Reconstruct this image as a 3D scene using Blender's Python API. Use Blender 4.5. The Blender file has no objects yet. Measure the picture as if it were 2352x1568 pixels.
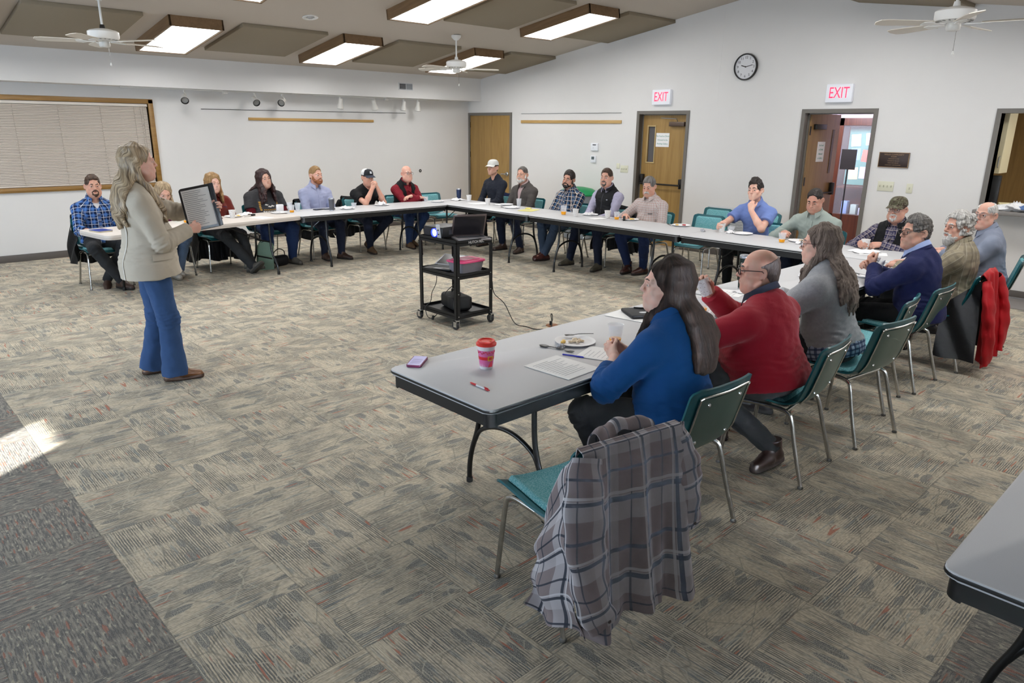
import bpy, bmesh, math, random
import numpy as np
from mathutils import Vector, Matrix, Euler
PI = math.pi
SC = bpy.context.scene
COL = SC.collection
random.seed(7)

# ------------------------------------------------------------------ materials
def lin(c):
    if isinstance(c, str):
        c = c.lstrip('#'); c = [int(c[i:i+2], 16) / 255 for i in (0, 2, 4)]
    return tuple((x / 12.92 if x <= .04045 else ((x + .055) / 1.055) ** 2.4) for x in c[:3]) + (1,)

class NT:
    """tiny helper for building node trees"""
    def __init__(s, mat):
        s.t = mat.node_tree; s.n = s.t.nodes; s.l = s.t.links
    def new(s, typ, **kw):
        nd = s.n.new(typ)
        for k, v in kw.items(): setattr(nd, k, v)
        return nd
    def put(s, sock, v):
        if hasattr(v, 'is_output'): s.l.new(v, sock)
        elif v is not None: sock.default_value = v
    def math(s, op, a, b=None, c=None, clamp=False):
        nd = s.new('ShaderNodeMath', operation=op, use_clamp=clamp)
        for i, v in enumerate((a, b, c)):
            if v is not None: s.put(nd.inputs[i], v)
        return nd.outputs[0]
    def mix(s, f, a, b, blend='MIX'):
        nd = s.new('ShaderNodeMix', data_type='RGBA', blend_type=blend)
        s.put(nd.inputs[0], f); s.put(nd.inputs[6], a); s.put(nd.inputs[7], b)
        return nd.outputs[2]
    def sep(s, v):
        nd = s.new('ShaderNodeSeparateXYZ'); s.put(nd.inputs[0], v); return nd.outputs
    def comb(s, x, y, z=0.0):
        nd = s.new('ShaderNodeCombineXYZ')
        for i, v in enumerate((x, y, z)): s.put(nd.inputs[i], v)
        return nd.outputs[0]
    def noise(s, vec, scale=5, detail=2, rough=.5, dist=0.0):
        nd = s.new('ShaderNodeTexNoise')
        if vec is not None: s.put(nd.inputs['Vector'], vec)
        nd.inputs['Scale'].default_value = scale; nd.inputs['Detail'].default_value = detail
        nd.inputs['Roughness'].default_value = rough; nd.inputs['Distortion'].default_value = dist
        return nd.outputs[0]
    def voro(s, vec, scale=5, feature='F1', out='Distance', rnd=1.0):
        nd = s.new('ShaderNodeTexVoronoi', feature=feature)
        s.put(nd.inputs['Vector'], vec); nd.inputs['Scale'].default_value = scale
        nd.inputs['Randomness'].default_value = rnd
        return nd.outputs[out]
    def ramp(s, f, a, b):
        """smooth 0..1 between a and b"""
        nd = s.new('ShaderNodeMapRange', interpolation_type='SMOOTHSTEP')
        s.put(nd.inputs[0], f); nd.inputs[1].default_value = a; nd.inputs[2].default_value = b
        return nd.outputs[0]
    def obj(s):
        return s.new('ShaderNodeTexCoord').outputs['Object']
    def geo(s):
        return s.new('ShaderNodeNewGeometry').outputs['Position']
    def attr(s, nm):
        return s.new('ShaderNodeAttribute', attribute_name=nm).outputs['Vector']
    def bump(s, h, strength=.2, dist=.01):
        nd = s.new('ShaderNodeBump'); s.put(nd.inputs['Height'], h)
        nd.inputs['Strength'].default_value = strength; nd.inputs['Distance'].default_value = dist
        return nd.outputs[0]

MATS = {}
def newmat(name):
    m = bpy.data.materials.new(name); m.use_nodes = True
    t = NT(m); b = m.node_tree.nodes['Principled BSDF']; t.b = b; t.m = m
    return m, t, b
def M(name, col='#808080', rough=.5, metal=0.0, spec=.5, var=0.0, vscale=8, bump=0.0, bscale=60, trans=0.0, ior=1.45, emit=None, estr=0.0, coat=0.0, sheen=0.0, alpha=1.0):
    if name in MATS: return MATS[name]
    m, t, b = newmat(name)
    c = lin(col)
    b.inputs['Base Color'].default_value = c
    b.inputs['Roughness'].default_value = rough; b.inputs['Metallic'].default_value = metal
    b.inputs['Specular IOR Level'].default_value = spec
    b.inputs['Transmission Weight'].default_value = trans; b.inputs['IOR'].default_value = ior
    b.inputs['Coat Weight'].default_value = coat; b.inputs['Sheen Weight'].default_value = sheen
    b.inputs['Alpha'].default_value = alpha
    if emit: b.inputs['Emission Color'].default_value = lin(emit); b.inputs['Emission Strength'].default_value = estr
    if var:
        n = t.noise(t.obj(), vscale, 4, .6)
        t.put(b.inputs['Base Color'], t.mix(t.ramp(n, .3, .7), tuple(x * (1 - var) for x in c[:3]) + (1,), tuple(min(1, x * (1 + var)) for x in c[:3]) + (1,)))
    if bump:
        t.put(b.inputs['Normal'], t.bump(t.noise(t.obj(), bscale, 3), bump, .004))
    MATS[name] = m
    return m
def Mcloth(name, col, rough=.85, weave=900, bump=.3, fold=.7, var=.06, sheen=.02):
    """plain woven cloth with soft folds in the normal"""
    if name in MATS: return MATS[name]
    m, t, b = newmat(name); c = lin(col)
    o = t.obj(); n = t.noise(o, 9, 3, .6)
    t.put(b.inputs['Base Color'], t.mix(n, tuple(x * (1 - var) for x in c[:3]) + (1,), tuple(min(1, x * (1 + var)) for x in c[:3]) + (1,)))
    b.inputs['Roughness'].default_value = rough; b.inputs['Specular IOR Level'].default_value = .25
    b.inputs['Sheen Weight'].default_value = sheen
    f1 = t.noise(o, 14, 3, .55, .6)
    h = t.math('ADD', t.math('MULTIPLY', f1, fold), t.math('MULTIPLY', t.noise(o, weave, 1), .04))
    t.put(b.inputs['Normal'], t.bump(h, bump, .02))
    MATS[name] = m
    return m
def Mplaid(name, base, stripes, rough=.85, attr='cl', twill=True):
    """stripes: (axis 0/1, period m, width m, offset m, colour, strength)"""
    if name in MATS: return MATS[name]
    m, t, b = newmat(name)
    v = t.sep(t.attr(attr)); col = lin(base)
    for ax, per, wid, off, c, st in stripes:
        f = t.math('FLOORED_MODULO', t.math('ADD', v[ax], 50 + off), per)
        msk = t.math('LESS_THAN', f, wid)
        col = t.mix(t.math('MULTIPLY', msk, st), col, lin(c))
    t.put(b.inputs['Base Color'], col)
    b.inputs['Roughness'].default_value = rough; b.inputs['Specular IOR Level'].default_value = .2
    o = t.obj()
    h = t.math('MULTIPLY', t.noise(o, 14, 3, .55, .6), .5)
    if twill:
        w = t.math('SINE', t.math('MULTIPLY', t.math('ADD', v[0], v[1]), 1500))
        h = t.math('ADD', h, t.math('MULTIPLY', w, .02))
    t.put(b.inputs['Normal'], t.bump(h, .25, .02))
    MATS[name] = m
    return m
def Mhair(name, c1, c2, scale=70, rough=.42, spec=.4):
    """hair: light and dark strands that run along the attribute 'cl' (x = along)"""
    if name in MATS: return MATS[name]
    m, t, b = newmat(name)
    v = t.sep(t.attr('cl'))
    vec = t.comb(t.math('MULTIPLY', v[0], .06), v[1], v[2])
    n = t.noise(vec, scale * 3, 3, .6, .3); n2 = t.noise(vec, scale, 2, .5, .2)
    f = t.ramp(t.math('ADD', t.math('MULTIPLY', n, .6), t.math('MULTIPLY', n2, .4)), .36, .64)
    t.put(b.inputs['Base Color'], t.mix(f, lin(c1), lin(c2)))
    b.inputs['Roughness'].default_value = rough; b.inputs['Specular IOR Level'].default_value = spec
    t.put(b.inputs['Normal'], t.bump(n, .55, .006))
    MATS[name] = m
    return m
def Mwood(name, c1, c2, axis=2, rough=.4, scale=1.0):
    if name in MATS: return MATS[name]
    m, t, b = newmat(name)
    v = list(t.sep(t.obj()))
    v[axis] = t.math('MULTIPLY', v[axis], .06)
    vec = t.comb(*v)
    n = t.noise(vec, 22 * scale, 4, .6, 1.2); n2 = t.noise(vec, 160 * scale, 2, .6)
    f = t.math('ADD', t.math('MULTIPLY', t.ramp(n, .3, .7), .65), t.math('MULTIPLY', n2, .35))
    t.put(b.inputs['Base Color'], t.mix(f, lin(c1), lin(c2)))
    b.inputs['Roughness'].default_value = rough
    MATS[name] = m
    return m

# ------------------------------------------------------------------ objects and tags
def tag(o, label=None, cat=None, group=None, kind=None):
    if label: o['label'] = label
    if cat: o['category'] = cat
    if group: o['group'] = group
    if kind: o['kind'] = kind
    return o
def thing(name, label, cat, loc=(0, 0, 0), rz=0.0, group=None):
    o = bpy.data.objects.new(name, None); COL.objects.link(o)
    o.location = loc; o.rotation_euler = (0, 0, rz); o.empty_display_size = .1
    return tag(o, label, cat, group)
def copy_tree(o, parent=None):
    c = o.copy(); COL.objects.link(c)
    if parent: c.parent = parent
    for ch in list(o.children): copy_tree(ch, c)
    return c
def dup(o, loc, rz=None, label=None, group=None):
    c = copy_tree(o); c.location = loc
    if rz is not None: c.rotation_euler = (0, 0, rz)
    if label: c['label'] = label
    if group: c['group'] = group
    return c
def V(*a): return Vector(a)

class MB:
    """collects shapes into one mesh"""
    def __init__(s): s.bm = bmesh.new(); s.mi = 0; s.uvs = None
    def _mark(s, vs):
        fs = set(f for v in vs for f in v.link_faces)
        for f in fs: f.material_index = s.mi
    def box(s, c, d, rot=None, bev=0.0, seg=2):
        mt = Matrix.Translation(c) @ (Euler(rot).to_matrix().to_4x4() if rot is not None and not isinstance(rot, Matrix) else (rot or Matrix.Identity(4))) @ Matrix.Diagonal((d[0], d[1], d[2], 1))
        r = bmesh.ops.create_cube(s.bm, size=1, matrix=mt); vs = r['verts']
        if bev > 0:
            es = list(set(e for v in vs for e in v.link_edges))
            r = bmesh.ops.bevel(s.bm, geom=es, offset=bev, segments=seg, affect='EDGES', profile=.5); vs = r['verts']
        s._mark(vs); return s
    def bb(s, lo, hi, bev=0.0, seg=2):
        return s.box([(a + b) / 2 for a, b in zip(lo, hi)], [abs(b - a) for a, b in zip(lo, hi)], None, bev, seg)
    def tube(s, pts, r, seg=10, closed=False, sq=None, cap=True):
        """sq: (dir, factor) flattens the section along dir"""
        pts = [Vector(p) for p in pts]; n = len(pts)
        rs = r if isinstance(r, (list, tuple)) else [r] * n
        rings = []; ref = None
        for i, p in enumerate(pts):
            a = pts[(i - 1) % n] if (closed or i > 0) else p; b = pts[(i + 1) % n] if (closed or i < n - 1) else p
            t = (b - a).normalized()
            if ref is None:
                ref = t.orthogonal().normalized()
                if sq is not None: ref = (Vector(sq[0]) - t * t.dot(Vector(sq[0]))).normalized()
            ref = (ref - t * ref.dot(t)).normalized(); bi = t.cross(ref)
            f = sq[1] if sq is not None else 1
            rings.append([s.bm.verts.new(p + ref * (math.cos(2 * PI * k / seg) * rs[i] * f) + bi * (math.sin(2 * PI * k / seg) * rs[i])) for k in range(seg)])
        m = n if closed else n - 1
        for i in range(m):
            A, B = rings[i], rings[(i + 1) % n]
            for k in range(seg):
                f = s.bm.faces.new((A[k], A[(k + 1) % seg], B[(k + 1) % seg], B[k])); f.material_index = s.mi
        if cap and not closed:
            for f in (s.bm.faces.new(rings[0][::-1]), s.bm.faces.new(rings[-1])): f.material_index = s.mi
        return s
    def lathe(s, prof, c=(0, 0, 0), seg=24, rot=None, sx=1, sy=1):
        c = Vector(c); R = (Euler(rot).to_matrix() if rot is not None and not isinstance(rot, Matrix) else (rot or Matrix.Identity(3)))
        rings = []
        for r, z in prof:
            if r <= 1e-6: rings.append([s.bm.verts.new(c + R @ Vector((0, 0, z)))])
            else: rings.append([s.bm.verts.new(c + R @ Vector((math.cos(2 * PI * k / seg) * r * sx, math.sin(2 * PI * k / seg) * r * sy, z))) for k in range(seg)])
        for A, B in zip(rings, rings[1:]):
            for k in range(seg):
                k2 = (k + 1) % seg
                if len(A) == 1 and len(B) == 1: continue
                if len(A) == 1: q = (A[0], B[k2], B[k])
                elif len(B) == 1: q = (A[k], A[k2], B[0])
                else: q = (A[k], A[k2], B[k2], B[k])
                f = s.bm.faces.new(q); f.material_index = s.mi
        return s
    def prism(s, poly, z0, z1, bev=0.0, mat4=None):
        a = [s.bm.verts.new((x, y, z0)) for x, y in poly]; b = [s.bm.verts.new((x, y, z1)) for x, y in poly]; n = len(poly)
        fs = [s.bm.faces.new(a[::-1]), s.bm.faces.new(b)] + [s.bm.faces.new((a[i], a[(i + 1) % n], b[(i + 1) % n], b[i])) for i in range(n)]
        vs = a + b
        if bev:
            es = list(set(e for f in fs[:2] for e in f.edges))
            r = bmesh.ops.bevel(s.bm, geom=es, offset=bev, segments=2, affect='EDGES', profile=.5)
            vs = list(set(v for v in vs if v.is_valid) | set(r['verts']))
        if mat4 is not None: bmesh.ops.transform(s.bm, matrix=mat4, verts=vs)
        s._mark(vs); return s
    def sheet(s, fn, nu, nv, th=0.0, close=False):
        """grid surface fn(u,v)->xyz with optional thickness along the normal"""
        P = [[Vector(fn(i / nu, j / nv)) for j in range(nv + 1)] for i in range(nu + 1)]
        def nrm(i, j):
            a = P[min(i + 1, nu)][j] - P[max(i - 1, 0)][j]; b = P[i][min(j + 1, nv)] - P[i][max(j - 1, 0)]
            n = a.cross(b); return n.normalized() if n.length > 1e-9 else Vector((0, 0, 1))
        A = [[s.bm.verts.new(P[i][j]) for j in range(nv + 1)] for i in range(nu + 1)]
        uvl = s.bm.loops.layers.uv.verify()
        def q(vs, uv=None):
            f = s.bm.faces.new(vs); f.material_index = s.mi
            if uv:
                for l, c in zip(f.loops, uv): l[uvl].uv = c
        for i in range(nu):
            for j in range(nv):
                uv = [(i / nu, j / nv), ((i + 1) / nu, j / nv), ((i + 1) / nu, (j + 1) / nv), (i / nu, (j + 1) / nv)]
                q((A[i][j], A[i + 1][j], A[i + 1][j + 1], A[i][j + 1]), uv)
        if th:
            B = [[s.bm.verts.new(P[i][j] - nrm(i, j) * th) for j in range(nv + 1)] for i in range(nu + 1)]
            for i in range(nu):
                for j in range(nv):
                    uv = [(i / nu, (j + 1) / nv), ((i + 1) / nu, (j + 1) / nv), ((i + 1) / nu, j / nv), (i / nu, j / nv)]
                    q((B[i][j + 1], B[i + 1][j + 1], B[i + 1][j], B[i][j]), uv)
            for i in range(nu):
                q((A[i + 1][0], A[i][0], B[i][0], B[i + 1][0])); q((A[i][nv], A[i + 1][nv], B[i + 1][nv], B[i][nv]))
            for j in range(nv):
                q((A[0][j], A[0][j + 1], B[0][j + 1], B[0][j])); q((A[nu][j + 1], A[nu][j], B[nu][j], B[nu][j + 1]))
        return s
    def build(s, name, mat, parent=None, smooth=40, loc=None, rz=None):
        bmesh.ops.recalc_face_normals(s.bm, faces=s.bm.faces)
        if smooth:
            lim = math.radians(smooth)
            for e in s.bm.edges:
                if len(e.link_faces) == 2: e.smooth = e.calc_face_angle(0) < lim
            for f in s.bm.faces: f.smooth = True
        me = bpy.data.meshes.new(name); s.bm.to_mesh(me); s.bm.free()
        for m in (mat if isinstance(mat, (list, tuple)) else [mat]): me.materials.append(m)
        o = bpy.data.objects.new(name, me); COL.objects.link(o)
        if parent: o.parent = parent
        if loc: o.location = loc
        if rz is not None: o.rotation_euler = (0, 0, rz)
        return o
def rrect(w, h, r, n=5, cx=0, cy=0):
    p = []
    for k, (sx, sy) in enumerate(((1, 1), (-1, 1), (-1, -1), (1, -1))):
        for i in range(n + 1):
            a = PI / 2 * (k + i / n)
            p.append((cx + sx * (w / 2 - r) + r * math.cos(a), cy + sy * (h / 2 - r) + r * math.sin(a)))
    return p
def text(name, s, size, mat, parent, mat4, ext=.001, align='CENTER', sx=1.0):
    cu = bpy.data.curves.new(name, 'FONT'); cu.body = s; cu.size = size; cu.extrude = ext
    cu.align_x = align; cu.align_y = 'CENTER'; cu.space_line = .9
    tmp = bpy.data.objects.new(name, cu); COL.objects.link(tmp)
    me = bpy.data.meshes.new_from_object(tmp.evaluated_get(bpy.context.evaluated_depsgraph_get()))
    bpy.data.objects.remove(tmp); bpy.data.curves.remove(cu)
    me.name = name; me.transform(mat4 @ Matrix.Diagonal((sx, 1, 1, 1))); me.materials.clear(); me.materials.append(mat)
    o = bpy.data.objects.new(name, me); COL.objects.link(o)
    if parent: o.parent = parent
    return o
WALLB = Matrix(((0, 0, -1, 0), (-1, 0, 0, 0), (0, 1, 0, 0), (0, 0, 0, 1)))   # text plane on the door wall: x -> -y, y -> z, out -> -x
def smooth_path(pts, n=8):
    pts = [Vector(p) for p in pts]; out = []
    for i in range(len(pts) - 1):
        p0 = pts[max(i - 1, 0)]; p1 = pts[i]; p2 = pts[i + 1]; p3 = pts[min(i + 2, len(pts) - 1)]
        for k in range(n):
            t = k / n
            out.append(.5 * ((2 * p1) + (p2 - p0) * t + (2 * p0 - 5 * p1 + 4 * p2 - p3) * t * t + (3 * p1 - p0 - 3 * p2 + p3) * t ** 3))
    return out + [pts[-1]]

# ------------------------------------------------------------------ camera
CAM = (-10.1211, -12.0789, 1.8835)
ya, pi_, ro = math.radians(43.4584), math.radians(-16.54), math.radians(.6696)
fw = V(math.sin(ya) * math.cos(pi_), math.cos(ya) * math.cos(pi_), math.sin(pi_)); rt = V(math.cos(ya), -math.sin(ya), 0); up = rt.cross(fw)
r2 = rt * math.cos(ro) + up * math.sin(ro); u2 = up * math.cos(ro) - rt * math.sin(ro)
cd = bpy.data.cameras.new('camera'); cam = bpy.data.objects.new('camera', cd); COL.objects.link(cam)
cam.matrix_world = Matrix(((r2.x, u2.x, -fw.x, CAM[0]), (r2.y, u2.y, -fw.y, CAM[1]), (r2.z, u2.z, -fw.z, CAM[2]), (0, 0, 0, 1)))
cd.sensor_width = 36; cd.sensor_fit = 'HORIZONTAL'; cd.lens = 1646.4 / 2352 * 36; cd.clip_start = .05
SC.camera = cam
# ------------------------------------------------------------------ the room
XL, YF, RIDGE = -14.5, -12.8, -6.4          # wall planes: x = 0 (doors), y = 0 (window), x = XL, y = YF
SL = .15
def ceil_z(y): return 2.84 + SL * (min(-y, 12.8 + y) - .4)
wall_m = None
def wall_material():
    m, t, b = newmat('painted_wall'); o = t.obj()
    n = t.noise(o, 1.3, 3, .6)
    t.put(b.inputs['Base Color'], t.mix(n, lin('#dcdbda'), lin('#e4e3e2')))
    b.inputs['Roughness'].default_value = .75; b.inputs['Specular IOR Level'].default_value = .25
    t.put(b.inputs['Normal'], t.bump(t.noise(o, 260, 2), .08, .003)); return m
def ceiling_material():
    m, t, b = newmat('textured_ceiling'); o = t.obj()
    n = t.noise(o, 300, 3, .7)
    t.put(b.inputs['Base Color'], t.mix(n, lin('#b9b0a6'), lin('#cdc5bb')))
    b.inputs['Roughness'].default_value = .9; b.inputs['Specular IOR Level'].default_value = .1
    t.put(b.inputs['Normal'], t.bump(t.noise(o, 140, 4, .7), .3, .004)); return m
def carpet_material():
    m, t, b = newmat('carpet_tiles'); p = t.sep(t.geo()); T = .504
    X = t.math('ADD', p[0], 20 * T + 9.466); Y = t.math('ADD', p[1], 30 * T + 8.05)
    tx = t.math('FLOOR', t.math('DIVIDE', X, T)); ty = t.math('FLOOR', t.math('DIVIDE', Y, T))
    par = t.math('FLOORED_MODULO', t.math('ADD', tx, ty), 2.0)
    fx = t.math('SUBTRACT', X, t.math('MULTIPLY', tx, T)); fy = t.math('SUBTRACT', Y, t.math('MULTIPLY', ty, T))
    inv = t.math('SUBTRACT', 1.0, par)
    # u runs along the yarn lines, v across; quarter-turned tile by tile
    u = t.math('ADD', t.math('MULTIPLY', fx, par), t.math('MULTIPLY', fy, inv))
    v = t.math('ADD', t.math('MULTIPLY', fy, par), t.math('MULTIPLY', fx, inv))
    cell = t.new('ShaderNodeTexWhiteNoise', noise_dimensions='2D'); t.put(cell.inputs['Vector'], t.comb(tx, ty))
    off = t.math('MULTIPLY', cell.outputs['Value'], 37.0)
    uo = t.math('ADD', u, off); vo = t.math('ADD', v, t.math('MULTIPLY', off, 1.7))
    lines = t.math('SINE', t.math('ADD', t.math('MULTIPLY', v, 2 * PI * 92), t.math('MULTIPLY', t.noise(t.comb(t.math('MULTIPLY', uo, 20), t.math('MULTIPLY', vo, 60)), 1, 2), 5)))
    lines = t.ramp(lines, -.35, .45)
    seg = t.noise(t.comb(t.math('MULTIPLY', uo, 55), t.math('MULTIPLY', vo, 92)), 1, 1)
    # main field: sand yarn with grey-green streaks
    big = t.noise(t.comb(t.math('MULTIPLY', uo, 3.2), t.math('MULTIPLY', vo, 13)), 1, 3, .6)
    sand = t.mix(t.ramp(seg, .3, .7), lin('#b8ad98'), lin('#d5cab5'))
    grey = t.mix(t.ramp(seg, .3, .7), lin('#5a6064'), lin('#858b8c'))
    con = t.math('MULTIPLY', t.math('SUBTRACT', 1.0, lines), t.ramp(t.noise(t.comb(t.math('MULTIPLY', uo, 5), t.math('MULTIPLY', vo, 5)), 1, 2), .38, .6))
    c = t.mix(t.math('MULTIPLY', con, .9), sand, lin('#4f5357'))
    c = t.mix(t.math('MULTIPLY', t.ramp(big, .5, .66), .32), c, grey)
    # blue-grey strokes
    blue = t.noise(t.comb(t.math('MULTIPLY', uo, 4), t.math('MULTIPLY', vo, 40)), 1, 3, .6)
    c = t.mix(t.math('MULTIPLY', t.ramp(blue, .57, .66), .5), c, lin('#6f828c'))
    # leaf shaped patches
    leafv = t.comb(t.math('MULTIPLY', uo, 6), t.math('MULTIPLY', vo, 17))
    leaf = t.voro(leafv, 1.0); sel = t.new('ShaderNodeTexVoronoi', feature='F1'); t.put(sel.inputs['Vector'], leafv); sel.inputs['Scale'].default_value = 1.0
    pick = t.sep(sel.outputs['Color'])
    lm = t.math('MULTIPLY', t.math('SUBTRACT', 1.0, t.ramp(leaf, .4, .44)), t.math('GREATER_THAN', pick[0], .62))
    c = t.mix(t.math('MULTIPLY', lm, .85), c, t.mix(t.ramp(t.noise(t.geo(), 260, 1), .44, .58), lin('#474f59'), lin('#a3a299')))
    fs = t.noise(t.comb(t.math('MULTIPLY', uo, 5), t.math('MULTIPLY', vo, 150)), 1, 1); fs2 = t.noise(t.comb(t.math('MULTIPLY', uo, 4), t.math('MULTIPLY', vo, 130), 7.0), 1, 1)
    c = t.mix(t.math('MULTIPLY', t.ramp(fs, .6, .66), .6), c, lin('#565b60')); c = t.mix(t.math('MULTIPLY', t.ramp(fs2, .6, .66), .5), c, lin('#e6dcc4'))
    # pale and dark twigs that cross the yarn
    W = t.comb(t.math('ADD', X, t.math('MULTIPLY', t.noise(t.comb(X, Y), 5, 2), .22)), t.math('ADD', Y, t.math('MULTIPLY', t.noise(t.comb(Y, X), 4, 2), .22)))
    tw = t.voro(W, 7.0, 'DISTANCE_TO_EDGE'); twm = t.math('SUBTRACT', 1.0, t.ramp(tw, .012, .03))
    gate = t.ramp(t.noise(W, 3.1, 2), .48, .56)
    c = t.mix(t.math('MULTIPLY', t.math('MULTIPLY', twm, gate), .75), c, lin('#c2bcab'))
    tw2 = t.voro(t.comb(t.math('MULTIPLY', uo, 3.4), t.math('MULTIPLY', vo, 7)), 1, 'DISTANCE_TO_EDGE')
    c = t.mix(t.math('MULTIPLY', t.math('SUBTRACT', 1.0, t.ramp(tw2, .006, .02)), .4), c, lin('#66665f'))
    # coral flecks
    red = t.noise(t.comb(t.math('MULTIPLY', uo, 5), t.math('MULTIPLY', vo, 46)), 1, 1, .5); rg = t.noise(t.comb(t.math('MULTIPLY', uo, 2.3), t.math('MULTIPLY', vo, 2.3)), 1, 2)
    c = t.mix(t.math('MULTIPLY', t.math('MULTIPLY', t.ramp(red, .66, .69), t.ramp(rg, .46, .54)), .85), c, lin('#b3664f'))
    # pinstriped border tiles along two sides of the room
    dark = t.math('MAXIMUM', t.math('LESS_THAN', p[0], -9.466), t.math('LESS_THAN', p[1], -11.578))
    rib = t.noise(t.comb(t.math('MULTIPLY', uo, 14), t.math('MULTIPLY', vo, 75)), 1, 2, .7)
    d = t.mix(t.ramp(rib, .38, .62), lin('#55565a'), lin('#8b8880'))
    d = t.mix(t.math('MULTIPLY', t.ramp(t.noise(t.comb(t.math('MULTIPLY', uo, 8), t.math('MULTIPLY', vo, 60)), 1, 1), .63, .68), .75), d, lin('#9c5e4e'))
    d = t.mix(t.math('MULTIPLY', t.ramp(t.noise(t.comb(t.math('MULTIPLY', uo, 30), t.math('MULTIPLY', vo, 80)), 1, 1), .6, .68), .7), d, lin('#b5af9d'))
    c = t.mix(dark, c, d)
    # tile seams and coarse loop shading
    s1 = t.math('MINIMUM', t.math('MINIMUM', fx, fy), t.math('MINIMUM', t.math('SUBTRACT', T, fx), t.math('SUBTRACT', T, fy)))
    c = t.mix(t.math('MULTIPLY', t.math('LESS_THAN', s1, .0022), .4), c, lin('#4c4a46'))
    loop = t.noise(t.geo(), 330, 2, .7)
    c = t.mix(t.math('MULTIPLY', t.ramp(loop, .35, .62), .25), c, lin('#cbc5b6'))
    t.put(b.inputs['Base Color'], c)
    b.inputs['Roughness'].default_value = .95; b.inputs['Specular IOR Level'].default_value = .1
    t.put(b.inputs['Normal'], t.bump(t.math('ADD', t.math('MULTIPLY', lines, .5), loop), .35, .004))
    return m
wall_m = wall_material(); ceil_m = ceiling_material()
rail_wood = Mwood('oak_rail', '#a8803f', '#c6a062', axis=0, rough=.45)
rail_wood_b = Mwood('oak_rail_side', '#b08a4c', '#cbaa70', axis=1, rough=.45)
win_wood = Mwood('oak_window_trim', '#7d5a28', '#9c763c', axis=0, rough=.4)
door_wood = Mwood('oak_veneer_door', '#8f6f3d', '#ab8a52', axis=2, rough=.38, scale=.8)
door_wood2 = Mwood('oak_door_leaf', '#7f6138', '#96764a', axis=2, rough=.4, scale=.8)
frame_m = M('taupe_door_frame', '#716d67', .5)
base_m = M('vinyl_baseboard', '#5b5551', .5)
dark_m = M('dark_metal', '#2c2a28', .4, .6)
steel_m = M('brushed_steel', '#b9bcc0', .3, 1.0)
chrome_m = M('chrome', '#c9ccd0', .12, 1.0)
white_m = M('white_enamel', '#e6e6e4', .4)
black_m = M('black_plastic', '#161617', .45)
ivory_m = M('ivory_plastic', '#d9d8c4', .45)
paper_m = M('white_paper', '#eceded', .8)
ink_m = M('dark_ink', '#3a3c44', .8)
teal_ink = M('teal_ink', '#5d9a8c', .8)
red_emit = M('exit_red', '#ff2848', .5, emit='#ff2a4c', estr=1.3)

def S(o): return tag(o, kind='structure')
S(MB().bb((XL - .2, YF - .2, -.2), (5.2, .2, 0)).build('floor', carpet_material()))
# wall with the blind (y = 0), opening for the window
WX0, WX1, WZ0, WZ1 = -9.6, -6.32, 1.015, 2.18
w = MB(); w.bb((XL - .2, 0, 0), (WX0, .2, 4)); w.bb((WX1, 0, 0), (.2, .2, 4)); w.bb((WX0, 0, 0), (WX1, .2, WZ0)); w.bb((WX0, 0, WZ1), (WX1, .2, 4))
S(w.build('wall_back', wall_m, smooth=0))
# soffit along that wall
S(MB().bb((XL, -.3973, 2.407), (0, 0, 3.2)).build('wall_soffit', wall_m, smooth=0))
# wall with the doors (x = 0): three door openings and the serving hatch
D1 = (-.052, -1.276); D2 = (-4.431, -5.345); D3 = (-7.273, -8.187); HZ = 1.0; H4 = (-9.62, -12.2); DH = 2.134
w = MB(); ys = [.2, D1[0], D1[1], D2[0], D2[1], D3[0], D3[1], H4[0], H4[1], YF - .2]
for i in range(0, 9, 2): w.bb((0, ys[i + 1], 0), (.15, ys[i], 4))
for a, b2 in (D1, D2, D3): w.bb((0, b2, DH), (.15, a, 4))
w.bb((0, H4[1], 0), (.15, H4[0], HZ)); w.bb((0, H4[1], 2.117), (.15, H4[0], 4))
S(w.build('wall_right', wall_m, smooth=0))
# drywall joint on that wall
S(MB().bb((-.0015, -5.87, 2.25), (0, -5.855, 3.6)).build('trim_3', wall_m))
# walls behind and beside the camera, with the tall windows that light the room
w = MB(); w.bb((XL - .2, YF - .2, 0), (-12.6, YF, 4)); w.bb((-6.6, YF - .2, 0), (.2, YF, 4)); w.bb((-12.6, YF - .2, 0), (-6.6, YF, .9)); w.bb((-12.6, YF - .2, 2.35), (-6.6, YF, 4))
S(w.build('wall_front', wall_m, smooth=0))
S(MB().bb((-12.6, YF - .12, .9), (-6.6, YF - .1, 2.35)).build('window_2', M('window_glass', '#ffffff', .02, trans=1.0)))
WS = (-10.87, -10.22, .5, 2.12); WS2 = (-9.4, -3.2, .9, 2.3)
w = MB(); w.bb((XL - .2, YF, 0), (XL, WS[0], 4)); w.bb((XL - .2, WS[1], 0), (XL, WS2[0], 4)); w.bb((XL - .2, WS2[1], 0), (XL, .2, 4))
for q in (WS, WS2): w.bb((XL - .2, q[0], 0), (XL, q[1], q[2])); w.bb((XL - .2, q[0], q[3]), (XL, q[1], 4))
S(w.build('wall_left', wall_m, smooth=0))
S(MB().bb((XL - .17, WS2[0], WS2[2]), (XL - .15, WS2[1], WS2[3])).build('window_sun_block', M('sun_block_sheet', '#d7dde6', .8)))  # unseen opaque sheet added to keep direct sun out; the side lamp sits inside
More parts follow.
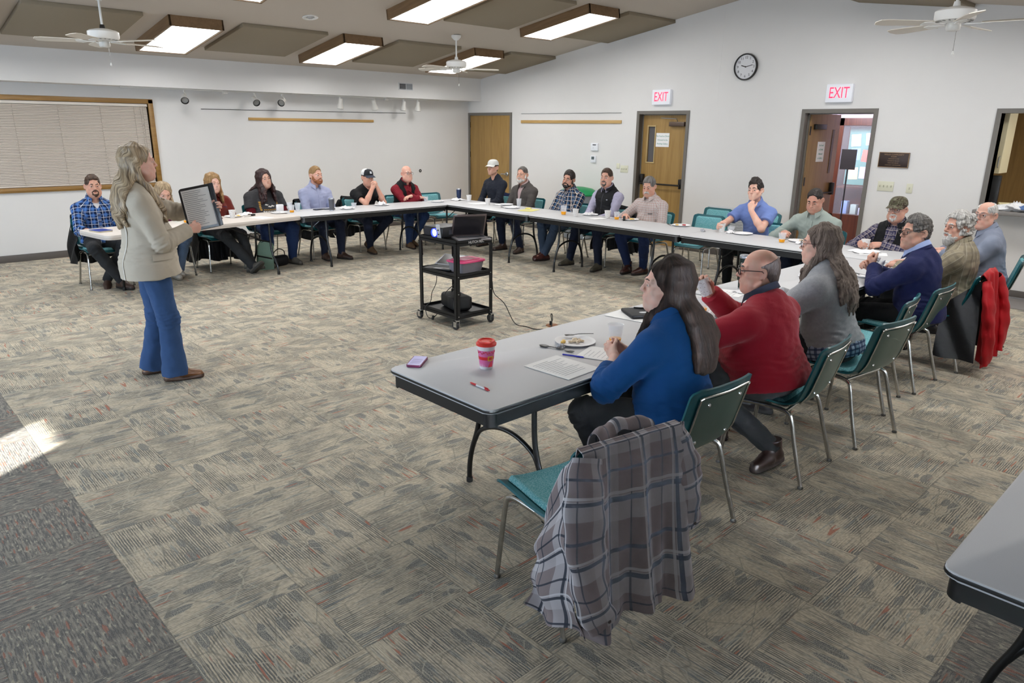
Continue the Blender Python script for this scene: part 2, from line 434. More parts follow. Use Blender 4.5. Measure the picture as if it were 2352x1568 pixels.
# sloped ceiling, both sides of the ridge
w = MB()
def cprism(y0, y1):
    z0, z1 = ceil_z(y0), ceil_z(y1)
    a = [(XL - .2, y0, z0), (.2, y0, z0), (.2, y1, z1), (XL - .2, y1, z1)]
    vs = [w.bm.verts.new(p) for p in a] + [w.bm.verts.new((p[0], p[1], p[2] + .2)) for p in a]
    for q in ((0, 1, 2, 3), (7, 6, 5, 4), (0, 4, 5, 1), (1, 5, 6, 2), (2, 6, 7, 3), (3, 7, 4, 0)): w.bm.faces.new([vs[i] for i in q])
cprism(.2, RIDGE); cprism(RIDGE, YF - .2)
S(w.build('ceiling', ceil_m, smooth=0))
# baseboards
S(MB().bb((XL, -.012, 0), (-.01, 0, .1), .003).build('baseboard_back', base_m))
w = MB()
for a, b2 in ((-1.33, -4.38), (-5.397, -7.222), (-8.238, -12.79)): w.bb((-.012, b2, 0), (0, a, .1), .003)
S(w.build('baseboard_right', base_m))
S(MB().bb((-.022, -12.79, 0), (-.012, -8.25, .022), .004).build('trim_4', M('baseboard_toe', '#7d7b7c', .4)))
S(MB().bb((-.62, -12.79, .001), (-.02, -8.6, .006)).build('trim_5', M('sheet_vinyl', '#85807d', .4, var=.05)))
# window with mini blind
S(MB().bb((WX0 - .07, -.03, WZ1), (WX1 + .07, .1, WZ1 + .065), .006).bb((WX0 - .07, -.03, WZ0 - .065), (WX1 + .07, .1, WZ0), .006).bb((WX1, -.03, WZ0 - .06), (WX1 + .07, .1, WZ1 + .06), .006).bb((WX0 - .07, -.03, WZ0 - .06), (WX0, .1, WZ1 + .06), .006).bb((WX0, -.036, WZ0 - .045), (WX1, -.02, WZ0 - .03), .004).build('window_1', win_wood))
S(MB().bb((WX0, .14, WZ0), (WX1, .15, WZ1)).build('window_3', M('window_backing', '#c9c6c4', .5)))
bl = thing('window_blind', 'closed cream mini blind filling the oak framed window', 'blind', (0, 0, 0))
slat_m = M('blind_slat', '#d3c9be', .5)
MB().bb((WX0 + .01, -.005, WZ1 - .045), (WX1 - .01, .035, WZ1 - .005), .004).build('headrail', M('blind_rail', '#ddd6cc', .4), bl)
w = MB(); nz = 52
for i in range(nz):
    z = WZ1 - .06 - i * (WZ1 - WZ0 - .085) / (nz - 1)
    w.box(((WX0 + WX1) / 2, .018, z), (WX1 - WX0 - .03, .0235, .0012), (math.radians(52), 0, 0))
w.build('slats', slat_m, bl, 0)
MB().bb((WX0 + .012, .005, WZ0 + .003), (WX1 - .012, .03, WZ0 + .02), .003).build('bottom_rail', slat_m, bl)
cm = M('blind_cord', '#b9b0a6', .8)
for x in (-9.2, -8.62, -8.06, -7.52, -6.98, -6.52): MB().tube([(x, .002, WZ1 - .04), (x, .002, WZ0 + .02)], .0022, 5).build('ladder_cord', cm, bl)
for x in (-6.43, -6.4): MB().tube([(x, -.004, WZ1 - .04), (x + .004, -.004, WZ0 + .33)], .0025, 5).build('lift_cord', cm, bl)
# picture hanging wires and oak tack rails
tag(MB().tube([(-5.533, -.012, 2.125), (-1.606, -.012, 2.145)], .004, 6).build('hanging_wire', dark_m), 'long thin hanging wire above oak rail on soffit wall', 'wire')
tag(MB().tube([(-.012, -1.593, 2.161), (-.012, -4.044, 2.160)], .004, 6).build('hanging_wire', steel_m), 'thin hanging wire above oak rail between the two closed doors', 'wire')
S(MB().bb((-4.769, -.022, 1.965), (-2.346, 0, 2.01), .003).build('trim_1', rail_wood))
S(MB().bb((-.022, -4.056, 1.985), (0, -1.595, 2.04), .003).build('trim_2', rail_wood_b))
# doors
def door_frame(a, b2, n, recess=.0):
    f = MB(); W = .052
    f.bb((-.018, a, 0), (.15, a + W, DH + W)); f.bb((-.018, b2 - W, 0), (.15, b2, DH + W)); f.bb((-.018, b2, DH), (.15, a, DH + W))
    f.bb((.09, a - .016, 0), (.13, a, DH)); f.bb((.09, b2, 0), (.13, b2 + .016, DH)); f.bb((.09, b2, DH - .016), (.13, a, DH))
    return S(f.build('trim_%d' % n, frame_m, smooth=0))
door_frame(*D1, 11); door_frame(*D2, 12); door_frame(*D3, 13)
d = tag(thing('door_1', None, None), kind='structure')
MB().bb((.0, D1[1] + .003, .01), (.045, D1[0] - .003, DH - .003), .002).build('door_leaf', door_wood, d)
for z in (1.95, 1.35, .3): MB().bb((-.008, D1[0] - .006, z - .055), (.004, D1[0] + .012, z + .055)).build('hinge', dark_m, d)
hl = MB().lathe([(0, 0), (.042, 0), (.042, .012), (.03, .02), (.018, .024), (.018, .06), (0, .06)], (0, D1[1] + .08, 1.0), 20, (0, -PI / 2, 0)).tube([(-.052, D1[1] + .08, 1.0), (-.055, D1[1] + .15, 1.002), (-.05, D1[1] + .21, .995)], .011, 8).build('door_handle', steel_m, d)
d = tag(thing('door_2', None, None), kind='structure')
w = MB(); y0, y1 = D2[1] + .003, D2[0] - .003; wy0, wy1, wz0, wz1 = D2[0] - .26, D2[0] - .125, 1.37, 1.94
w.bb((.095, y0, .01), (.14, wy0, DH - .003)); w.bb((.095, wy1, .01), (.14, y1, DH - .003)); w.bb((.095, wy0, .01), (.14, wy1, wz0)); w.bb((.095, wy0, wz1), (.14, wy1, DH - .003))
w.build('door_leaf', door_wood, d, 0)
f = MB(); e = .02
f.bb((.085, wy0 - e, wz0 - e), (.097, wy1 + e, wz0), .003).bb((.085, wy0 - e, wz1), (.097, wy1 + e, wz1 + e), .003).bb((.085, wy0 - e, wz0), (.097, wy0, wz1), .003).bb((.085, wy1, wz0), (.097, wy1 + e, wz1), .003).build('vision_frame', M('vision_light_frame', '#b8a06f', .4), d)
MB().bb((.115, wy0, wz0), (.12, wy1, wz1)).build('vision_glass', M('smoky_glass', '#5b5a5c', .08, spec=.6), d)
pb = MB().bb((.035, y0 + .03, 1.0), (.098, y0 + .1, 1.12), .012).bb((.035, y1 - .1, 1.0), (.098, y1 - .03, 1.17), .012).tube([(.02, y0 + .05, 1.02), (.02, y1 - .06, 1.02)], .014, 10).box((.045, y0 + .06, .99), (.06, .03, .05), None, .008).build('panic_bar', dark_m, d)
cl = MB().bb((.03, D2[1] + .06, 1.945), (.095, D2[1] + .35, 2.015), .008).build('door_closer', M('bronze_closer', '#5b4c43', .4, .3), d)
MB().tube([(.05, D2[1] + .2, 2.02), (.02, D2[1] + .2, 2.06), (.03, D2[1] + .5, 2.075)], .008, 8).build('closer_arm', steel_m, cl)
pn = tag(MB().bb((.091, -4.98, 1.62), (.0935, -4.72, 1.84)).build('paper_notice', paper_m), 'white paper notice taped to the closed door with panic bar', 'notice')
for k, s in enumerate(('No Food or Drink', 'Allowed in the', 'Reading Gallery')):
    text('writing', s, .034, teal_ink, pn, Matrix.Translation((.0905, -4.85, 1.79 - .06 * k)) @ WALLB, .0004)
# open door leading to the lobby
d = tag(thing('door_3', None, None, (.12, D3[0] - .03, 0), math.radians(88)), kind='structure')
MB().bb((.0, -.9, .01), (.045, -.005, DH - .003), .002).build('door_leaf', door_wood2, d)
for z in (1.9, 1.2): MB().bb((-.006, -.03, z - .06), (-.0, -.0, z + .06)).build('hinge', dark_m, d)
MB().bb((-.05, -.4, 1.92), (0, -.1, 1.99), .006).build('door_closer', dark_m, d)
MB().bb((-.006, -.75, 1.3), (0, -.69, 1.92)).build('vision_strip', M('dark_vision_strip', '#4e3a24', .3), d)
MB().bb((-.06, -.86, .98), (0, -.8, 1.16), .01).tube([(-.05, -.8, 1.02), (-.05, -.12, 1.02)], .012, 8).build('panic_bar', dark_m, d)
pn = tag(MB().bb((-.004, -.5, 1.47), (-.001, -.28, 1.75)).build('paper_notice', paper_m, loc=(.12, D3[0] - .03, 0), rz=math.radians(88)), 'white paper notice taped to the door standing open', 'notice')
for k, s in enumerate(('No Food', 'or Drink', 'Allowed', 'in Gallery')): text('writing', s, .036, teal_ink, pn, Matrix.Translation((-.005, -.39, 1.7 - .06 * k)) @ WALLB, .0004)
# lobby beyond the open door
lob = M('lobby_wall', '#bdb2be', .8); LX = 3.2
S(MB().bb((LX, -12, 0), (LX + .1, -3.3, 3.2)).bb((.15, -3.4, 0), (LX, -3.3, 3.2)).build('wall_lobby', lob, smooth=0))
S(MB().bb((.15, -8.95, 2.9), (LX, -3.3, 3.0)).build('ceiling_lobby', ceil_m, smooth=0))
m, t, b = newmat('lobby_tile'); bt = t.new('ShaderNodeTexBrick'); t.put(bt.inputs['Vector'], t.geo()); bt.inputs['Scale'].default_value = 3.3; bt.inputs['Color1'].default_value = lin('#80665a'); bt.inputs['Color2'].default_value = lin('#6b5550'); bt.inputs['Mortar'].default_value = lin('#453c3a'); bt.inputs['Mortar Size'].default_value = .01
t.put(b.inputs['Base Color'], bt.outputs[0]); b.inputs['Roughness'].default_value = .12
S(MB().bb((.16, -8.95, .001), (LX, -3.3, .006)).build('floor_lobby', m, smooth=0))
S(MB().bb((-.02, D3[1], .004), (.16, D3[0], .012)).build('trim_6', M('threshold', '#a4825a', .4)))
S(MB().bb((.15, -9.0, 0), (LX, -8.9, 3.2)).build('wall_kitchen', M('kitchen_wall', '#c4bca8', .7), smooth=0))
# notice cabinet in the lobby
CABY = -7.65
cb = thing('display_cabinet', 'dark wood lobby cabinet with notices behind glass', 'cabinet', (LX - .12, CABY, 0))
cw = Mwood('cherry_cabinet', '#3c1d12', '#55301e', axis=2, rough=.3)
cab = MB().bb((-.2, -.02, 0), (.1, .07, 2.12)).bb((-.2, 1.04, 0), (.1, 1.13, 2.12)).bb((-.2, -.02, 2.0), (.1, 1.13, 2.12)).bb((-.2, -.02, 0), (.1, 1.13, .5)).bb((.06, 0, .5), (.1, 1.1, 2.0)).bb((-.18, .0, .95), (.06, 1.1, .98)).build('carcass', cw, cb, 0)
MB().bb((.05, .09, 1.0), (.058, 1.02, 1.98)).build('pin_board', M('pin_board', '#5c8f87', .8), cb)
MB().bb((-.19, .07, .5), (-.186, 1.04, 2.0)).build('glass_door', M('cabinet_glass', '#ffffff', .05, alpha=.06), cb)
cols = ['#e8e8f0', '#cfd8f0', '#c9b9d8', '#e6c7a0', '#b7d0c8', '#f0efe6', '#d06a5a', '#7fa2d8']
k = 0
for z in (1.78, 1.5, 1.22):
    for y in (.2, .45, .68, .9):
        tag(MB().box((.045, y + random.uniform(-.03, .03), z + random.uniform(-.03, .03)), (.004, .16, .2), (random.uniform(-.1, .1), 0, 0)).build('notice', M('notice_%d' % (k % 8), cols[k % 8], .7), loc=(LX - .12, CABY, 0)), 'small pinned notice on the pin board behind lobby cabinet glass', 'notice', 'notices in the lobby cabinet'); k += 1
for i, y in enumerate((.16, .3, .44, .6, .74, .9)):
    tag(MB().bb((-.08, y - .05, .501), (.03, y + .05, .62 + .05 * (i % 3)), .004).build('leaflet_box', M('leaflet_%d' % i, cols[(i * 3) % 8], .6), loc=(LX - .12, CABY, 0)), 'small leaflet box on the lower shelf of the lobby cabinet', 'box', 'leaflet boxes in the lobby cabinet')
# green leafy garland above the cabinet
st = tag(bpy.data.objects.new('garland', None), 'green leafy garland hung on the lobby wall above the cabinet', 'garland'); COL.objects.link(st)
w = MB()
for i in range(240):
    p = Vector((LX - .12 + random.uniform(-.1, .06), CABY - .1 + random.uniform(0, 1.5), 2.5 + random.gauss(0, .12)))
    a = random.uniform(0, 6.28); q = Euler((random.uniform(0, 6), a, random.uniform(0, 6))).to_matrix()
    vs = [w.bm.verts.new(p + q @ Vector(c)) for c in ((-.05, 0, 0), (0, .022, .006), (.05, 0, 0), (0, -.022, .006))]; w.bm.faces.new(vs)
w.build('leaves', M('garland_leaf', '#2f5a2b', .6, var=.4, vscale=6), st, 0)
tag(MB().tube([(2.2, -7.05, 0), (2.2, -7.05, 1.45)], .012, 8).lathe([(0, 0), (.14, 0), (.14, .012), (.02, .03)], (2.2, -7.05, 0), 20).bb((2.17, -7.17, 1.3), (2.19, -6.93, 1.62)).build('sign_stand', dark_m), 'thin dark sign stand on the lobby floor seen through open door', 'stand')
# serving hatch to the kitchen
f = MB(); W = .052
f.bb((-.018, H4[0], HZ), (.15, H4[0] + W, 2.117 + W)); f.bb((-.018, H4[1], 2.117), (.15, H4[0], 2.117 + W)); f.bb((-.018, H4[1] - W, HZ), (.15, H4[1], 2.117))
S(f.build('trim_14', frame_m, smooth=0))
tag(MB().bb((-.3, -12.3, .985), (.45, -9.58, 1.03), .008).build('serving_counter', M('grey_laminate_counter', '#7f7b78', .4)), 'grey laminate serving counter in the wall opening', 'counter')
S(MB().bb((1.75, -12.6, 0), (1.8, -9.0, 3)).build('wall_pantry', Mwood('pantry_panel', '#6c5128', '#84673a', axis=2), smooth=0))
S(MB().bb((.15, -12.7, 2.45), (1.8, -9.0, 2.5)).build('ceiling_kitchen', ceil_m, smooth=0))
uc = thing('wall_cupboard', 'cream wall cupboard hanging inside the kitchen hatch', 'cupboard', (0, 0, 0))
MB().bb((.2, -9.66, 1.43), (.55, -9.1, 2.2), .004).build('cupboard_body', M('cream_cupboard', '#d3c8a4', .5), uc)
MB().tube([(.19, -9.64, 1.5), (.165, -9.64, 1.51), (.165, -9.64, 1.62), (.19, -9.64, 1.63)], .006, 8).build('handle', steel_m, uc)
tag(MB().bb((.35, -9.66, 1.03), (.4, -9.5, 1.4), .01).bb((.3, -9.66, 1.03), (.42, -9.5, 1.05)).build('dark_gap', black_m), 'dark upright tray standing at the edge of the kitchen hatch', 'tray')  # no real object: black slab painting in the dark gap below the cupboard
bx = thing('tissue_box', 'cream flat box with dark slot on the serving counter', 'box', (.1, -9.95, 1.03), .3)
MB().bb((-.12, -.2, 0), (.12, .2, .07), .004).build('carton', M('cream_carton', '#ddd3a8', .6), bx)
MB().lathe([(0, 0), (.08, 0), (.08, .003), (0, .003)], (0, 0, .07), 20, None, .5, 1.2).build('slot', black_m, bx)
bg = thing('plastic_bag', 'crumpled white printed plastic bag on the serving counter', 'bag', (-.14, -9.98, 1.03))
def bagf(u, v):
    a = u * 2 * PI; r = (.11 * math.sin(PI * min(v * 1.1 + .08, 1)) + .02) * (1 + .25 * math.sin(a * 3 + v * 9) + .1 * math.sin(a * 7)); return (r * math.cos(a) * .8, r * 1.5 * math.sin(a), .11 * v + .01 * math.sin(a * 5))
MB().sheet(bagf, 30, 10).build('bag_body', M('white_film', '#e6e7ea', .3, var=.12, vscale=25), bg)
MB().sheet(lambda u, v: tuple(Vector(bagf(.55 + u * .12, .35 + v * .3)) * 1.02), 5, 5).build('print', M('blue_print', '#5673a8', .4), bg)
cs = thing('cup_stack', 'tall stack of white paper cups on the serving counter', 'stack', (-.1, -10.32, 1.03))
for k in range(9): MB().lathe([(.03, 0), (.042, .09), (.044, .094), (.042, .094), (.029, .004)], (0, 0, .026 * k), 20).build('paper_cup', M('paper_cup_white', '#dfe3ea', .5), cs)
# fittings on the door wall
def exit_sign(y, z, lab):
    e = thing('exit_sign', lab, 'exit sign', (0, y, z))
    MB().bb((-.06, -.175, -.115), (0, .175, .115), .008).build('housing', M('exit_housing', '#dcdfe6', .4, emit='#dfe3ee', estr=.12), e)
    text('lettering', 'EXIT', .2, red_emit, e, Matrix.Translation((-.061, 0, 0)) @ WALLB, .001, sx=.66)
exit_sign(-4.87, 2.392, 'lit EXIT sign over the closed door with the panic bar')
exit_sign(-7.72, 2.382, 'lit EXIT sign over the open door to the lobby')
ck = thing('wall_clock', 'round black rimmed wall clock high on the door wall', 'clock', (0, -6.3, 2.78))
RX = (0, -PI / 2, 0)
MB().lathe([(.168, 0), (.182, .01), (.186, .035), (.18, .052), (.168, .05), (.165, .035)], (0, 0, 0), 48, RX).build('rim', black_m, ck)
MB().lathe([(0, .03), (.168, .03)], (0, 0, 0), 48, RX).build('face', M('clock_face', '#d5d6da', .5), ck)
for h in range(1, 13):
    a = h * PI / 6
    text('numeral', str(h), .05, black_m, ck, Matrix.Translation((-.031, -.128 * math.sin(a), .128 * math.cos(a))) @ WALLB, .0005)
for nm, a, l, wd in (('hour_hand', math.radians(287), .075, .012), ('minute_hand', math.radians(78), .118, .008)):
    MB().box((-.036, -math.sin(a) * l * .45, math.cos(a) * l * .45), (.002, wd, l), (a, 0, 0)).build(nm, black_m, ck)
MB().lathe([(0, .034), (.01, .034), (.01, .038), (0, .038)], (0, 0, 0), 12, RX).build('hub', black_m, ck)
pl = thing('plaque', 'bronze dedication plaque beside the open lobby door', 'plaque', (0, -8.52, 1.55))
MB().bb((-.018, -.185, -.095), (0, .185, .095), .004).build('plate', M('bronze_plate', '#3b2f2b', .4, .5), pl)
pr = M('bronze_relief', '#97795a', .4, .6)
MB().bb((-.02, -.185, .088), (-.016, .185, .095)).bb((-.02, -.185, -.095), (-.016, .185, -.088)).bb((-.02, -.185, -.095), (-.016, -.178, .095)).bb((-.02, .178, -.095), (-.016, .185, .095)).build('border', pr, pl)
for k, (s, z) in enumerate((('WILLIS COMMUNITY', .026), ('ROOM', .022), ('DEDICATED TO THE', .014), ('CITIZENS OF THE CITY', .014), ('PARKS AND LIBRARY', .014), ('COMMUNITY CENTER BOARD', .014))):
    text('relief_text', s, z, pr, pl, Matrix.Translation((-.0185, 0, .066 - .026 * k)) @ WALLB, .001)
def plate(name, y, z, wd, ht, lab, cat, n=1, mat=ivory_m):
    e = thing(name, lab, cat, (0, y, z))
    MB().bb((-.008, -wd / 2, -ht / 2), (0, wd / 2, ht / 2), .003).build('cover_plate', mat, e)
    for i in range(n):
        yy = (i - (n - 1) / 2) * .046
        MB().bb((-.016, yy - .006, -.014), (-.006, yy + .006, .014), .002).build('toggle', M('switch_toggle', '#b9b7a2', .5), e)
plate('light_switch', -4.164, 1.236, .165, .12, 'ivory three-gang switch plate next to the closed panic-bar door', 'switch', 3)
plate('wall_socket', -4.028, 1.281, .07, .09, 'small ivory socket plate near the three-gang switch', 'socket', 0)
plate('light_switch', -8.468, 1.215, .2, .125, 'ivory four-gang switch plate under the bronze plaque', 'switch', 4)
plate('light_switch', -8.761, 1.205, .075, .12, 'single ivory switch plate to one side under the plaque', 'switch', 1)
th = thing('thermostat', 'white wall thermostat with small dark display, upper of two', 'thermostat', (0, -3.488, 1.585))
MB().bb((-.03, -.08, -.065), (0, .08, .065), .006).build('case', M('thermostat_white', '#e8ebf2', .4), th); MB().bb((-.032, -.04, .028), (-.029, .035, .045)).build('display', ink_m, th); MB().bb((-.032, .02, -.03), (-.03, .025, .0)).build('slider', M('grey_mark', '#a9afbd', .5), th)
th = thing('thermostat', 'white wall thermostat with grey screen, lower of two', 'thermostat', (0, -3.469, 1.375))
MB().bb((-.028, -.058, -.06), (0, .058, .06), .006).build('case', MATS['thermostat_white'], th); MB().bb((-.03, -.03, -.005), (-.027, .035, .045)).build('display', M('lcd_green', '#59666a', .3), th)
vt = thing('wall_vent', 'white slotted wall grille low behind the empty chairs', 'vent', (0, -6.2, .6))
MB().bb((-.02, -.32, -.3), (0, .32, .16), .004).build('vent_frame', M('vent_white', '#cfd2d6', .5), vt)
w = MB()
for i in range(18): w.box((-.022, 0, -.28 + i * .0235), (.01, .6, .012), (0, .5, 0))
w.build('louvres', M('louvre_grey', '#aeb2b7', .5), vt)
wp = tag(MB().lathe([(.012, 0), (.03, 0), (.032, .006), (.02, .01), (.012, .006)], (-1.285, 0, 1.046), 20, (PI / 2, 0, 0)).build('wall_grommet', dark_m), 'small round dark grommet on the soffit wall', 'grommet')
# air register in the soffit face
vg = thing('air_register', 'white air register with two louvre panels on the soffit face', 'vent', (-1.86, -.3973, 2.61))
MB().bb((-.16, -.012, -.065), (.16, 0, .065), .003).build('register_frame', M('register_white', '#d6d8db', .4), vg)
MB().bb((-.145, -.014, -.05), (-.005, -.01, .05)).build('dark_core', M('register_core', '#3b3c3e', .6), vg)
w = MB()
for i in range(4): w.box((-.075, -.016, -.038 + i * .026), (.135, .012, .004), (.5, 0, 0))
for i in range(10): w.box((.075, -.014, -.046 + i * .0102), (.135, .006, .003))
w.build('louvres', M('register_louvre', '#a7abb0', .5), vg)
MB().bb((.008, -.013, -.05), (.143, -.0105, .05)).build('grey_core', M('register_core2', '#8b8f94', .6), vg)
# corner panel of the first camera side: small wall device at the left end of the soffit
tag(MB().bb((-8.42, -.425, 2.5), (-8.38, -.3973, 2.62), .006).build('wall_sensor', white_m), 'small white sensor on the soffit face near the oak framed window', 'sensor')
# ------------------------------------------------------------------ ceiling fixtures
lamp_wood = Mwood('oak_light_box', '#6d5438', '#84684a', axis=1, rough=.5)
m, t, b = newmat('light_diffuser'); b.inputs['Base Color'].default_value = lin('#ffffff'); b.inputs['Emission Color'].default_value = (1, .985, .96, 1); b.inputs['Emission Strength'].default_value = 8.2
diff_m = m; lip_m = M('light_lip', '#d7d7d4', .4)
ANG = math.atan(SL)
LW, LL, LH = .66, 1.38, .125
light_lab = {(0, 0): 'row along the soffit wall, over the blond presenter', (0, 1): 'soffit side', (1, 0): ''}
def tilt(o, y):
    o.rotation_euler = (-ANG if y > RIDGE else ANG, 0, 0)
proto_light = None
def ceiling_light(x, y, lab, grp=None):
    global proto_light
    loc = (x, y, ceil_z(y))
    if proto_light is None:
        t = thing('ceiling_light', lab, 'ceiling light', loc, 0, grp); proto_light = t
        f = MB(); T = .022
        f.bb((-LW / 2, -LL / 2, -LH), (-LW / 2 + T, LL / 2, 0)).bb((LW / 2 - T, -LL / 2, -LH), (LW / 2, LL / 2, 0)).bb((-LW / 2, -LL / 2, -LH), (LW / 2, -LL / 2 + T, 0)).bb((-LW / 2, LL / 2 - T, -LH), (LW / 2, LL / 2, 0)).build('wooden_box', lamp_wood, t, 0)
        a, c = LW / 2 - T, LL / 2 - T; f = MB()
        f.bb((-a, -c, -LH + .006), (-a + .018, c, -LH + .02)).bb((a - .018, -c, -LH + .006), (a, c, -LH + .02)).bb((-a, -c, -LH + .006), (a, -c + .018, -LH + .02)).bb((-a, c - .018, -LH + .006), (a, c, -LH + .02)).build('lip', lip_m, t, 0)
        f = MB(); vs = [f.bm.verts.new(p) for p in ((-a, -c, -LH + .012), (-a, c, -LH + .012), (a, c, -LH + .012), (a, -c, -LH + .012))]; f.bm.faces.new(vs)
        o = f.build('diffuser', diff_m, t, 0)
    else: t = dup(proto_light, loc, None, lab, grp)
    if not grp and 'group' in t: del t['group']
    tilt(t, y)
    return t
panel_m = M('acoustic_panel_fabric', '#8f8472', .9, var=.04, vscale=200)
proto_panel = None
def ceiling_panel(x, y, lab, grp=None):
    global proto_panel
    if proto_panel is None:
        t = proto_panel = MB().box((0, 0, -.024), (1.22, 1.36, .048), None, .006).build('acoustic_panel', panel_m, loc=(x, y, ceil_z(y))); tag(t, lab, 'ceiling panel', grp)
    else: t = dup(proto_panel, (x, y, ceil_z(y)), None, lab, grp)
    if not grp and 'group' in t: del t['group']
    tilt(t, y)
ya1, ya2, yb1, yb2 = -1.77, -4.33, -12.8 + 4.33, -12.8 + 1.77
ceiling_light(-6.4, ya1, 'wood boxed ceiling light nearest the window blind, fan blades crossing it')
ceiling_light(-4.03, ya1, 'wood boxed ceiling light between two tan panels above the soffit vent side')
ceiling_light(-1.6, ya1, 'wood boxed ceiling light closest to the room corner, partly hidden by a fan')
ceiling_light(-6.45, ya2, 'wood boxed ceiling light in upper row over the presenter, cut by photo top')
ceiling_light(-4.1, ya2, 'wood boxed ceiling light in upper row, cut by photo top, above the cart')
ceiling_light(-1.72, ya2, 'wood boxed ceiling light in upper row nearest the door wall')
for y in (yb1, yb2):
    for x in ((-1.72, -4.1, -6.45) if y == yb1 else (-1.72, -4.1)): ceiling_light(x, y, 'wood boxed ceiling light on the ceiling slope above the seated row and camera', 'lights on the near slope')
for y in (ya1, ya2):
    for x in (-8.85,): ceiling_light(x, y, 'wood boxed ceiling light beyond the window end of the room', 'lights past the window end')
ceiling_panel(-7.62, ya1, 'tan acoustic ceiling panel behind the fan near the window blind')
ceiling_panel(-5.2, ya1, 'tan acoustic ceiling panel between the two lights nearest the window blind')
ceiling_panel(-2.8, ya1, 'tan acoustic ceiling panel behind the middle fan near the soffit vent')
ceiling_panel(-.5, ya1 - .02, 'tan acoustic ceiling panel tucked in the room corner above first door')
ceiling_panel(-2.9, ya2, 'tan acoustic ceiling panel between the two upper row lights')
ceiling_panel(-.55, ya2, 'tan acoustic ceiling panel against the door wall in the upper row')
for y in (yb1, yb2):
    for x in (-.55, -2.9, -5.28, -7.65, -10.05): ceiling_panel(x, y, 'tan acoustic panel on the ceiling slope above the seated row and camera', 'panels on the near slope')
sd = thing('ceiling_spotlight', 'small round recessed spotlight in the bare ceiling', 'spotlight', (-5.15, -2.99, ceil_z(-2.99)))
MB().lathe([(.055, -.004), (.1, -.012), (.1, 0), (.05, 0)], (0, 0, 0), 28).build('trim_ring', white_m, sd)
MB().lathe([(0, -.02), (.03, -.016), (.045, -.004), (.05, 0)], (0, 0, 0), 24).build('bulb', M('spot_bulb', '#a8a9ab', .25, .4), sd); tilt(sd, -3)
# track lights under the soffit
track_m = M('track_white', '#d4d2cd', .5)
def track(x0, x1, xb, lab):
    t = thing('light_track', lab, 'light track', (0, -.27, 2.407))
    MB().bb((x0, -.018, -.02), (x1, .018, 0), .002).build('rail', track_m, t)
    MB().bb((xb - .035, -.03, -.05), (xb + .035, .03, -.002), .004).build('feed_box', track_m, t)
track(-6.75, -4.1, -5.23, 'white light track under the soffit by the window side')
track(-3.7, -1.0, -2.22, 'white light track under the soffit by the corner door side')
def spot(x, d, lab, wide=1.0):
    """d = direction the lamp points"""
    t = thing('track_spotlight', lab, 'spotlight', (x, -.27, 2.387))
    d = Vector(d).normalized(); q = Vector((0, 0, 1)).rotation_difference(d).to_matrix(); c = Vector((0, 0, -.115))
    MB().lathe([(0, 0), (.02, 0), (.02, -.03), (0, -.03)], (0, 0, 0), 12).tube([(0, 0, -.03), (.028, 0, -.05), (.03, 0, -.11)], .006, 6).build('stem', track_m, t)
    MB().lathe([(0, -.085), (.034, -.085), (.036, -.02), (.04, .0), (.056, .045), (.06, .085), (.055, .085), (.05, .05)], c, 24, q).build('lamp_head', track_m, t)
    MB().lathe([(.058, .087), (.052, .09), (.046, .07)], c, 24, q).build('black_ring', black_m, t)
    MB().lathe([(0, .062), (.05, .068)], c, 20, q).build('lens', M('spot_lens', '#a7a7a6', .15, .3), t)
for x, d, l in ((-5.86, (-.35, -1, -.55), 'white track spotlight with dark rim facing the room, nearest the window'), (-4.75, (-.1, -1, -.5), 'white track spotlight with amber bulb facing the room, second from the window'), (-4.27, (-.75, -.75, -.35), 'white track spotlight turned sideways, dark rim showing, third from the window'), (-3.18, (-.05, .15, -1), 'white track spotlight pointing down, first past the oak rail middle'), (-2.48, (.25, .1, -1), 'white track spotlight pointing down and tilted, left of the soffit vent line'), (-1.83, (-.1, .12, -1), 'white track spotlight pointing down, near the feed box by the corner'), (-1.5, (0, .1, -1), 'white track spotlight pointing down, closest to the corner door')): spot(x, d, l)
